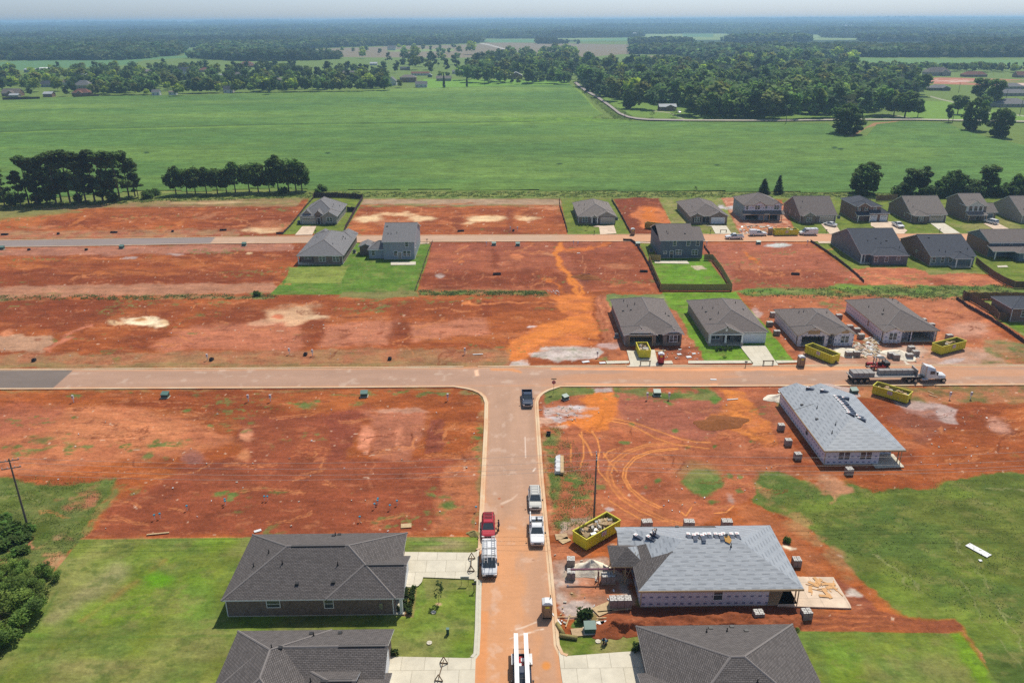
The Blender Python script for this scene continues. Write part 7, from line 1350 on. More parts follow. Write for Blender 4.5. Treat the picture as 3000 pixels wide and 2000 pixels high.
# -- flatbed lorry
x0, y0 = P(2492,1125); x1, y1 = P(2786,1123); LT = x1-x0
root = empty('flatbed_truck', ((x0+x1)/2, y0+1.4,.02),0, 'white-cabbed flatbed lorry parked on the cross street loaded with block stacks', 'lorry')
a = -LT/2
MB().box(a, a+LT-6.6,-1.25,1.25,1.25,1.42).build('trailer_deck', plain('weathered_deck', (.42,.38,.34),.8,.2,0,.2,1), root)
q = MB(); q.box(a+.2, a+LT-6.8,-.5,-.35,.9,1.25); q.box(a+.2, a+LT-6.8,.35,.5,.9,1.25); q.box(a+.4, a+3.8,-1.1,1.1,.75,.95); q.build('chassis', M['black'], root)
hx = a+LT-6.9; MB().box(hx, hx+.12,-1.25,1.25,1.42,2.75).build('headboard', M['steel'], root)
for wx_ in (a+.9, a+2.1, a+3.3, a+LT-8.2, a+LT-6.9, a+LT-1.35):
 for s in (-1,1): wheel(root, wx_, s*1.0,.5,.45, s, 'steel')
c0 = a+LT-5.4; MB().box(a+LT-9, a+LT-.8,-.45,.45,.6,.95).build('chassis', M['black'], root)
MB().loft([[(c0+.5, s, z) for s, z in ((-1.15,.9),(-1.2,1.3),(-1.15,2.7),(-.9,3.05),(.9,3.05),(1.15,2.7),(1.2,1.3),(1.15,.9))],[(c0+2.1, s, z) for s, z in ((-1.15,.9),(-1.2,1.3),(-1.1,2.6),(-.9,2.95),(.9,2.95),(1.1,2.6),(1.2,1.3),(1.15,.9))],[(c0+2.7, s, z) for s, z in ((-1.15,.9),(-1.18,1.3),(-1.1,1.72),(-.9,1.8),(.9,1.8),(1.1,1.72),(1.18,1.3),(1.15,.9))]]).build('cab', M['car_white'], root)
MB().loft([[(c0+2.6, s, z) for s, z in ((-1.0,.8),(-1.0,1.6),(-.7,1.8),(.7,1.8),(1.0,1.6),(1.0,.8))],[(c0+4.4, s, z) for s, z in ((-.95,.75),(-.95,1.35),(-.6,1.5),(.6,1.5),(.95,1.35),(.95,.75))]]).build('hood', M['car_white'], root)
MB().add([(c0+2.13,-.95,2.75),(c0+2.68,-.95,1.86),(c0+2.68,.95,1.86),(c0+2.13,.95,2.75)],[(0,1,2,3)]).add([(c0+2.18,-.9,2.72),(c0+2.73,-.9,1.86),(c0+2.73,.9,1.86),(c0+2.18,.9,2.72)],[(0,1,2,3)]).build('windshield', M['glass'], root)
for s in (-1,1):
 MB().box(c0+1.1, c0+2.0, s*1.19-.02, s*1.19+.02,1.85,2.5).build('side_window', M['glass'], root); MB().cyl((c0-.3, s*.95,.65),(c0+.9, s*.95,.65),.33, n=12).build('fuel_tank', M['chrome'], root)
 MB().box(c0+3.1, c0+4.2, s*.98-.2, s*.98+.2,.95,1.12).build('mudguard', M['car_white'], root); MB().box(c0+2.3, c0+2.5, s*1.45-.08, s*1.45+.08,1.8,2.4).build('mirror', M['black'], root); MB().cyl((c0+.3, s*.95,.9),(c0+.3, s*.95,3.5),.08, n=8).build('exhaust_stack', M['chrome'], root)
MB().loft([[(c0+.5,-.9,3.02),(c0+.5,.9,3.02),(c0+1.9,.9,2.97),(c0+1.9,-.9,2.97)],[(c0+.3,-.8,3.4),(c0+.3,.8,3.4),(c0+.55,.8,3.4),(c0+.55,-.8,3.4)]]).build('wind_deflector', M['car_white'], root); MB().box(c0+4.35, c0+4.5,-1.1,1.1,.45,.75).build('front_bumper', M['chrome'], root); MB().box(c0+4.4, c0+4.46,-.5,.5,.8,1.4).build('grille', M['black'], root)
block = bricky('concrete_block', (.30,.28,.27),(.38,.36,.34),(.2,.19,.18),.4,.2,.02,.2,.9,.2,3.0); M['block'] = block
palletbrick = bricky('strapped_brick', (.30,.25,.22),(.36,.30,.26),(.2,.17,.15),.24,.09,.015,.25,.9,.2,3.0); M['palletbrick'] = palletbrick
M['brick_top'] = bricky('brick_top', (.58,.56,.52),(.66,.64,.60),(.24,.21,.19),.55,.28,.05,.2,.9,.2,4.0); M['brick_top'].name = 'pale_brick_tops'
lx, ly = root.location.x, root.location.y
for k in range(6):
 o = MB().box(-.55,.55,-.5,.5,0,1.0,0).build('block_stack', M['block']); o.location = (lx+a+6.3+k*1.16, ly+.1,1.44); tag(o, 'grey block stack in the long row in the middle of the flatbed', 'block stack', 'block stacks on the flatbed')
for k in range(4):
 o = MB().box(-.5,.5,-1.05,1.05,0,.75,0).build('block_stack', M['block']); o.location = (lx+a+.9+k*1.08, ly, 1.44); tag(o, 'low flat block stack at the rear end of the flatbed', 'block stack', 'low stacks at the flatbed tail')
# -- forklift behind it
fx, fy = P(2572,1078); root = empty('forklift', (fx, fy, .02),0, 'red and black truck-mounted forklift behind the flatbed trailer', 'forklift')
MB().box(-2.0,1.2,-1.1,-.7,.4,.85).box(-2.0,1.2,.7,1.1,.4,.85).box(-.2,1.8,-.7,.7,.45,.8).build('body', M['lamp_red'], root); MB().box(.9,2.0,-.8,.8,.8,1.5).build('counterweight', M['black'], root)
for xx in (-1.7,1.4):
 for s in (-1,1): wheel(root, xx, s*1.15,.42,.35, s, 'steel')
q = MB(); [q.cyl((xx, s, .8),(xx, s, 2.3),.05, n=6) for xx in (-.3,.9) for s in (-.6,.6)]; q.build('roll_cage', M['black'], root); MB().box(-.4,1.0,-.7,.7,2.3,2.38).build('canopy', M['black'], root)
q = MB(); q.box(-1.0,-.8,-.55,-.42,.3,2.5); q.box(-1.0,-.8,.42,.55,.3,2.5); q.box(-1.0,-.85,-.42,.42,1.2,1.3); q.box(-1.0,-.85,-.42,.42,2.3,2.4); q.build('mast', M['steel'], root)
q = MB(); q.box(-2.3,-1.0,-.4,-.25,.25,.32); q.box(-2.3,-1.0,.25,.4,.25,.32); q.build('fork', M['steel'], root); MB().box(-.1,.6,-.35,.35,.8,1.25).build('seat', M['black'], root)
# ================================================================ site furniture
M['skip'] = plain('skip_yellow', (.64,.57,.03),.5,.35,0,.14,.8); M['lining'] = plain('scuffed_lining', (.36,.31,.05),.8,.2,0,.3,1.5); M['rust'] = plain('rusty_inside', (.14,.085,.045),.95,.1,0,.35,1.2)
M['debris'] = plain('debris', (.55,.50,.42),.9,.2,0,.45,3); M['card'] = plain('cardboard', (.45,.32,.19),.9,.2,0,.25,2); M['film'] = plain('plastic_film', (.68,.68,.67),.4,.5,0,.2,3)
def skip(pa, pb, label, w=2.35, h=1.75, load=0, rz=None, Ls=None, group='yellow rubbish skips', faded=False):
 ax, ay = P(*pa); bx, by = P(*pb); L0 = Ls or math.hypot(bx-ax, by-ay); an = math.atan2(by-ay, bx-ax) if rz is None else rz
 cx, cy = ((ax+bx)/2,(ay+by)/2) if Ls is None else (ax, ay)
 cx -= math.sin(an)*w/2; cy += math.cos(an)*w/2
 root = empty('rubbish_skip', (cx, cy, .02), an, label, 'skip', group); m = MB(); t = .08; l = L0/2; W = w/2; z0 = .18
 m.box(-l, l, -W, -W+t, z0, h); m.box(-l, l, W-t, W, z0, h); m.box(-l, -l+t, -W+t, W-t, z0, h); m.box(l-t, l, -W+t, W-t, z0, h); m.box(-l+t, l-t, -W+t, W-t, z0, z0+.06)
 m.build('hull', M['skip_faded' if faded else 'skip'], root); r = MB()
 for k in range(int(L0/.62)+1):
  u = -l+.12+k*(L0-.24)/int(L0/.62); r.box(u-.05, u+.05,-W-.07,-W-.002, z0, h-.08); r.box(u-.05, u+.05, W+.002, W+.07, z0, h-.08)
 r.box(-l-.08, l+.08,-W-.1,-W+.02, h-.08, h+.04); r.box(-l-.08, l+.08, W-.02, W+.1, h-.08, h+.04); r.box(-l-.08,-l+.04,-W+.02, W-.02, h-.08, h+.04); r.box(l-.04, l+.08,-W+.02, W-.02, h-.08, h+.04)
 r.build('ribs', M['skip_faded' if faded else 'skip'], root); MB().box(-l+t, l-t, -W+t, W-t, z0+.062, z0+.12).build('floor', M['rust'], root)
 i = MB(); i.box(-l+t, l-t, -W+t, -W+t+.012, z0+.12, h-.1); i.box(-l+t, l-t, W-t-.012, W-t, z0+.12, h-.1); i.box(-l+t, -l+t+.012,-W+t+.02, W-t-.02, z0+.12, h-.1); i.box(l-t-.012, l-t, -W+t+.02, W-t-.02, z0+.12, h-.1); i.build('lining', M['skip_faded' if faded or not load else 'lining'], root)
 MB().box(-.45,.45,-W-.09,-W-.075, h*.5, h*.88).build('sign_plate', M['siding_white'], root)
 q = MB()
 for k in range(4): q.box(-.33,.33-.1*(k % 2),-W-.098,-W-.091, h*.56+k*.13, h*.56+k*.13+.05)
 q.build('sign_marks', M['lamp_red'], root)
 MB().box(l+.0, l+.18,-.2,.2,.3,.6).build('lifting_hook', M['black'], root)
 for s in (-1,1): MB().cyl((l*.85, s*W*.7-.1,.14),(l*.85, s*W*.7+.1,.14),.14, n=8).build('roller', M['black'], root); MB().cyl((-l*.85, s*W*.7-.1,.14),(-l*.85, s*W*.7+.1,.14),.14, n=8).build('roller', M['black'], root)
 if load:
  for mat, n in (('film', load//3+1),('card', load),('wood', load),('debris', load//2),('ply', load)):
   q = MB()
   for k in range(n):
    T = Matrix.Translation((random.uniform(-l+.6, l-.6), random.uniform(-W+.4, W-.4), random.uniform(.6, h-.15))) @ Matrix.Rotation(random.uniform(0,3.1),4, 'Z') @ Matrix.Rotation(random.uniform(-.7,.7),4, 'X')
    a_, b_ = random.uniform(.2,.6), random.uniform(.08,.35); q.box(-a_, a_, -b_, b_, -.06,.06 if mat != 'debris' else .2,0, T)
   q.build('rubbish', M[mat], root)['kind'] = 'stuff'
 return root
M['skip_faded'] = plain('skip_faded', (.42,.27,.04),.7,.3,0,.2)
skip((1717,1614),(1816,1556), 'large yellow skip full of packing waste beside the tall pole', load=22, h=1.9, w=2.6)
skip((2553,1154),(2656,1184), 'long yellow skip with white sacks directly below the flatbed lorry', load=12, h=1.8)
skip((2356,1035),(2436,1068), 'long yellow skip nearly empty in front of the half-built garage', load=3, h=1.9)
skip((2755,1041),(2826,1023), 'yellow skip open to us at the right, below three white pallets', load=3, h=2.0)
skip((1875,1044),(1880,1044), 'short yellow skip end-on on the brown house drive, filled with white bags', rz=math.pi/2, Ls=4.6, load=10, h=1.8)
_o = [o for o in C.objects if o.name.startswith('rubbish_skip') and 'short yellow' in o.get('label', '')][0]; _x, _y = P(1889,1051); _o.location = (_x, _y+2.4,.1)
skip((2270,691),(2338,690), 'yellow skip on the far street beside the white work van', w=2.3, h=1.9, load=4)
skip((1888,669),(1942,676), 'faded ochre skip half hidden by the slate grey house', w=2.2, h=1.9, faded=True)
def toilet(px, py, col, label):
 x, y = P(px, py); root = empty('portable_toilet', (x, y+.55,.02), random.uniform(-.1,.1), label, 'portable toilet', 'portable toilets')
 MB().box(-.58,.58,-.58,.58,.0,.15).build('base', M['black'], root); MB().box(-.54,.54,-.54,.54,.15,2.05).build('cabin', M[col], root)
 [MB().box(sx*.56-.05, sx*.56+.05, sy*.56-.05, sy*.56+.05,.15,2.05).build('corner_post', M[col], root) for sx in (-1,1) for sy in (-1,1)]
 MB().loft([[(-.62,-.62,2.05),(.62,-.62,2.05),(.62,.62,2.05),(-.62,.62,2.05)],[(-.6,-.6,2.15),(.6,-.6,2.15),(.6,.6,2.15),(-.6,.6,2.15)],[(-.25,-.5,2.34),(.25,-.5,2.34),(.25,.5,2.34),(-.25,.5,2.34)]]).build('roof', M['film'], root)
 d = MB().box(-.38,.38,-.58,-.545,.2,1.95).build('door', M[col], root); MB().box(.24,.30,-.62,-.58,1.0,1.12).build('handle', M['black'], d); MB().cyl((.42,.42,2.0),(.42,.42,2.75),.05, n=7).build('vent_pipe', M['black'], root)
 MB().box(-.25,.25,-.592,-.582,1.55,1.85).build('sticker', M['skip'], root)
paint('cabin_brown', (.30,.19,.11),.6); paint('cabin_red', (.45,.02,.03),.5)
toilet(1603,1812, 'cabin_brown', 'brown portable toilet on the kerb of the near street'); toilet(1937,1066, 'cabin_red', 'red portable toilet with white roof beside the short skip'); toilet(2348,1075, 'cabin_brown', 'brown portable toilet left of the long empty skip'); toilet(2257,688, 'cabin_brown', 'brown portable toilet on the far street between truck and skip'); toilet(1854,690, 'cabin_brown', 'brown portable toilet at the end of the silt fence on the far street')
def pallet(px, py, label, group, n=2, h=1.0, rz=None, mat='palletbrick', w=1.1):
 x, y = P(px, py); rz = random.uniform(-.12,.12) if rz is None else rz; root = empty('brick_pallet', (x, y+.5,.01), rz, label, 'brick pallet', group)
 b, t = MB(), MB(); u = w/n
 for k in range(n): b.box(-w/2+k*u+.02,-w/2+(k+1)*u-.02,-.5,.5,.12, h+random.uniform(-.04,.04)); t.box(-w/2+k*u+.03,-w/2+(k+1)*u-.03,-.48,.48, h+.045, h+.075)
 b.build('bricks', M[mat], root); t.build('top_layer', M['brick_top'], root); q = MB(); [q.box(-w/2, w/2, yy-.06, yy+.06,0,.12) for yy in (-.4,0,.4)]; q.build('pallet_boards', M['wood'], root)
for i, (px, py) in enumerate(((2290,1262),(2311,1307),(2339,1348))): pallet(px, py, ('uppermost', 'middle', 'lowest')[i]+' of three brick pallets left of the upper wrapped house', 'pallets left of the upper wrapped house')
pallet(2490,1393, 'single brick pallet below the upper wrapped house', None); pallet(2336,1662, 'brick pallet right of the lower grey roof, on bare soil', None); pallet(2224,1820, 'brick pallet by the wall of the lower wrapped house, left of two', None, w=1.2); pallet(2365,1817, 'brick pallet below the plank-strewn slab, right of two', None, w=1.2)
pallet(1674,1698, 'nearer of two brick pallets left of the pale sand heap', None); pallet(1673,1661, 'farther of two brick pallets left of the pale sand heap', None, n=1)
pallet(1783,1713, 'wide double brick pallet under the scaffold beam', None, w=1.8, n=3, h=1.2); pallet(1818,1783, 'long row of three brick packs near the kerb weeds', None, w=2.7, n=3, h=1.2)
for i, (px, py) in enumerate(((1896,1549),(2020,1549),(2131,1548))): pallet(px, py, ('left', 'middle', 'right')[i]+' white-topped pallet just behind the lower grey roof', 'pallets behind the lower grey roof', w=1.5)
for i, (px, py, lab) in enumerate(((2266,929, 'highest brick pallet left of the half-built pair'),(2256,957, 'second brick pallet left of the half-built pair'),(2277,983, 'lowest brick pallet beside the green lawn edge'),(2459,935, 'brick pallet peeking behind the left half-built house'),(2491,967, 'brick pallet between the two half-built houses, upper'),(2512,976, 'brick pallet between the two half-built houses, middle'),(2524,993, 'brick pallet between the two half-built houses, lowest'),(2488,1046, 'left of two block pallets beside the mortar area'),(2511,1045, 'right of two block pallets beside the mortar area'),(2613,1049, 'left pallet of the pair before the round sand heap'),(2627,1054, 'right pallet of the pair before the round sand heap'),(2666,1052, 'nearest dark brick pallet right of the round sand heap'),(2671,1030, 'far brick pallet right of the round sand heap'),(2684,1043, 'rightmost brick pallet by the round sand heap'),(2783,995, 'brick pallet behind the open skip at right'),(2706,948, 'pallet behind the right half-built house, upper'),(2730,962, 'pallet behind the right half-built house, lower'))):
 pallet(px, py, lab, None, w=1.4)
def heap(px, py, r, h, mat, label, squash=.75, name='sand_pile', cat='sand heap', seed=1):
 x, y = P(px, py); n, k = 40,12; V_, F_ = [(0,0, h)],[]
 for j in range(1, k+1):
  f = j/k
  for i in range(n):
   a = 2*math.pi*i/n; rr = r*f*(1+.18*math.sin(2*a+seed)+.1*math.sin(5*a+seed*2)+random.uniform(-.03,.03)); z = h*(1-f)**1.15*(1+.10*math.sin(3*a+f*7+seed))+random.uniform(-.04,.04)*h*(f < 1)
   V_.append((rr*math.cos(a), rr*math.sin(a)*squash, z if j < k else -.03))
 F_ = [(0,1+i, 1+(i+1) % n) for i in range(n)]+[(1+(j-1)*n+i, 1+j*n+i, 1+j*n+(i+1) % n, 1+(j-1)*n+(i+1) % n) for j in range(1, k) for i in range(n)]
 o = MB().add(V_, F_).build(name, M[mat], None, True); o.location = (x, y, .02); return tag(o, label, cat)
M['sand'] = plain('mason_sand', (.78,.70,.56),.95,.1,0,.22,1.6, bump=.6); M['gravel'] = plain('gravel', (.45,.34,.30),.95,.1,0,.3,4, bump=.8); M['soil'] = plain('loose_soil', (.26,.075,.03),.95,.1,0,.3,2, bump=.8); M['soil_dark'] = plain('dark_soil', (.23,.085,.03),.95,.1,0,.3,2, bump=.8)
heap(1729,1668,2.4,1.6, 'sand', 'large pale sand heap left of the lower grey roof'); heap(2284,1168,2.6,1.1, 'sand', 'pale sand heap at the corner of the upper wrapped house', seed=2); heap(2448,1144,4.0,.7, 'gravel', 'low pinkish gravel heap behind the upper wrapped house', name='gravel_pile', cat='gravel heap', seed=3)
heap(2634,1040,3.6,1.1, 'sand', 'round sand heap between brick pallets in front of the right shell', seed=4); heap(2480,1032,3.2,.9, 'sand', 'sand heap beside the long empty skip', seed=5); heap(2111,1238,5.0,.55, 'soil_dark', 'low dark mound of excavated soil in the middle right lot', name='soil_mound', cat='soil mound', squash=.5, seed=6)
heap(1790,1845,2.2,.8, 'soil', 'clod heap beside the transformer and the last lawn', name='soil_mound', cat='soil mound', seed=7); heap(1840,1830,3.0,.7, 'soil', 'spoil heap at the trench end below the brick packs', name='soil_mound', cat='soil mound', seed=8); heap(1717,812,3.5,.9, 'soil_dark', 'small dark mound by the drain inlet', name='soil_mound', cat='soil mound', seed=9)
for k in range(9): heap(1900+k*48+random.uniform(-8,8),1826+random.uniform(-5,4)-k*1.2, random.uniform(1.2,2.2), random.uniform(.35,.7), 'soil', 'trench spoil ridge lump below the lower wrapped house', name='soil_mound', cat='soil mound', seed=k)['group'] = 'trench spoil lumps'
# -- utility boxes
M['box_green'] = plain('utility_green', (.035,.095,.075),.5,.4,0,.1); M['pvc'] = plain('pvc_white', (.72,.70,.72),.5,.4,0,.05)
def trafo(px, py, label, s=1.0, tilt=0, lid=None):
 x, y = P(px, py); root = empty('transformer_box', (x, y+.5*s, .01), random.uniform(-.1,.1), label, 'utility box', 'green utility boxes')
 MB().box(-.75*s, .75*s, -.65*s, .65*s, 0,.1).build('pad', M['concrete'], root); MB().loft([[(-.65*s, -.5*s, .1),(.65*s, -.5*s, .1),(.65*s, .5*s, .1),(-.65*s, .5*s, .1)],[(-.65*s, -.5*s, .7*s),(.65*s, -.5*s, .7*s),(.65*s, .5*s, 1.0*s),(-.65*s, .5*s, 1.0*s)]]).build('cabinet', M['box_green'], root)
 l = MB().add([(-.7*s, -.55*s, .72*s),(.7*s, -.55*s, .72*s),(.7*s, .55*s, 1.05*s),(-.7*s, .55*s, 1.05*s)],[(0,1,2,3)]); l.slab([(-.7*s, -.56*s, .78*s),(.7*s, -.56*s, .78*s),(.7*s, .56*s, 1.1*s),(-.7*s, .56*s, 1.1*s)],.05,0,0).build('lid', M['box_lid'], root)
 if tilt: root.rotation_euler = (0,0, tilt)
M['box_lid'] = plain('sunlit_green_lid', (.10,.19,.16),.45,.4,0,.1)  # paler copy of the cabinet green, sunlight painted into the lid colour
for px, py, lab in ((482,1167, 'green utility box south of the cross street, far left lot'),(1066,1164, 'green utility box south of the cross street, left centre lot'),(1926,1161, 'green utility box between two white stub pipes, right of the stop sign'),(2504,1155, 'green utility box behind the upper wrapped house'),(1729,1857, 'green utility box among weeds near the bottom right lawn'),(355,729, 'green utility box under the far street, second from left'),(714,721, 'green utility box under the far street with orange plank'),(4,732, 'green utility box at the left frame edge'),(1447,720, 'wider dark box under the far street beyond the pale house lawn'),(1517,721, 'small white-topped box under the far street'),(1869,720, 'box at the head of the silt fence beside the slate house'),(2223,716, 'green utility box under the far street near grey gravel')): trafo(px, py, lab)
trafo(1657,1172, 'tipped green cabinet lying near the stop sign', .85,.6)
def stub(px, py, label):
 x, y = P(px, py); root = empty('service_stub', (x, y, 0),0, label, 'service post', 'white service stubs along the lots'); MB().cyl((0,0,0),(0,0,.9),.06, n=7).build('pipe', M['pvc'], root); MB().box(-.18,.18,-.1,.1,.75,1.45).build('cap_box', M['pvc'], root); MB().box(-.19,.19,-.115,-.105,1.0,1.2).build('band', M['steel'], root)
for i, (px, py) in enumerate(((216,1178),(728,1176),(793,1176),(1312,1173),(1896,1170),(1960,1170),(2782,1168),(2843,1168),(608,1055),(848,1038),(916,1042),(1362,1037),(1750,1047),(1425,720),(1495,676),(1516,676),(1680,718),(2365,716),(2070,720),(1693,719))):
 w_ = 'left' if px < 1400 else 'right'; stub(px, py, 'white service stub on the %s side, along the %s kerb' % (w_, 'far street' if py < 800 else 'north' if py < 1100 else 'south'))
M['inlet'] = plain('inlet_dark', (.035,.03,.035),.8,.2,0,.2)
def inlet(px, py, label, w=.7, h=.55):
 x, y = P(px, py); root = empty('drain_inlet', (x, y, 0), random.uniform(-.2,.2), label, 'drain box', 'dark drain boxes on the lots'); q = MB(); q.box(-w, w, -.4,-.3,0, h); q.box(-w, w, .3,.4,0, h); q.box(-w, -w+.1,-.3,.3,0, h); q.box(w-.1, w, -.3,.3,0, h); q.build('frame', M['inlet'], root); MB().box(-w+.1, w-.1,-.3,.3,0,.05).build('grate', M['black'], root)
for px, py in ((100,1057),(620,1055),(895,1040),(1142,1053),(171,686),(506,679),(85,733),(253,733),(1607,1273),(1504,677)): inlet(px, py, 'small dark meter box standing on bare soil beside a street', .35,.5)
for px, py in ((334,682),(654,675),(1350,678),(1456,804),(1886,796),(2330,804),(1718,808),(14,688)): inlet(px, py, 'long low dark drain box on bare red soil', 1.1,.45)
# -- silt fences and timber fences
M['silt'] = plain('silt_cloth', (.06,.04,.04),.8,.2,0,.3)
M['fence_dark'] = bricky('fence_dark', (.16,.10,.055),(.21,.14,.075),(.05,.03,.02),.14,30,.015,.25,.9,.2,1.5); M['fence_yel'] = bricky('fence_yel', (.36,.27,.09),(.42,.32,.12),(.14,.1,.04),.14,30,.015,.2,.9,.2,1.5); M['fence_brown'] = bricky('fence_brown', (.25,.15,.08),(.30,.19,.10),(.08,.05,.03),.14,30,.015,.25,.9,.2,1.5)
def fence(pts, label, kind='silt', h=None, group=None, mat=None, scallop=False):
 q = [P(*p) for p in pts]; h = h or (.75 if kind == 'silt' else 1.85); root = empty('silt_fence' if kind == 'silt' else 'wooden_fence', (q[0][0], q[0][1],0),0, label, 'fence', group); ox, oy = q[0]; cl, po = MB(), MB()
 step = 2.4
 for (ax, ay),(bx, by) in zip(q, q[1:]):
  l = math.hypot(bx-ax, by-ay); n = max(1, int(round(l/step)))
  for k in range(n):
   f0, f1 = k/n, (k+1)/n; x0, y0, x1, y1 = ax+(bx-ax)*f0-ox, ay+(by-ay)*f0-oy, ax+(bx-ax)*f1-ox, ay+(by-ay)*f1-oy
   if kind == 'silt':
    m_ = ((x0+x1)/2+random.uniform(-.15,.15),(y0+y1)/2+random.uniform(-.15,.15)); hh = h*random.uniform(.75,1.05); t = .04
    for (sx, sy, ex, ey) in ((x0, y0, *m_),(*m_, x1, y1)):
     dx, dy = ex-sx, ey-sy; d = math.hypot(dx, dy) or 1; nx, ny = -dy/d*t, dx/d*t
     cl.add([(sx-nx, sy-ny, 0),(ex-nx, ey-ny, 0),(ex+nx, ey+ny, 0),(sx+nx, sy+ny, 0),(sx-nx, sy-ny, hh),(ex-nx, ey-ny, h*.85),(ex+nx, ey+ny, h*.85),(sx+nx, sy+ny, hh)],[(0,3,2,1),(4,5,6,7),(0,1,5,4),(1,2,6,5),(2,3,7,6),(3,0,4,7)])
    MB().cyl((x0, y0,0),(x0+random.uniform(-.08,.08), y0, h+.15),.035, n=5).build('stake', M['bark'], root)
   else:
    an = math.atan2(y1-y0, x1-x0); d = math.hypot(x1-x0, y1-y0); T = Matrix.Translation((x0, y0,0)) @ Matrix.Rotation(an, 4, 'Z')
    if scallop:
     for s in range(6): zt = h-.22*math.sin(math.pi*(s+.5)/6)+.1; cl.box(d*s/6, d*(s+1)/6,-.02,.02,.05, zt, 0, T)
    else: cl.box(0, d, -.02,.02,.05, h, 0, T)
    MB().box(-.06,.06,.03,.14,0, h-.1,0, T).build('post', M['wood'], root); po.box(0, d, .022,.07, h*.75, h*.75+.09,0, T); po.box(0, d, .022,.07, h*.25, h*.25+.09,0, T)
 cl.build('cloth' if kind == 'silt' else 'boards', M['silt' if kind == 'silt' else (mat or 'fence_brown')], root); kind != 'silt' and po.build('rails', M['wood'], root)
SF = 'black silt fences around the lots'
K5 = lambda *p: K(800,540,4.612, *p)
fence(K5((45,675),(130,672),(260,540),(410,345),(540,190)), 'black silt fence left of the pale beige house', group=SF); fence(K5((540,200),(560,180),(880,178),(1210,200)), 'tall dark silt fence behind the pale beige house', group=SF, h=2.3); fence(K5((1215,195),(1110,370),(965,640)), 'dark silt fence right of the pale beige house', group=SF, h=1.6); fence(K5((1000,370),(1110,372)), 'short dark fence return beside the pale beige house', group=SF, h=2.0)
K6 = lambda *p: K(1600,540,4.612, *p)
fence(K6((178,200),(185,300),(230,440),(270,570),(290,650)), 'silt fence left of the double-gabled brick house', group=SF, h=.8); fence(K6((885,215),(1000,400),(1140,665)), 'black silt fence right of the double-gabled brick house', group=SF, h=.9)
fence(K6((1040,765),(1150,768),(1220,820),(1300,940),(1400,1130),(1520,1400)), 'long black silt fence running down beside the slate house yard', group=SF, h=.9); fence(K(800,540,4.612,(2155,775),(2100,900),(2020,1150),(1920,1440)), 'low silt fence on the right edge of the pair lawn', group=SF, h=.45)
fence(K(2000,450,3.92,(245,1070),(310,1160)), 'short silt fence beside the slate house', group=SF); fence(K(2000,450,3.92,(1468,1010),(1600,1100),(1750,1200),(1880,1300),(2000,1400),(2080,1480)), 'black silt fence left of the mauve-sided house', group=SF, h=.8)
fence(K(2500,840,4.612,(1390,165),(1560,290),(1800,420),(1980,530),(2140,640),(2306,760)), 'black silt fence along the brown timber fence at right', group=SF, h=.9)
WF = 'timber fences around yards'
fence([(1934,765),(1900,764),(1914,800),(1936,851),(2040,852),(2144,852),(2115,800),(2087,763),(2062,762)], 'yellow board fence enclosing the slate house yard', 'wood', 1.9, WF, 'fence_yel')
fence(K(2500,840,4.612,(1470,135),(1650,230),(1880,370),(1960,455),(2110,455)), 'brown timber fence descending left of the brick house at right', 'wood', 1.9, WF, 'fence_dark', True); fence(K(2500,840,4.612,(1480,170),(1900,168),(2600,170)), 'brown scalloped timber fence behind the right brick house', 'wood', 1.9, WF, 'fence_brown', True)
fence(K(2500,450,3.92,(1400,1260),(1480,1330),(1600,1420),(1720,1490),(1850,1545),(1960,1545),(2300,1560)), 'dark brown timber fence beside the poolside yard', 'wood', 1.9, WF, 'fence_dark'); fence(K(2500,450,3.92,(260,545),(400,540),(500,530)), 'brown timber fence behind the double-garage brick house', 'wood', 2.2, WF, 'fence_brown'); fence([(2505,228),(2560,229),(2635,230)], 'dark fence beneath the far right row', 'wood', 2.5, WF, 'fence_dark')
fence([(215,286),(250,284),(290,282)], 'grey garden fence by the red-roofed village house', 'wood', 2.0, WF, 'fence_dark'); fence([(8,293),(60,292),(118,291)], 'dark garden fence at the far left field edge', 'wood', 2.2, WF, 'silt')
# -- poles and wires
def pole(px, py, h, label, arms=1, lean=0.0, rz=0.0, r=.16, cap=False):
 x, y = P(px, py); root = empty('utility_pole', (x, y, 0), rz, label, 'utility pole', 'wooden utility poles'); MB().cyl((0,0,-.2),(lean, 0, h), r, r*.62, n=9).build('mast', M['pole'], root); q, ins = MB(), MB()
 for k in range(arms):
  z = h-.35-k*1.15; q.box(lean-1.2, lean+1.2,-.07,.07, z-.06, z+.06)
  for u in (-1.1,-.45,.45,1.1): ins.cyl((lean+u, 0, z+.06),(lean+u, 0, z+.28),.05, n=6)
 q.build('crossarm', M['pole'], root); ins.build('insulators', M['pvc'], root)
 if cap: MB().cyl((.32,0, h-1.7),(.32,0, h-.8),.2, n=10).build('transformer_can', M['steel'], root)
 return x, y
M['pole'] = plain('weathered_pole', (.16,.13,.105),.95,.1,0,.2,2)
pole(80,1537,10.9, 'weathered pole with diagonal crossarms at the lower left', 2, rz=.35); pole(1740,1523,10.8, 'tall plain pole behind the waste-filled skip', 1, rz=1.5)
for i, (px, py, hh) in enumerate(((1749,304,8.5),(1707,276,8.5),(1686,254,8),(1830,348,8.5),(2302,365,11),(1420,250,9),(2987,338,12),(2945,300,10),(2808,272,9),(1545,172,12),(1524,165,12),(1284,197,9),(2790,360,6))): pole(px, py, hh, 'distant utility pole beside '+('the farm road' if px < 2400 and px > 1660 else 'the village lawns' if px < 1700 else 'the far right lane'),1, r=.22)
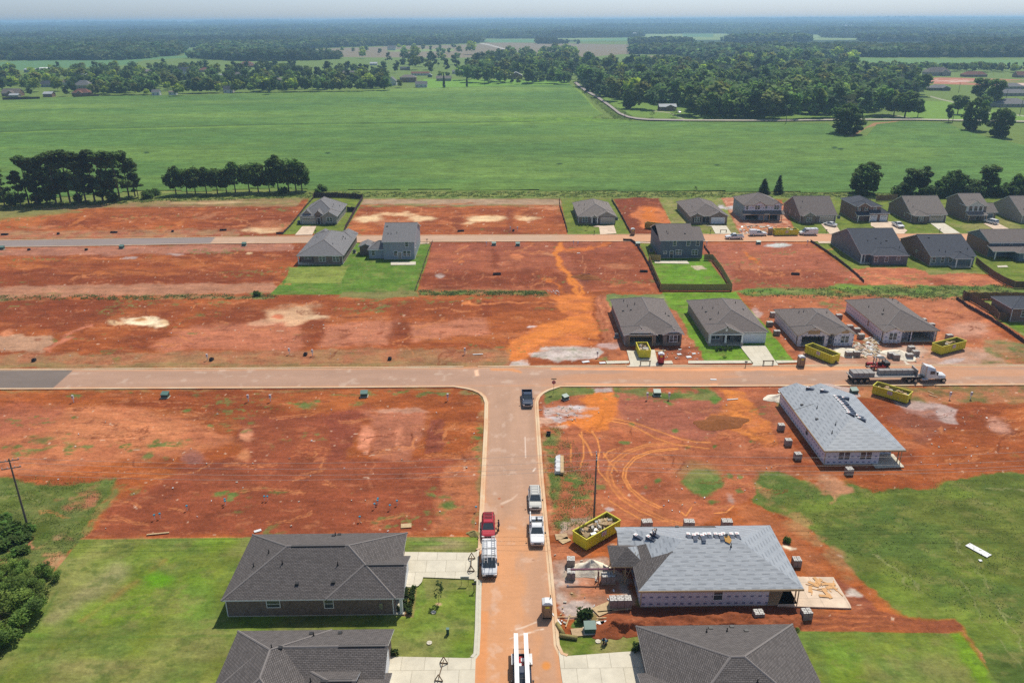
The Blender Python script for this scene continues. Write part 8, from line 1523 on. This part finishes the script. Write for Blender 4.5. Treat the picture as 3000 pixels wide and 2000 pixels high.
def wire(a, b, sag, label, r=.018):
 mb = MB(); n = 24; pts = [tuple(Vector(a).lerp(Vector(b), k/n)-Vector((0,0,4*sag*(k/n)*(1-k/n)))) for k in range(n+1)]
 for k in range(n): mb.cyl(pts[k], pts[k+1], r, n=4, caps=False)
 return tag(mb.build('power_line', M['wire']), label, 'power line', 'overhead wires across the lots')
M['wire'] = plain('wire', (.42,.36,.32),.6,.3,0,.05)
pa, pb = P(80,1537), P(1740,1523); pe = P(3300,1500)
for k, (u, z) in enumerate(((-1.1,10.7),(1.1,10.7),(-.6,9.5),(.6,8.2))):
 wire((pa[0]+u*.9, pa[1]+u*.4, z),(pb[0], pb[1]+u, z-.1),1.3, 'thin overhead wire between the lower left pole and the tall middle pole'); wire((pb[0], pb[1]+u, z-.1),(pe[0], pe[1]+u, z),1.5, 'thin overhead wire running right from the tall middle pole')
# -- stop sign with street plate
x, y = P(1622,1151); root = empty('stop_sign', (x, y, 0),0, 'red octagonal stop sign with street name plate on a thin post', 'road sign'); MB().cyl((0,0,0),(0,0,3.1),.035, n=6).build('post', M['steel'], root)
oc = [(.38*math.cos(math.pi/8+k*math.pi/4),.38*math.sin(math.pi/8+k*math.pi/4)) for k in range(8)]
f = MB(); f.loft([[(u, -.03,2.3+w) for u, w in oc],[(u, -.05,2.3+w) for u, w in oc]]); f.build('sign_face', M['lamp_red'], root)
bd = MB(); oc2 = [(u*1.09, w*1.09) for u, w in oc]; bd.loft([[(u, -.015,2.3+w) for u, w in oc2],[(u, -.029,2.3+w) for u, w in oc2]]); bd.build('sign_border', M['white'], root)
def text(s, size, parent, loc, rot, mat, name='lettering', ext=.004):
 c = bpy.data.curves.new(name, 'FONT'); c.body = s; c.size = size; c.align_x = 'CENTER'; c.align_y = 'CENTER'; c.extrude = ext; c.materials.append(M[mat]); o = bpy.data.objects.new(name, bpy.data.objects.new(name, c).to_mesh().copy()); C.objects.link(o); o.location = loc; o.rotation_euler = rot; reg(o, parent); return o
text('STOP', .27, root, (0,-.058,2.3),(math.pi/2,0,0), 'white'); MB().box(-.5,.5,-.02,.02,2.9,3.08).build('street_plate', M['box_green'], root)
def signpost(px, py, label, w=.6, h=.45, z=.75, mat='siding_white', name='yard_sign', cat='yard sign'):
 x, y = P(px, py); root = empty(name, (x, y, 0),0, label, cat); [MB().box(s*w*.4-.02, s*w*.4+.02,-.02,.02,0, z).build('leg', M['black'], root) for s in (-1,1)]; MB().box(-w/2, w/2,-.03,.03, z, z+h).build('board', M[mat], root); MB().box(-w*.4, w*.4,-.04,-.031, z+h*.35, z+h*.6).build('print', M['black'], root)
signpost(1362,1712, 'small white yard sign with dark strip by the upper driveway', 1.1,.4,.9); signpost(1805,1800, 'small post by the brick packs', .3,.2,.8) if False else None
def mailbox(px, py, label):
 x, y = P(px, py); root = empty('mailbox', (x, y, 0),0, label, 'mailbox', 'black mailboxes by the streets'); MB().box(-.05,.05,-.05,.05,0,1.15).build('post', M['black'], root); MB().loft([[(-.25, s, z) for s, z in ((-.1,1.1),(-.1,1.25),(0,1.36),(.1,1.25),(.1,1.1))],[(.3, s, z) for s, z in ((-.1,1.1),(-.1,1.25),(0,1.36),(.1,1.25),(.1,1.1))]]).build('box', M['black'], root)
for px, py, lab in ((1389,1732, 'black mailbox on the near lawn corner'),(2184,1075, 'black mailbox before the bright lawn house'),(1741,688, 'black mailbox before the double-gabled brick house'),(2081,685, 'black mailbox on the far street by the low brick house'),(2420,684, 'black mailbox before the brown gabled brick house'),(2752,682, 'black mailbox before the long brown gable house'),(1251,712, 'black mailbox beside the pale two-storey house lawn'),(925,686, 'black mailbox by the beige house drive')): mailbox(px, py, lab)
def barrier(px, py, label, kind='saw', rz=0.0, L0=1.7):
 x, y = P(px, py); root = empty('road_barrier', (x, y, .1), rz, label, 'barrier', 'barriers closing the driveways'); q = MB()
 if kind == 'saw':
  MB().box(-L0/2, L0/2,-.05,.05,.78,.95).build('rail', M['fence_dark'], root)
  for s in (-1,1): q.box(s*L0*.42-.05, s*L0*.42+.05,-.3,-.2,0,.8); q.box(s*L0*.42-.05, s*L0*.42+.05,.2,.3,0,.8); q.box(s*L0*.42-.05, s*L0*.42+.05,-.2,.2,.7,.78); q.build('leg', M['fence_dark'], root); q = MB()
 else:
  MB().cyl((0,-1.3,.5),(0,1.3,.5),.05, n=6).build('rail', M['fence_dark'], root)
  for yy in (-1.3,1.3):
   for a_, b_ in (((-.45,0),(.45,0)),((-.45,0),(0,.9)),((.45,0),(0,.9))): q.cyl((a_[0], yy, a_[1]+.06),(b_[0], yy, b_[1]+.06),.06, n=5)
   q.build('leg', M['fence_dark'], root); q = MB()
barrier(1381,1656, 'brown triangle-legged barrier across the upper clean driveway', 'tri'); barrier(1293,1970, 'brown triangle-legged barrier on the lower clean driveway', 'tri', -.15); barrier(1890,1070, 'dark trestle barrier below the short yellow skip', 'saw', 0,2.3); barrier(2250,1069, 'dark trestle barrier on the white-garage house drive', 'saw', 0,2.3); barrier(2119,682, 'dark trestle barrier on the low brick house drive', 'saw', 0,2.3)
# -- lidded drum, hydrant-like markers, AC units
def ac(px, py, label):
 x, y = P(px, py); root = empty('air_conditioner', (x, y+.4,0),0, label, 'air conditioner', 'outdoor air conditioners'); MB().box(-.55,.55,-.55,.55,0,.08).build('pad', M['concrete'], root); MB().box(-.4,.4,-.4,.4,.08,.95).build('cabinet', M['siding_slate'], root); MB().cyl((0,0,.95),(0,0,1.0),.33, n=12).build('fan_guard', M['black'], root)
for px, py, lab in ((1038,742, 'air conditioner right of the dark brick bungalow'),(1807,990, 'air conditioner left of the open-garage brown house'),(1807,645, 'air conditioner right of the double-gabled brick house'),(1908,738, 'bins and cooler left of the slate two-storey house'),(875,655, 'dark unit at the left corner of the beige house'),(2458,640, 'air conditioner right of the brown gabled brick house')): ac(px, py, lab)
x, y = P(1312,1856); root = empty('pedestal', (x, y, 0),0, 'low green cable pedestal on the near lawn', 'pedestal'); MB().box(-.16,.16,-.16,.16,0,.75).build('casing', M['box_green'], root); MB().box(-.18,.18,-.18,.18,.75,.82).build('cap', M['box_lid'], root)
for px, py in ((1270,1793),(1258,1882),(1752,1878)): x, y = P(px, py); o = MB().cyl((0,0,0),(0,0,.03),.32, n=14).build('meter_cover', M['concrete']); o.location = (x, y, .03); tag(o, 'flat round meter cover set in a lawn', 'meter cover', 'lawn meter covers')
# -- sod rolls, boards, loose material
M['sod'] = plain('dry_sod', (.30,.25,.10),.95,.1,0,.35,4, bump=.6)
def bale(px, py, L0, rz, label):
 x, y = P(px, py); o = MB().cyl((-L0/2,0,.22),(L0/2,0,.22),.26,.24, n=10).build('straw_wattle', M['sod'], None, True); o.location = (x, y, 0); o.rotation_euler = (0,0, rz); tag(o, label, 'straw roll')
bale(1641,1845,1.9,1.9, 'brown straw roll standing off the kerb, upper one'); bale(1665,1868,2.1,-.2, 'brown straw roll along the lawn edge, lower one'); heap(1389,1563,1.0,.55, 'sod', 'small dark rock-like clump beside the red car', name='rubble_heap', cat='rubble heap', seed=3)
def board(px, py, L0, w, rz, mat, label, group='boards and scraps lying on the plots', z=.05, cat='board', name='board', t=.05):
 x, y = P(px, py); o = MB().box(-L0/2, L0/2,-w/2, w/2,0, t).build(name, M[mat]); o.location = (x, y, z); o.rotation_euler = (0,0, rz); return tag(o, label, cat, group)
for px, py, L0, w, rz, mt, lab in ((1645,1572,1.7,1.3,.1, 'card', 'tan sheet stack beside the waste-filled skip'),(1655,1583,1.5,1.0,.6, 'wood', 'loose tan sheet under the tan stack'),(1694,1852,1.6,1.3,.1, 'card', 'tan sheet beside the near utility box'),(1762,1832,1.0,1.4,.15, 'film', 'white sheet beside the near utility box'),(1776,1836,.9,2.0,.2, 'film', 'pinkish printed sheet beside the near utility box'),(1770,1783,2.6,1.6,.5, 'wood', 'orange-tan sheet leaning by the brick packs'),(1800,1788,4.2,.2,.12, 'wood', 'long plank before the brick packs'),(1664,1818,2.2,.15,1.25, 'wood', 'thin stake leaning by the gravel'),(1665,1807,2.6,.12,0, 'wood', 'thin rail lying on gravel'),(1815,1665,1.4,.5,-.4, 'film', 'white scrap by the scaffold foot'),(1741,1826,3.2,.2,-.5, 'wood', 'plank crossing the weeds'),(1627,1808,2.8,.18,-1.1, 'film', 'white pole lying at the kerb'),(1762,1810,1.2,.15,0, 'wood', 'short lath on the soil'),
  (2866,1612,3.0,1.1,-1.05, 'film', 'big white panel lying alone in the long grass'),(755,1555,1.0,.5,.5, 'film', 'white scrap just above the first dark roof'),(1190,1540,1.5,1.0,.1, 'wood', 'pale plywood scrap behind the first dark roof'),(463,1563,3.0,.25,.15, 'wood', 'forked pale branch-like scrap at the lawn edge'),(1695,742,1,.4,0, 'film', 'pale scrap near orange tracks'),(1716,1060,1.6,.8,.3, 'film', 'white crumpled sheet by the gravel apron, left'),(1765,1063,1.3,.8,.1, 'film', 'white covered crate at the gravel apron'),(1400,1038,2.2,.3,.1, 'film', 'pinkish scrap strip north of the junction'),(2090,1112,1.2,.5,-.1, 'film', 'white scrap on the cross street'),(2146,1170,2.2,.25,.15, 'film', 'white pipe length on the orange soil'),(2300,1148,2.6,.7,-.05, 'film', 'white bag strip behind the sand heap'),(2734,1160,1.6,.2,-.8, 'wood', 'lath near the long loaded skip, left'),(2727,1150,1.4,.15,-1.2, 'wood', 'lath near the long loaded skip, upper'),(2872,1642,.4,.4,0, 'film', 'tiny white scrap below the big white panel'),
  (1935,1028,2.4,.5,.1, 'wood', 'tan board before the brown house wall'),(1990,1038,.9,.7,.2, 'film', 'white clod-like scrap on dark soil, left'),(2018,1046,1.1,.9,.2, 'film', 'white clod-like scrap on dark soil, middle'),(2033,1036,.8,.6,.2, 'film', 'white clod-like scrap on dark soil, upper'),(1992,1024,.7,.4,.2, 'film', 'small white scrap near the twin window')):
 board(px, py, L0, w, rz, mt, lab)
MB_ = MB(); M['offcut'] = plain('offcut', (.60,.34,.15),.8,.2,0,.2,2)
x, y = P(2425,1722)
for k in range(26):
 T = Matrix.Translation((random.uniform(-2.6,1.2), random.uniform(-1.6,1.3),.19+k*.002)) @ Matrix.Rotation(random.uniform(0,3.1),4, 'Z'); l = random.uniform(.2,.9); MB_.box(-l, l, -.06,.06 if k % 3 else .4,0,.02,0, T)
o = MB_.build('lumber_offcuts', M['offcut']); o.location = (x, y, 0); tag(o, 'scattered lumber offcuts on the pale patio slab', 'offcuts', kind='stuff')
def scraps(name, polys, n, mats, label, s=(.08,.35)):
 mb = MB()
 for poly in polys:
  k = 0
  while k < n:
   px, py = random.uniform(min(p[0] for p in poly), max(p[0] for p in poly)), random.uniform(min(p[1] for p in poly), max(p[1] for p in poly))
   if not in_poly(px, py, poly): continue
   x, y = P(px, py); a_, b_ = random.uniform(*s), random.uniform(s[0]*.6, s[1]*.6); T = Matrix.Translation((x, y, .03)) @ Matrix.Rotation(random.uniform(0,6),4, 'Z') @ Matrix.Rotation(random.uniform(-.5,.5),4, 'X'); mb.box(-a_, a_, -b_, b_, 0,.08, random.randrange(len(mats)), T); k += 1
 return tag(mb.build(name, [M[q] for q in mats]), label, 'building debris', kind='stuff')
scraps('debris', [[(2495,1000),(2560,1005),(2590,1045),(2500,1050)],[(2530,990),(2570,985),(2580,1030),(2540,1040)]],90,['film', 'wood', 'debris', 'card'], 'heaps of mortar bags and scraps between pallets', (.15,.6))
scraps('debris', [[(2175,660),(2330,664),(2335,684),(2160,688)]],120,['film', 'card', 'debris', 'wood'], 'building rubble before the two-storey shell', (.15,.7))
scraps('debris', [[(1620,1625),(1850,1650),(1840,1800),(1640,1840)],[(1930,1020),(2050,1015),(2055,1055),(1940,1060)],[(2340,900),(2300,1000),(2230,930)],[(1560,1200),(1700,1180),(1700,1240)],[(2590,1000),(2720,1010),(2700,1060),(2590,1060)]],34,['film', 'wood', 'debris'], 'small scraps strewn over the building plots', (.04,.2))
scraps('debris', [[(0,1190),(1400,1190),(1400,1560),(260,1560)],[(1600,1180),(2280,1180),(2250,1500),(1700,1500)],[(0,900),(1500,900),(1500,1060),(0,1060)],[(1600,850),(1640,850),(1640,868)],[(2350,1200),(2900,1200),(2900,1360),(2700,1370)]],34,['film', 'debris'], 'tiny pale stones and scraps scattered over soil and grass', (.04,.16))
# wrapped lumber bundle, orange sprayer flags, sprinkler stakes
x, y = P(1642,1366); root = empty('lumber_bundle', (x, y, 0),1.5, 'lumber bundle half covered by torn white sheet beside the street', 'lumber bundle'); MB().box(-2.6,2.6,-.5,.0,.1,.55).build('boards', M['wood'], root)
q = MB(); q.loft([[(-2.4+k*.6,-.1,.1),(-2.4+k*.6,.05+.1*(k % 2),.65+.08*((k*7) % 3)),(-2.4+k*.6,.7+.12*((k*3) % 2),.6-.06*(k % 2)),(-2.4+k*.6,.95,.05)] for k in range(9)]); q.build('cover_sheet', M['film'], root)
q = MB(); [q.box(xx-.1, xx+.1,-.6,.1,0,.1) for xx in (-1.6,1.6)]; q.build('bearers', M['wood'], root)
M['teal'] = plain('teal_head', (.02,.22,.32),.5,.4,0,.1)
for px, py in ((549,1494),(470,1517),(454,1521),(776,1466),(785,1466),(1107,1478),(1098,1488),(1143,1492),(1164,1479),(1108,1472),(660,1474),(661,1480),(1055,1526),(1395,1497)):
 x, y = P(px, py); root = empty('pipe_stake', (x, y, 0),0, 'small blue-capped pipe stake in the dark left lot', 'pipe stake', 'blue-capped pipe stakes'); MB().cyl((0,0,0),(0,0,.7),.035, n=5).build('stake', M['pvc'], root); MB().cyl((0,0,.7),(0,0,.85),.16, n=8).build('cap', M['teal'], root)
# scaffold, ladder and shingle bundles at the lower wrapped house
x, y = P(1775,1700); root = empty('scaffold_beam', (x, y, 0),0, 'dark red scaffold beam on posts crossing above brick pallets', 'scaffold'); MB().box(-4.6,5.2,-.12,.12,1.75,1.9).build('beam', M['car_maroon'], root); q = MB(); [q.box(xx-.05, xx+.05, yy-.05, yy+.05,0,1.75) for xx in (-1.0,3.6) for yy in (-.4,.4)]; q.build('posts', M['car_maroon'], root)
o = ladder_mb(4.4,.45).build('ladder', M['wood']); ax, ay = P(1822,1712); o.location = (ax, ay, .1); o.rotation_euler = (0,-.98,.65); tag(o, 'yellowish ladder leaning on the corner of the lower grey roof', 'ladder')
cx_, cy_ = P(1640+10,1700)
def shingles(H, u, v, label, group, n=1, rz=0.0, cover='film'):
 X, Y, Zz = on2(u, v, 0, H); root = empty('shingle_bundle', (X, Y, Zz+.02), rz, label, 'shingle bundle', group)
 MB().box(-.24,.24,-.8,.6,-.3,.26).build('shingles', M['car_navy'], root); MB().box(-.25,.25,.1,.62,.262,.34).build('wrapper', M[cover], root); MB().box(-.2,.05,.2,.3,.342,.36).build('label_print', M['lamp_red'], root); MB().box(-.2,.2,-.83,-.801,.0,.16).build('side_print', M['film'], root)  # dark navy body has the bundle's shadow side painted into its colour
W, D = UH.W, UH.D
for k, (px, py) in enumerate(((2018,1566),(2034,1572),(2044,1566),(2066,1567),(2079,1566),(2098,1567),(2112,1571),(2121,1565),(2144,1567),(2161,1566),(2058,1574))):
 ze_ = UH.ze+.40*D/2; x, y = P(px, py+4, ze_-.2); shingles(UH, x-UH.ox, y-UH.oy, 'shingle bundle in the long row near the ridge of the lower grey roof', 'shingle bundles on the lower grey roof')
for k, (px, py, lab) in enumerate(((1869,1561, 'lone shingle bundle at the back left of the lower grey roof'),(1905,1576, 'shingle bundle opened by roofer on the left slope'),(1917,1570, 'second bundle by roofer on the left slope'))): x, y = P(px, py, UH.ze+1.3); shingles(UH, x-UH.ox, y-UH.oy, lab, None, rz=.7)
for k, (px, py) in enumerate(((2452,1158),(2457,1164),(2463,1170),(2469,1175),(2474,1180),(2479,1188),(2484,1194),(2489,1200),(2493,1206),(2476,1153))): x, y = P(px, py, UH2.ze+.36*UH2.W/2); shingles(UH2, x-UH2.ox, y-UH2.oy, 'shingle bundle in the row down the ridge of the upper grey roof', 'shingle bundles on the upper grey roof', rz=1.5)
for k, (px, py, lab) in enumerate(((2488,1224, 'loose bundle below the ridge row, left'),(2515,1223, 'loose bundle below the ridge row, middle'),(2522,1230, 'loose bundle below the ridge row, right'),(2412,1157, 'bundle on the far left gable of the upper grey roof'),(2372,1141, 'dark bundle at the top left gable'))): x, y = P(px, py, UH2.ze+1.5); shingles(UH2, x-UH2.ox, y-UH2.oy, lab, None, rz=.8)
px, py = 2129,1594; x, y = P(px, py, UH.ze+1.8); X, Y, Zz = on2(x-UH.ox, y-UH.oy, 0, UH); root = empty('roof_tarp', (X, Y, Zz),.2, 'small orange-tan tarp with dark tool on the lower grey roof', 'tarp'); mb = MB(); mb.slab([(-.45,-.3,.02),(0,-.7,-.12),(.45,-.3,.02),(.35,.35,.30),(-.3,.33,.28)],.03,0,0).build('sheet', M['tarp'] if 'tarp' in M else M.setdefault('tarp', plain('tarp', (.50,.25,.04),.6,.3,0,.1)), root); MB().box(-.1,.2,.3,.5,.35,.55).build('tool', M['black'], root)
# ================================================================ people
M['skin'] = plain('skin', (.36,.20,.14),.6,.3,0,.08); M['denim'] = plain('denim', (.03,.04,.07),.9,.1,0,.15); M['shirt_navy'] = plain('shirt_navy', (.03,.035,.07),.9,.1,0,.1); M['shirt_blue'] = plain('shirt_blue', (.12,.24,.30),.9,.1,0,.1); M['shirt_tan'] = plain('shirt_tan', (.35,.30,.25),.9,.1,0,.1); M['hair'] = plain('hair', (.03,.02,.015),.9,.1,0,.1)
def skinned(name, pts, edges, radii, mat, parent, root=0):
 me = bpy.data.meshes.new(name); me.from_pydata(pts, edges, []); me.materials.append(M[mat]); o = link(name, me, parent)
 md = o.modifiers.new('skin', 'SKIN'); me.skin_vertices or None
 if not me.skin_vertices:
  bpy.context.view_layer.update()
 lay = me.skin_vertices[0].data if len(me.skin_vertices) else None
 if lay:
  for i, r in enumerate(radii): lay[i].radius = (r, r)
  lay[root].use_root = True
 md.use_smooth_shade = True; s = o.modifiers.new('subsurf', 'SUBSURF'); s.levels = 1; s.render_levels = 1
 return o
def hand(pts, edges, radii, wi, d, side):
 """palm, four fingers and a thumb from wrist wi, pointing along d"""
 w = Vector(pts[wi]); d = Vector(d).normalized(); sd = Vector((0,0,1)).cross(d); sd = Vector((1,0,0)) if sd.length < .1 else sd.normalized()
 b = len(pts); pts.append(tuple(w+d*.09)); edges.append((wi, b)); radii.append(.035)
 for k, l in enumerate((.075,.085,.08,.06)):
  o = sd*(-.03+.02*k); i = len(pts); pts.append(tuple(w+d*(.11+l*.5)+o)); pts.append(tuple(w+d*(.10+l)+o+Vector((0,0,-.015)))); edges += [(b, i),(i, i+1)]; radii += [.010,.008]
 i = len(pts); pts.append(tuple(w+d*.06+sd*-.05*side)); edges.append((wi, i)); radii.append(.011)
def person(px, py, z, rz, label, pose='stand', shirt='shirt_navy', trousers='denim', xyz=None, hat=None):
 if xyz: x, y, z = xyz
 else: x, y = P(px, py, z)
 root = empty('person', (x, y, z), rz, label, 'person')
 if pose == 'stand':
  J = dict(pel=(0,0,.95), wai=(0,0,1.10), che=(0,.01,1.32), nec=(0,0,1.50), hed=(0,.01,1.66), top=(0,.01,1.75), sL=(-.19,0,1.42), eL=(-.27,.04,1.14), wL=(-.26,.16,.92), sR=(.19,0,1.42), eR=(.30,.10,1.17), wR=(.22,.34,1.10), hL=(-.10,0,.92), kL=(-.11,.04,.50), aL=(-.12,-.02,.09), tL=(-.13,.14,.05), hR=(.10,0,.92), kR=(.12,.06,.50), aR=(.14,.05,.09), tR=(.16,.21,.05))
 elif pose == 'crouch':
  J = dict(pel=(0,-.22,.33), wai=(0,-.12,.46), che=(0,.08,.66), nec=(0,.20,.80), hed=(0,.30,.90), top=(0,.36,.98), sL=(-.19,.14,.74), eL=(-.24,.34,.52), wL=(-.16,.52,.34), sR=(.19,.14,.74), eR=(.24,.36,.52), wR=(.14,.54,.32), hL=(-.12,-.18,.33), kL=(-.22,.24,.48), aL=(-.17,.0,.09), tL=(-.18,.16,.05), hR=(.12,-.18,.33), kR=(.22,.24,.46), aR=(.17,.0,.09), tR=(.18,.16,.05))
 else:   # bending roofer
  J = dict(pel=(0,-.12,.78), wai=(0,.0,.90), che=(0,.24,.98), nec=(0,.42,.98), hed=(0,.54,.96), top=(0,.62,.98), sL=(-.19,.34,.97), eL=(-.23,.42,.70), wL=(-.14,.52,.46), sR=(.19,.34,.97), eR=(.24,.40,.70), wR=(.14,.56,.44), hL=(-.11,-.12,.76), kL=(-.13,.12,.42), aL=(-.13,-.12,.08), tL=(-.14,.04,.05), hR=(.11,-.12,.76), kR=(.15,.16,.42), aR=(.15,.02,.08), tR=(.16,.18,.05))
 rad = dict(pel=.13, wai=.125, che=.15, nec=.06, hed=.10, top=.075, sL=.07, eL=.05, wL=.032, sR=.07, eR=.05, wR=.032, hL=.10, kL=.065, aL=.045, tL=.04, hR=.10, kR=.065, aR=.045, tR=.04)
 nm = list(J); pts = [J[k] for k in nm]; radii = [rad[k] for k in nm]; ix = {k: i for i, k in enumerate(nm)}
 E = [('pel', 'wai'),('wai', 'che'),('che', 'nec'),('nec', 'hed'),('hed', 'top'),('che', 'sL'),('sL', 'eL'),('eL', 'wL'),('che', 'sR'),('sR', 'eR'),('eR', 'wR'),('pel', 'hL'),('hL', 'kL'),('kL', 'aL'),('aL', 'tL'),('pel', 'hR'),('hR', 'kR'),('kR', 'aR'),('aR', 'tR')]
 edges = [(ix[a], ix[b]) for a, b in E]
 for s, e, w_ in ((-1, 'eL', 'wL'),(1, 'eR', 'wR')): hand(pts, edges, radii, ix[w_], Vector(J[w_])-Vector(J[e]), s)
 hd = Vector(J['hed']); f = (Vector((0,1,0)) if pose == 'stand' else Vector((0,.8,-.6)))
 i = len(pts); pts.append(tuple(hd+f*.12)); edges.append((ix['hed'], i)); radii.append(.022)   # nose
 skinned('body', pts, edges, radii, 'skin', root)
 def sub(name, keys, mat, gr):
  p = [J[k] for k in keys]; j = {k: i for i, k in enumerate(keys)}; e = [(j[a], j[b]) for a, b in E if a in j and b in j]; skinned(name, p, e, [rad[k]+gr for k in keys], mat, root)
 sub('trousers', ['pel', 'hL', 'kL', 'aL', 'hR', 'kR', 'aR'], trousers, .022); sub('shirt', ['wai', 'che', 'sL', 'eL', 'sR', 'eR', 'pel'][:6], shirt, .026)
 b = MB()
 for k in ('L', 'R'): a = Vector(J['a'+k]); t = Vector(J['t'+k]); b.box(min(a.x, t.x)-.05, max(a.x, t.x)+.05, a.y-.09, t.y+.06, a.z-.09, a.z+.02)
 b.build('boots', M['black'], root)
 up = (Vector(J['top'])-hd).normalized(); mb = MB(); hc = hd+up*.05
 n = 10; rings = []
 for q in range(5):
  a_ = q/4*1.35; rr = .125*math.cos(a_); c = hc+up*.115*math.sin(a_); ax_ = up.orthogonal().normalized(); bx_ = up.cross(ax_); rings.append([tuple(c+ax_*rr*math.cos(2*math.pi*i/n)+bx_*rr*math.sin(2*math.pi*i/n)) for i in range(n)])
 mb.loft(rings); mb.build('cap' if hat else 'hair', M[hat or 'hair'], root, True)
 for s in (-1,1):
  e_ = hd+f*.098+Vector((s*.035,0,.02)); MB().box(e_.x-.012, e_.x+.012, e_.y-.006, e_.y+.006, e_.z-.006, e_.z+.006).build('eye', M['black'], root)
 return root
person(1461,1553,.02,1.45, 'person in dark clothes standing beside the red car door', 'stand')
person(1773,1884,.03,2.4, 'person in blue shirt crouching over a box on the last lawn', 'crouch', 'shirt_blue')
x, y = P(1918,1562, UH.ze+1.6); X, Y, Zz = on2(x-UH.ox, y-UH.oy, 0, UH); person(0,0,0,2.6, 'roofer bending over red bundles on the lower grey roof', 'bend', 'shirt_tan', 'denim', (X, Y, Zz), 'white')
# -- water towers and far masts
def tower(px, py, h, label, r=9):
 x, y = P(px, py); root = empty('water_tower', (x, y, 30),0, label, 'water tower', 'water towers on the horizon'); MB().cyl((0,0,-30),(0,0, h), r*.28, n=12).build('shaft', M['white'], root); MB().loft([[(a*math.cos(i*math.pi/8), a*math.sin(i*math.pi/8), z) for i in range(16)] for a, z in ((r*.3, h-9),(r*1.0, h-3),(r*1.1, h+2),(r*.7, h+6),(r*.1, h+7.5))]).build('tank', M['white'], root)
tower(2093,68,52, 'white water tower standing on the horizon right of centre', 14); tower(415,72,46, 'faint water tower on the left horizon', 12)
x, y = P(2479,70); root = empty('radio_mast', (x, y, 20),0, 'thin radio mast on the right horizon', 'radio mast'); MB().cyl((0,0,-20),(0,0,75),1.2,.5, n=6).build('mast', M['steel'], root); MB().box(-1.5,1.5,-1.5,1.5,60,63).build('platform', M['steel'], root)
for px, py, w_, lab in ((2690,96,90, 'bright white far warehouse roof, rightmost'),(2480,84,70, 'pale far warehouse roof under the mast'),(2455,102,50, 'small white far building beside trees'),(2225,76,40, 'tiny white far dome-like shed'),(1856,109,24, 'white round shed at the end of far fields'),(1553,0,0, '')):
 if w_: x, y = P(px, py); root = empty('warehouse', (x, y, gz(x, y)),0, lab, 'warehouse', 'white far roofs'); rb_, wb_ = MB(), MB(); roof_vol(rb_, wb_, (-w_/2, w_/2,-w_*.3, w_*.3,14,.1, 'x', 'gg')); wb_.box(-w_/2+1, w_/2-1,-w_*.3+1, w_*.3-1,0,14); wb_.build('wall', M['siding_white'], root); rb_.build('roof', [M['roof_white'], M['white']], root)
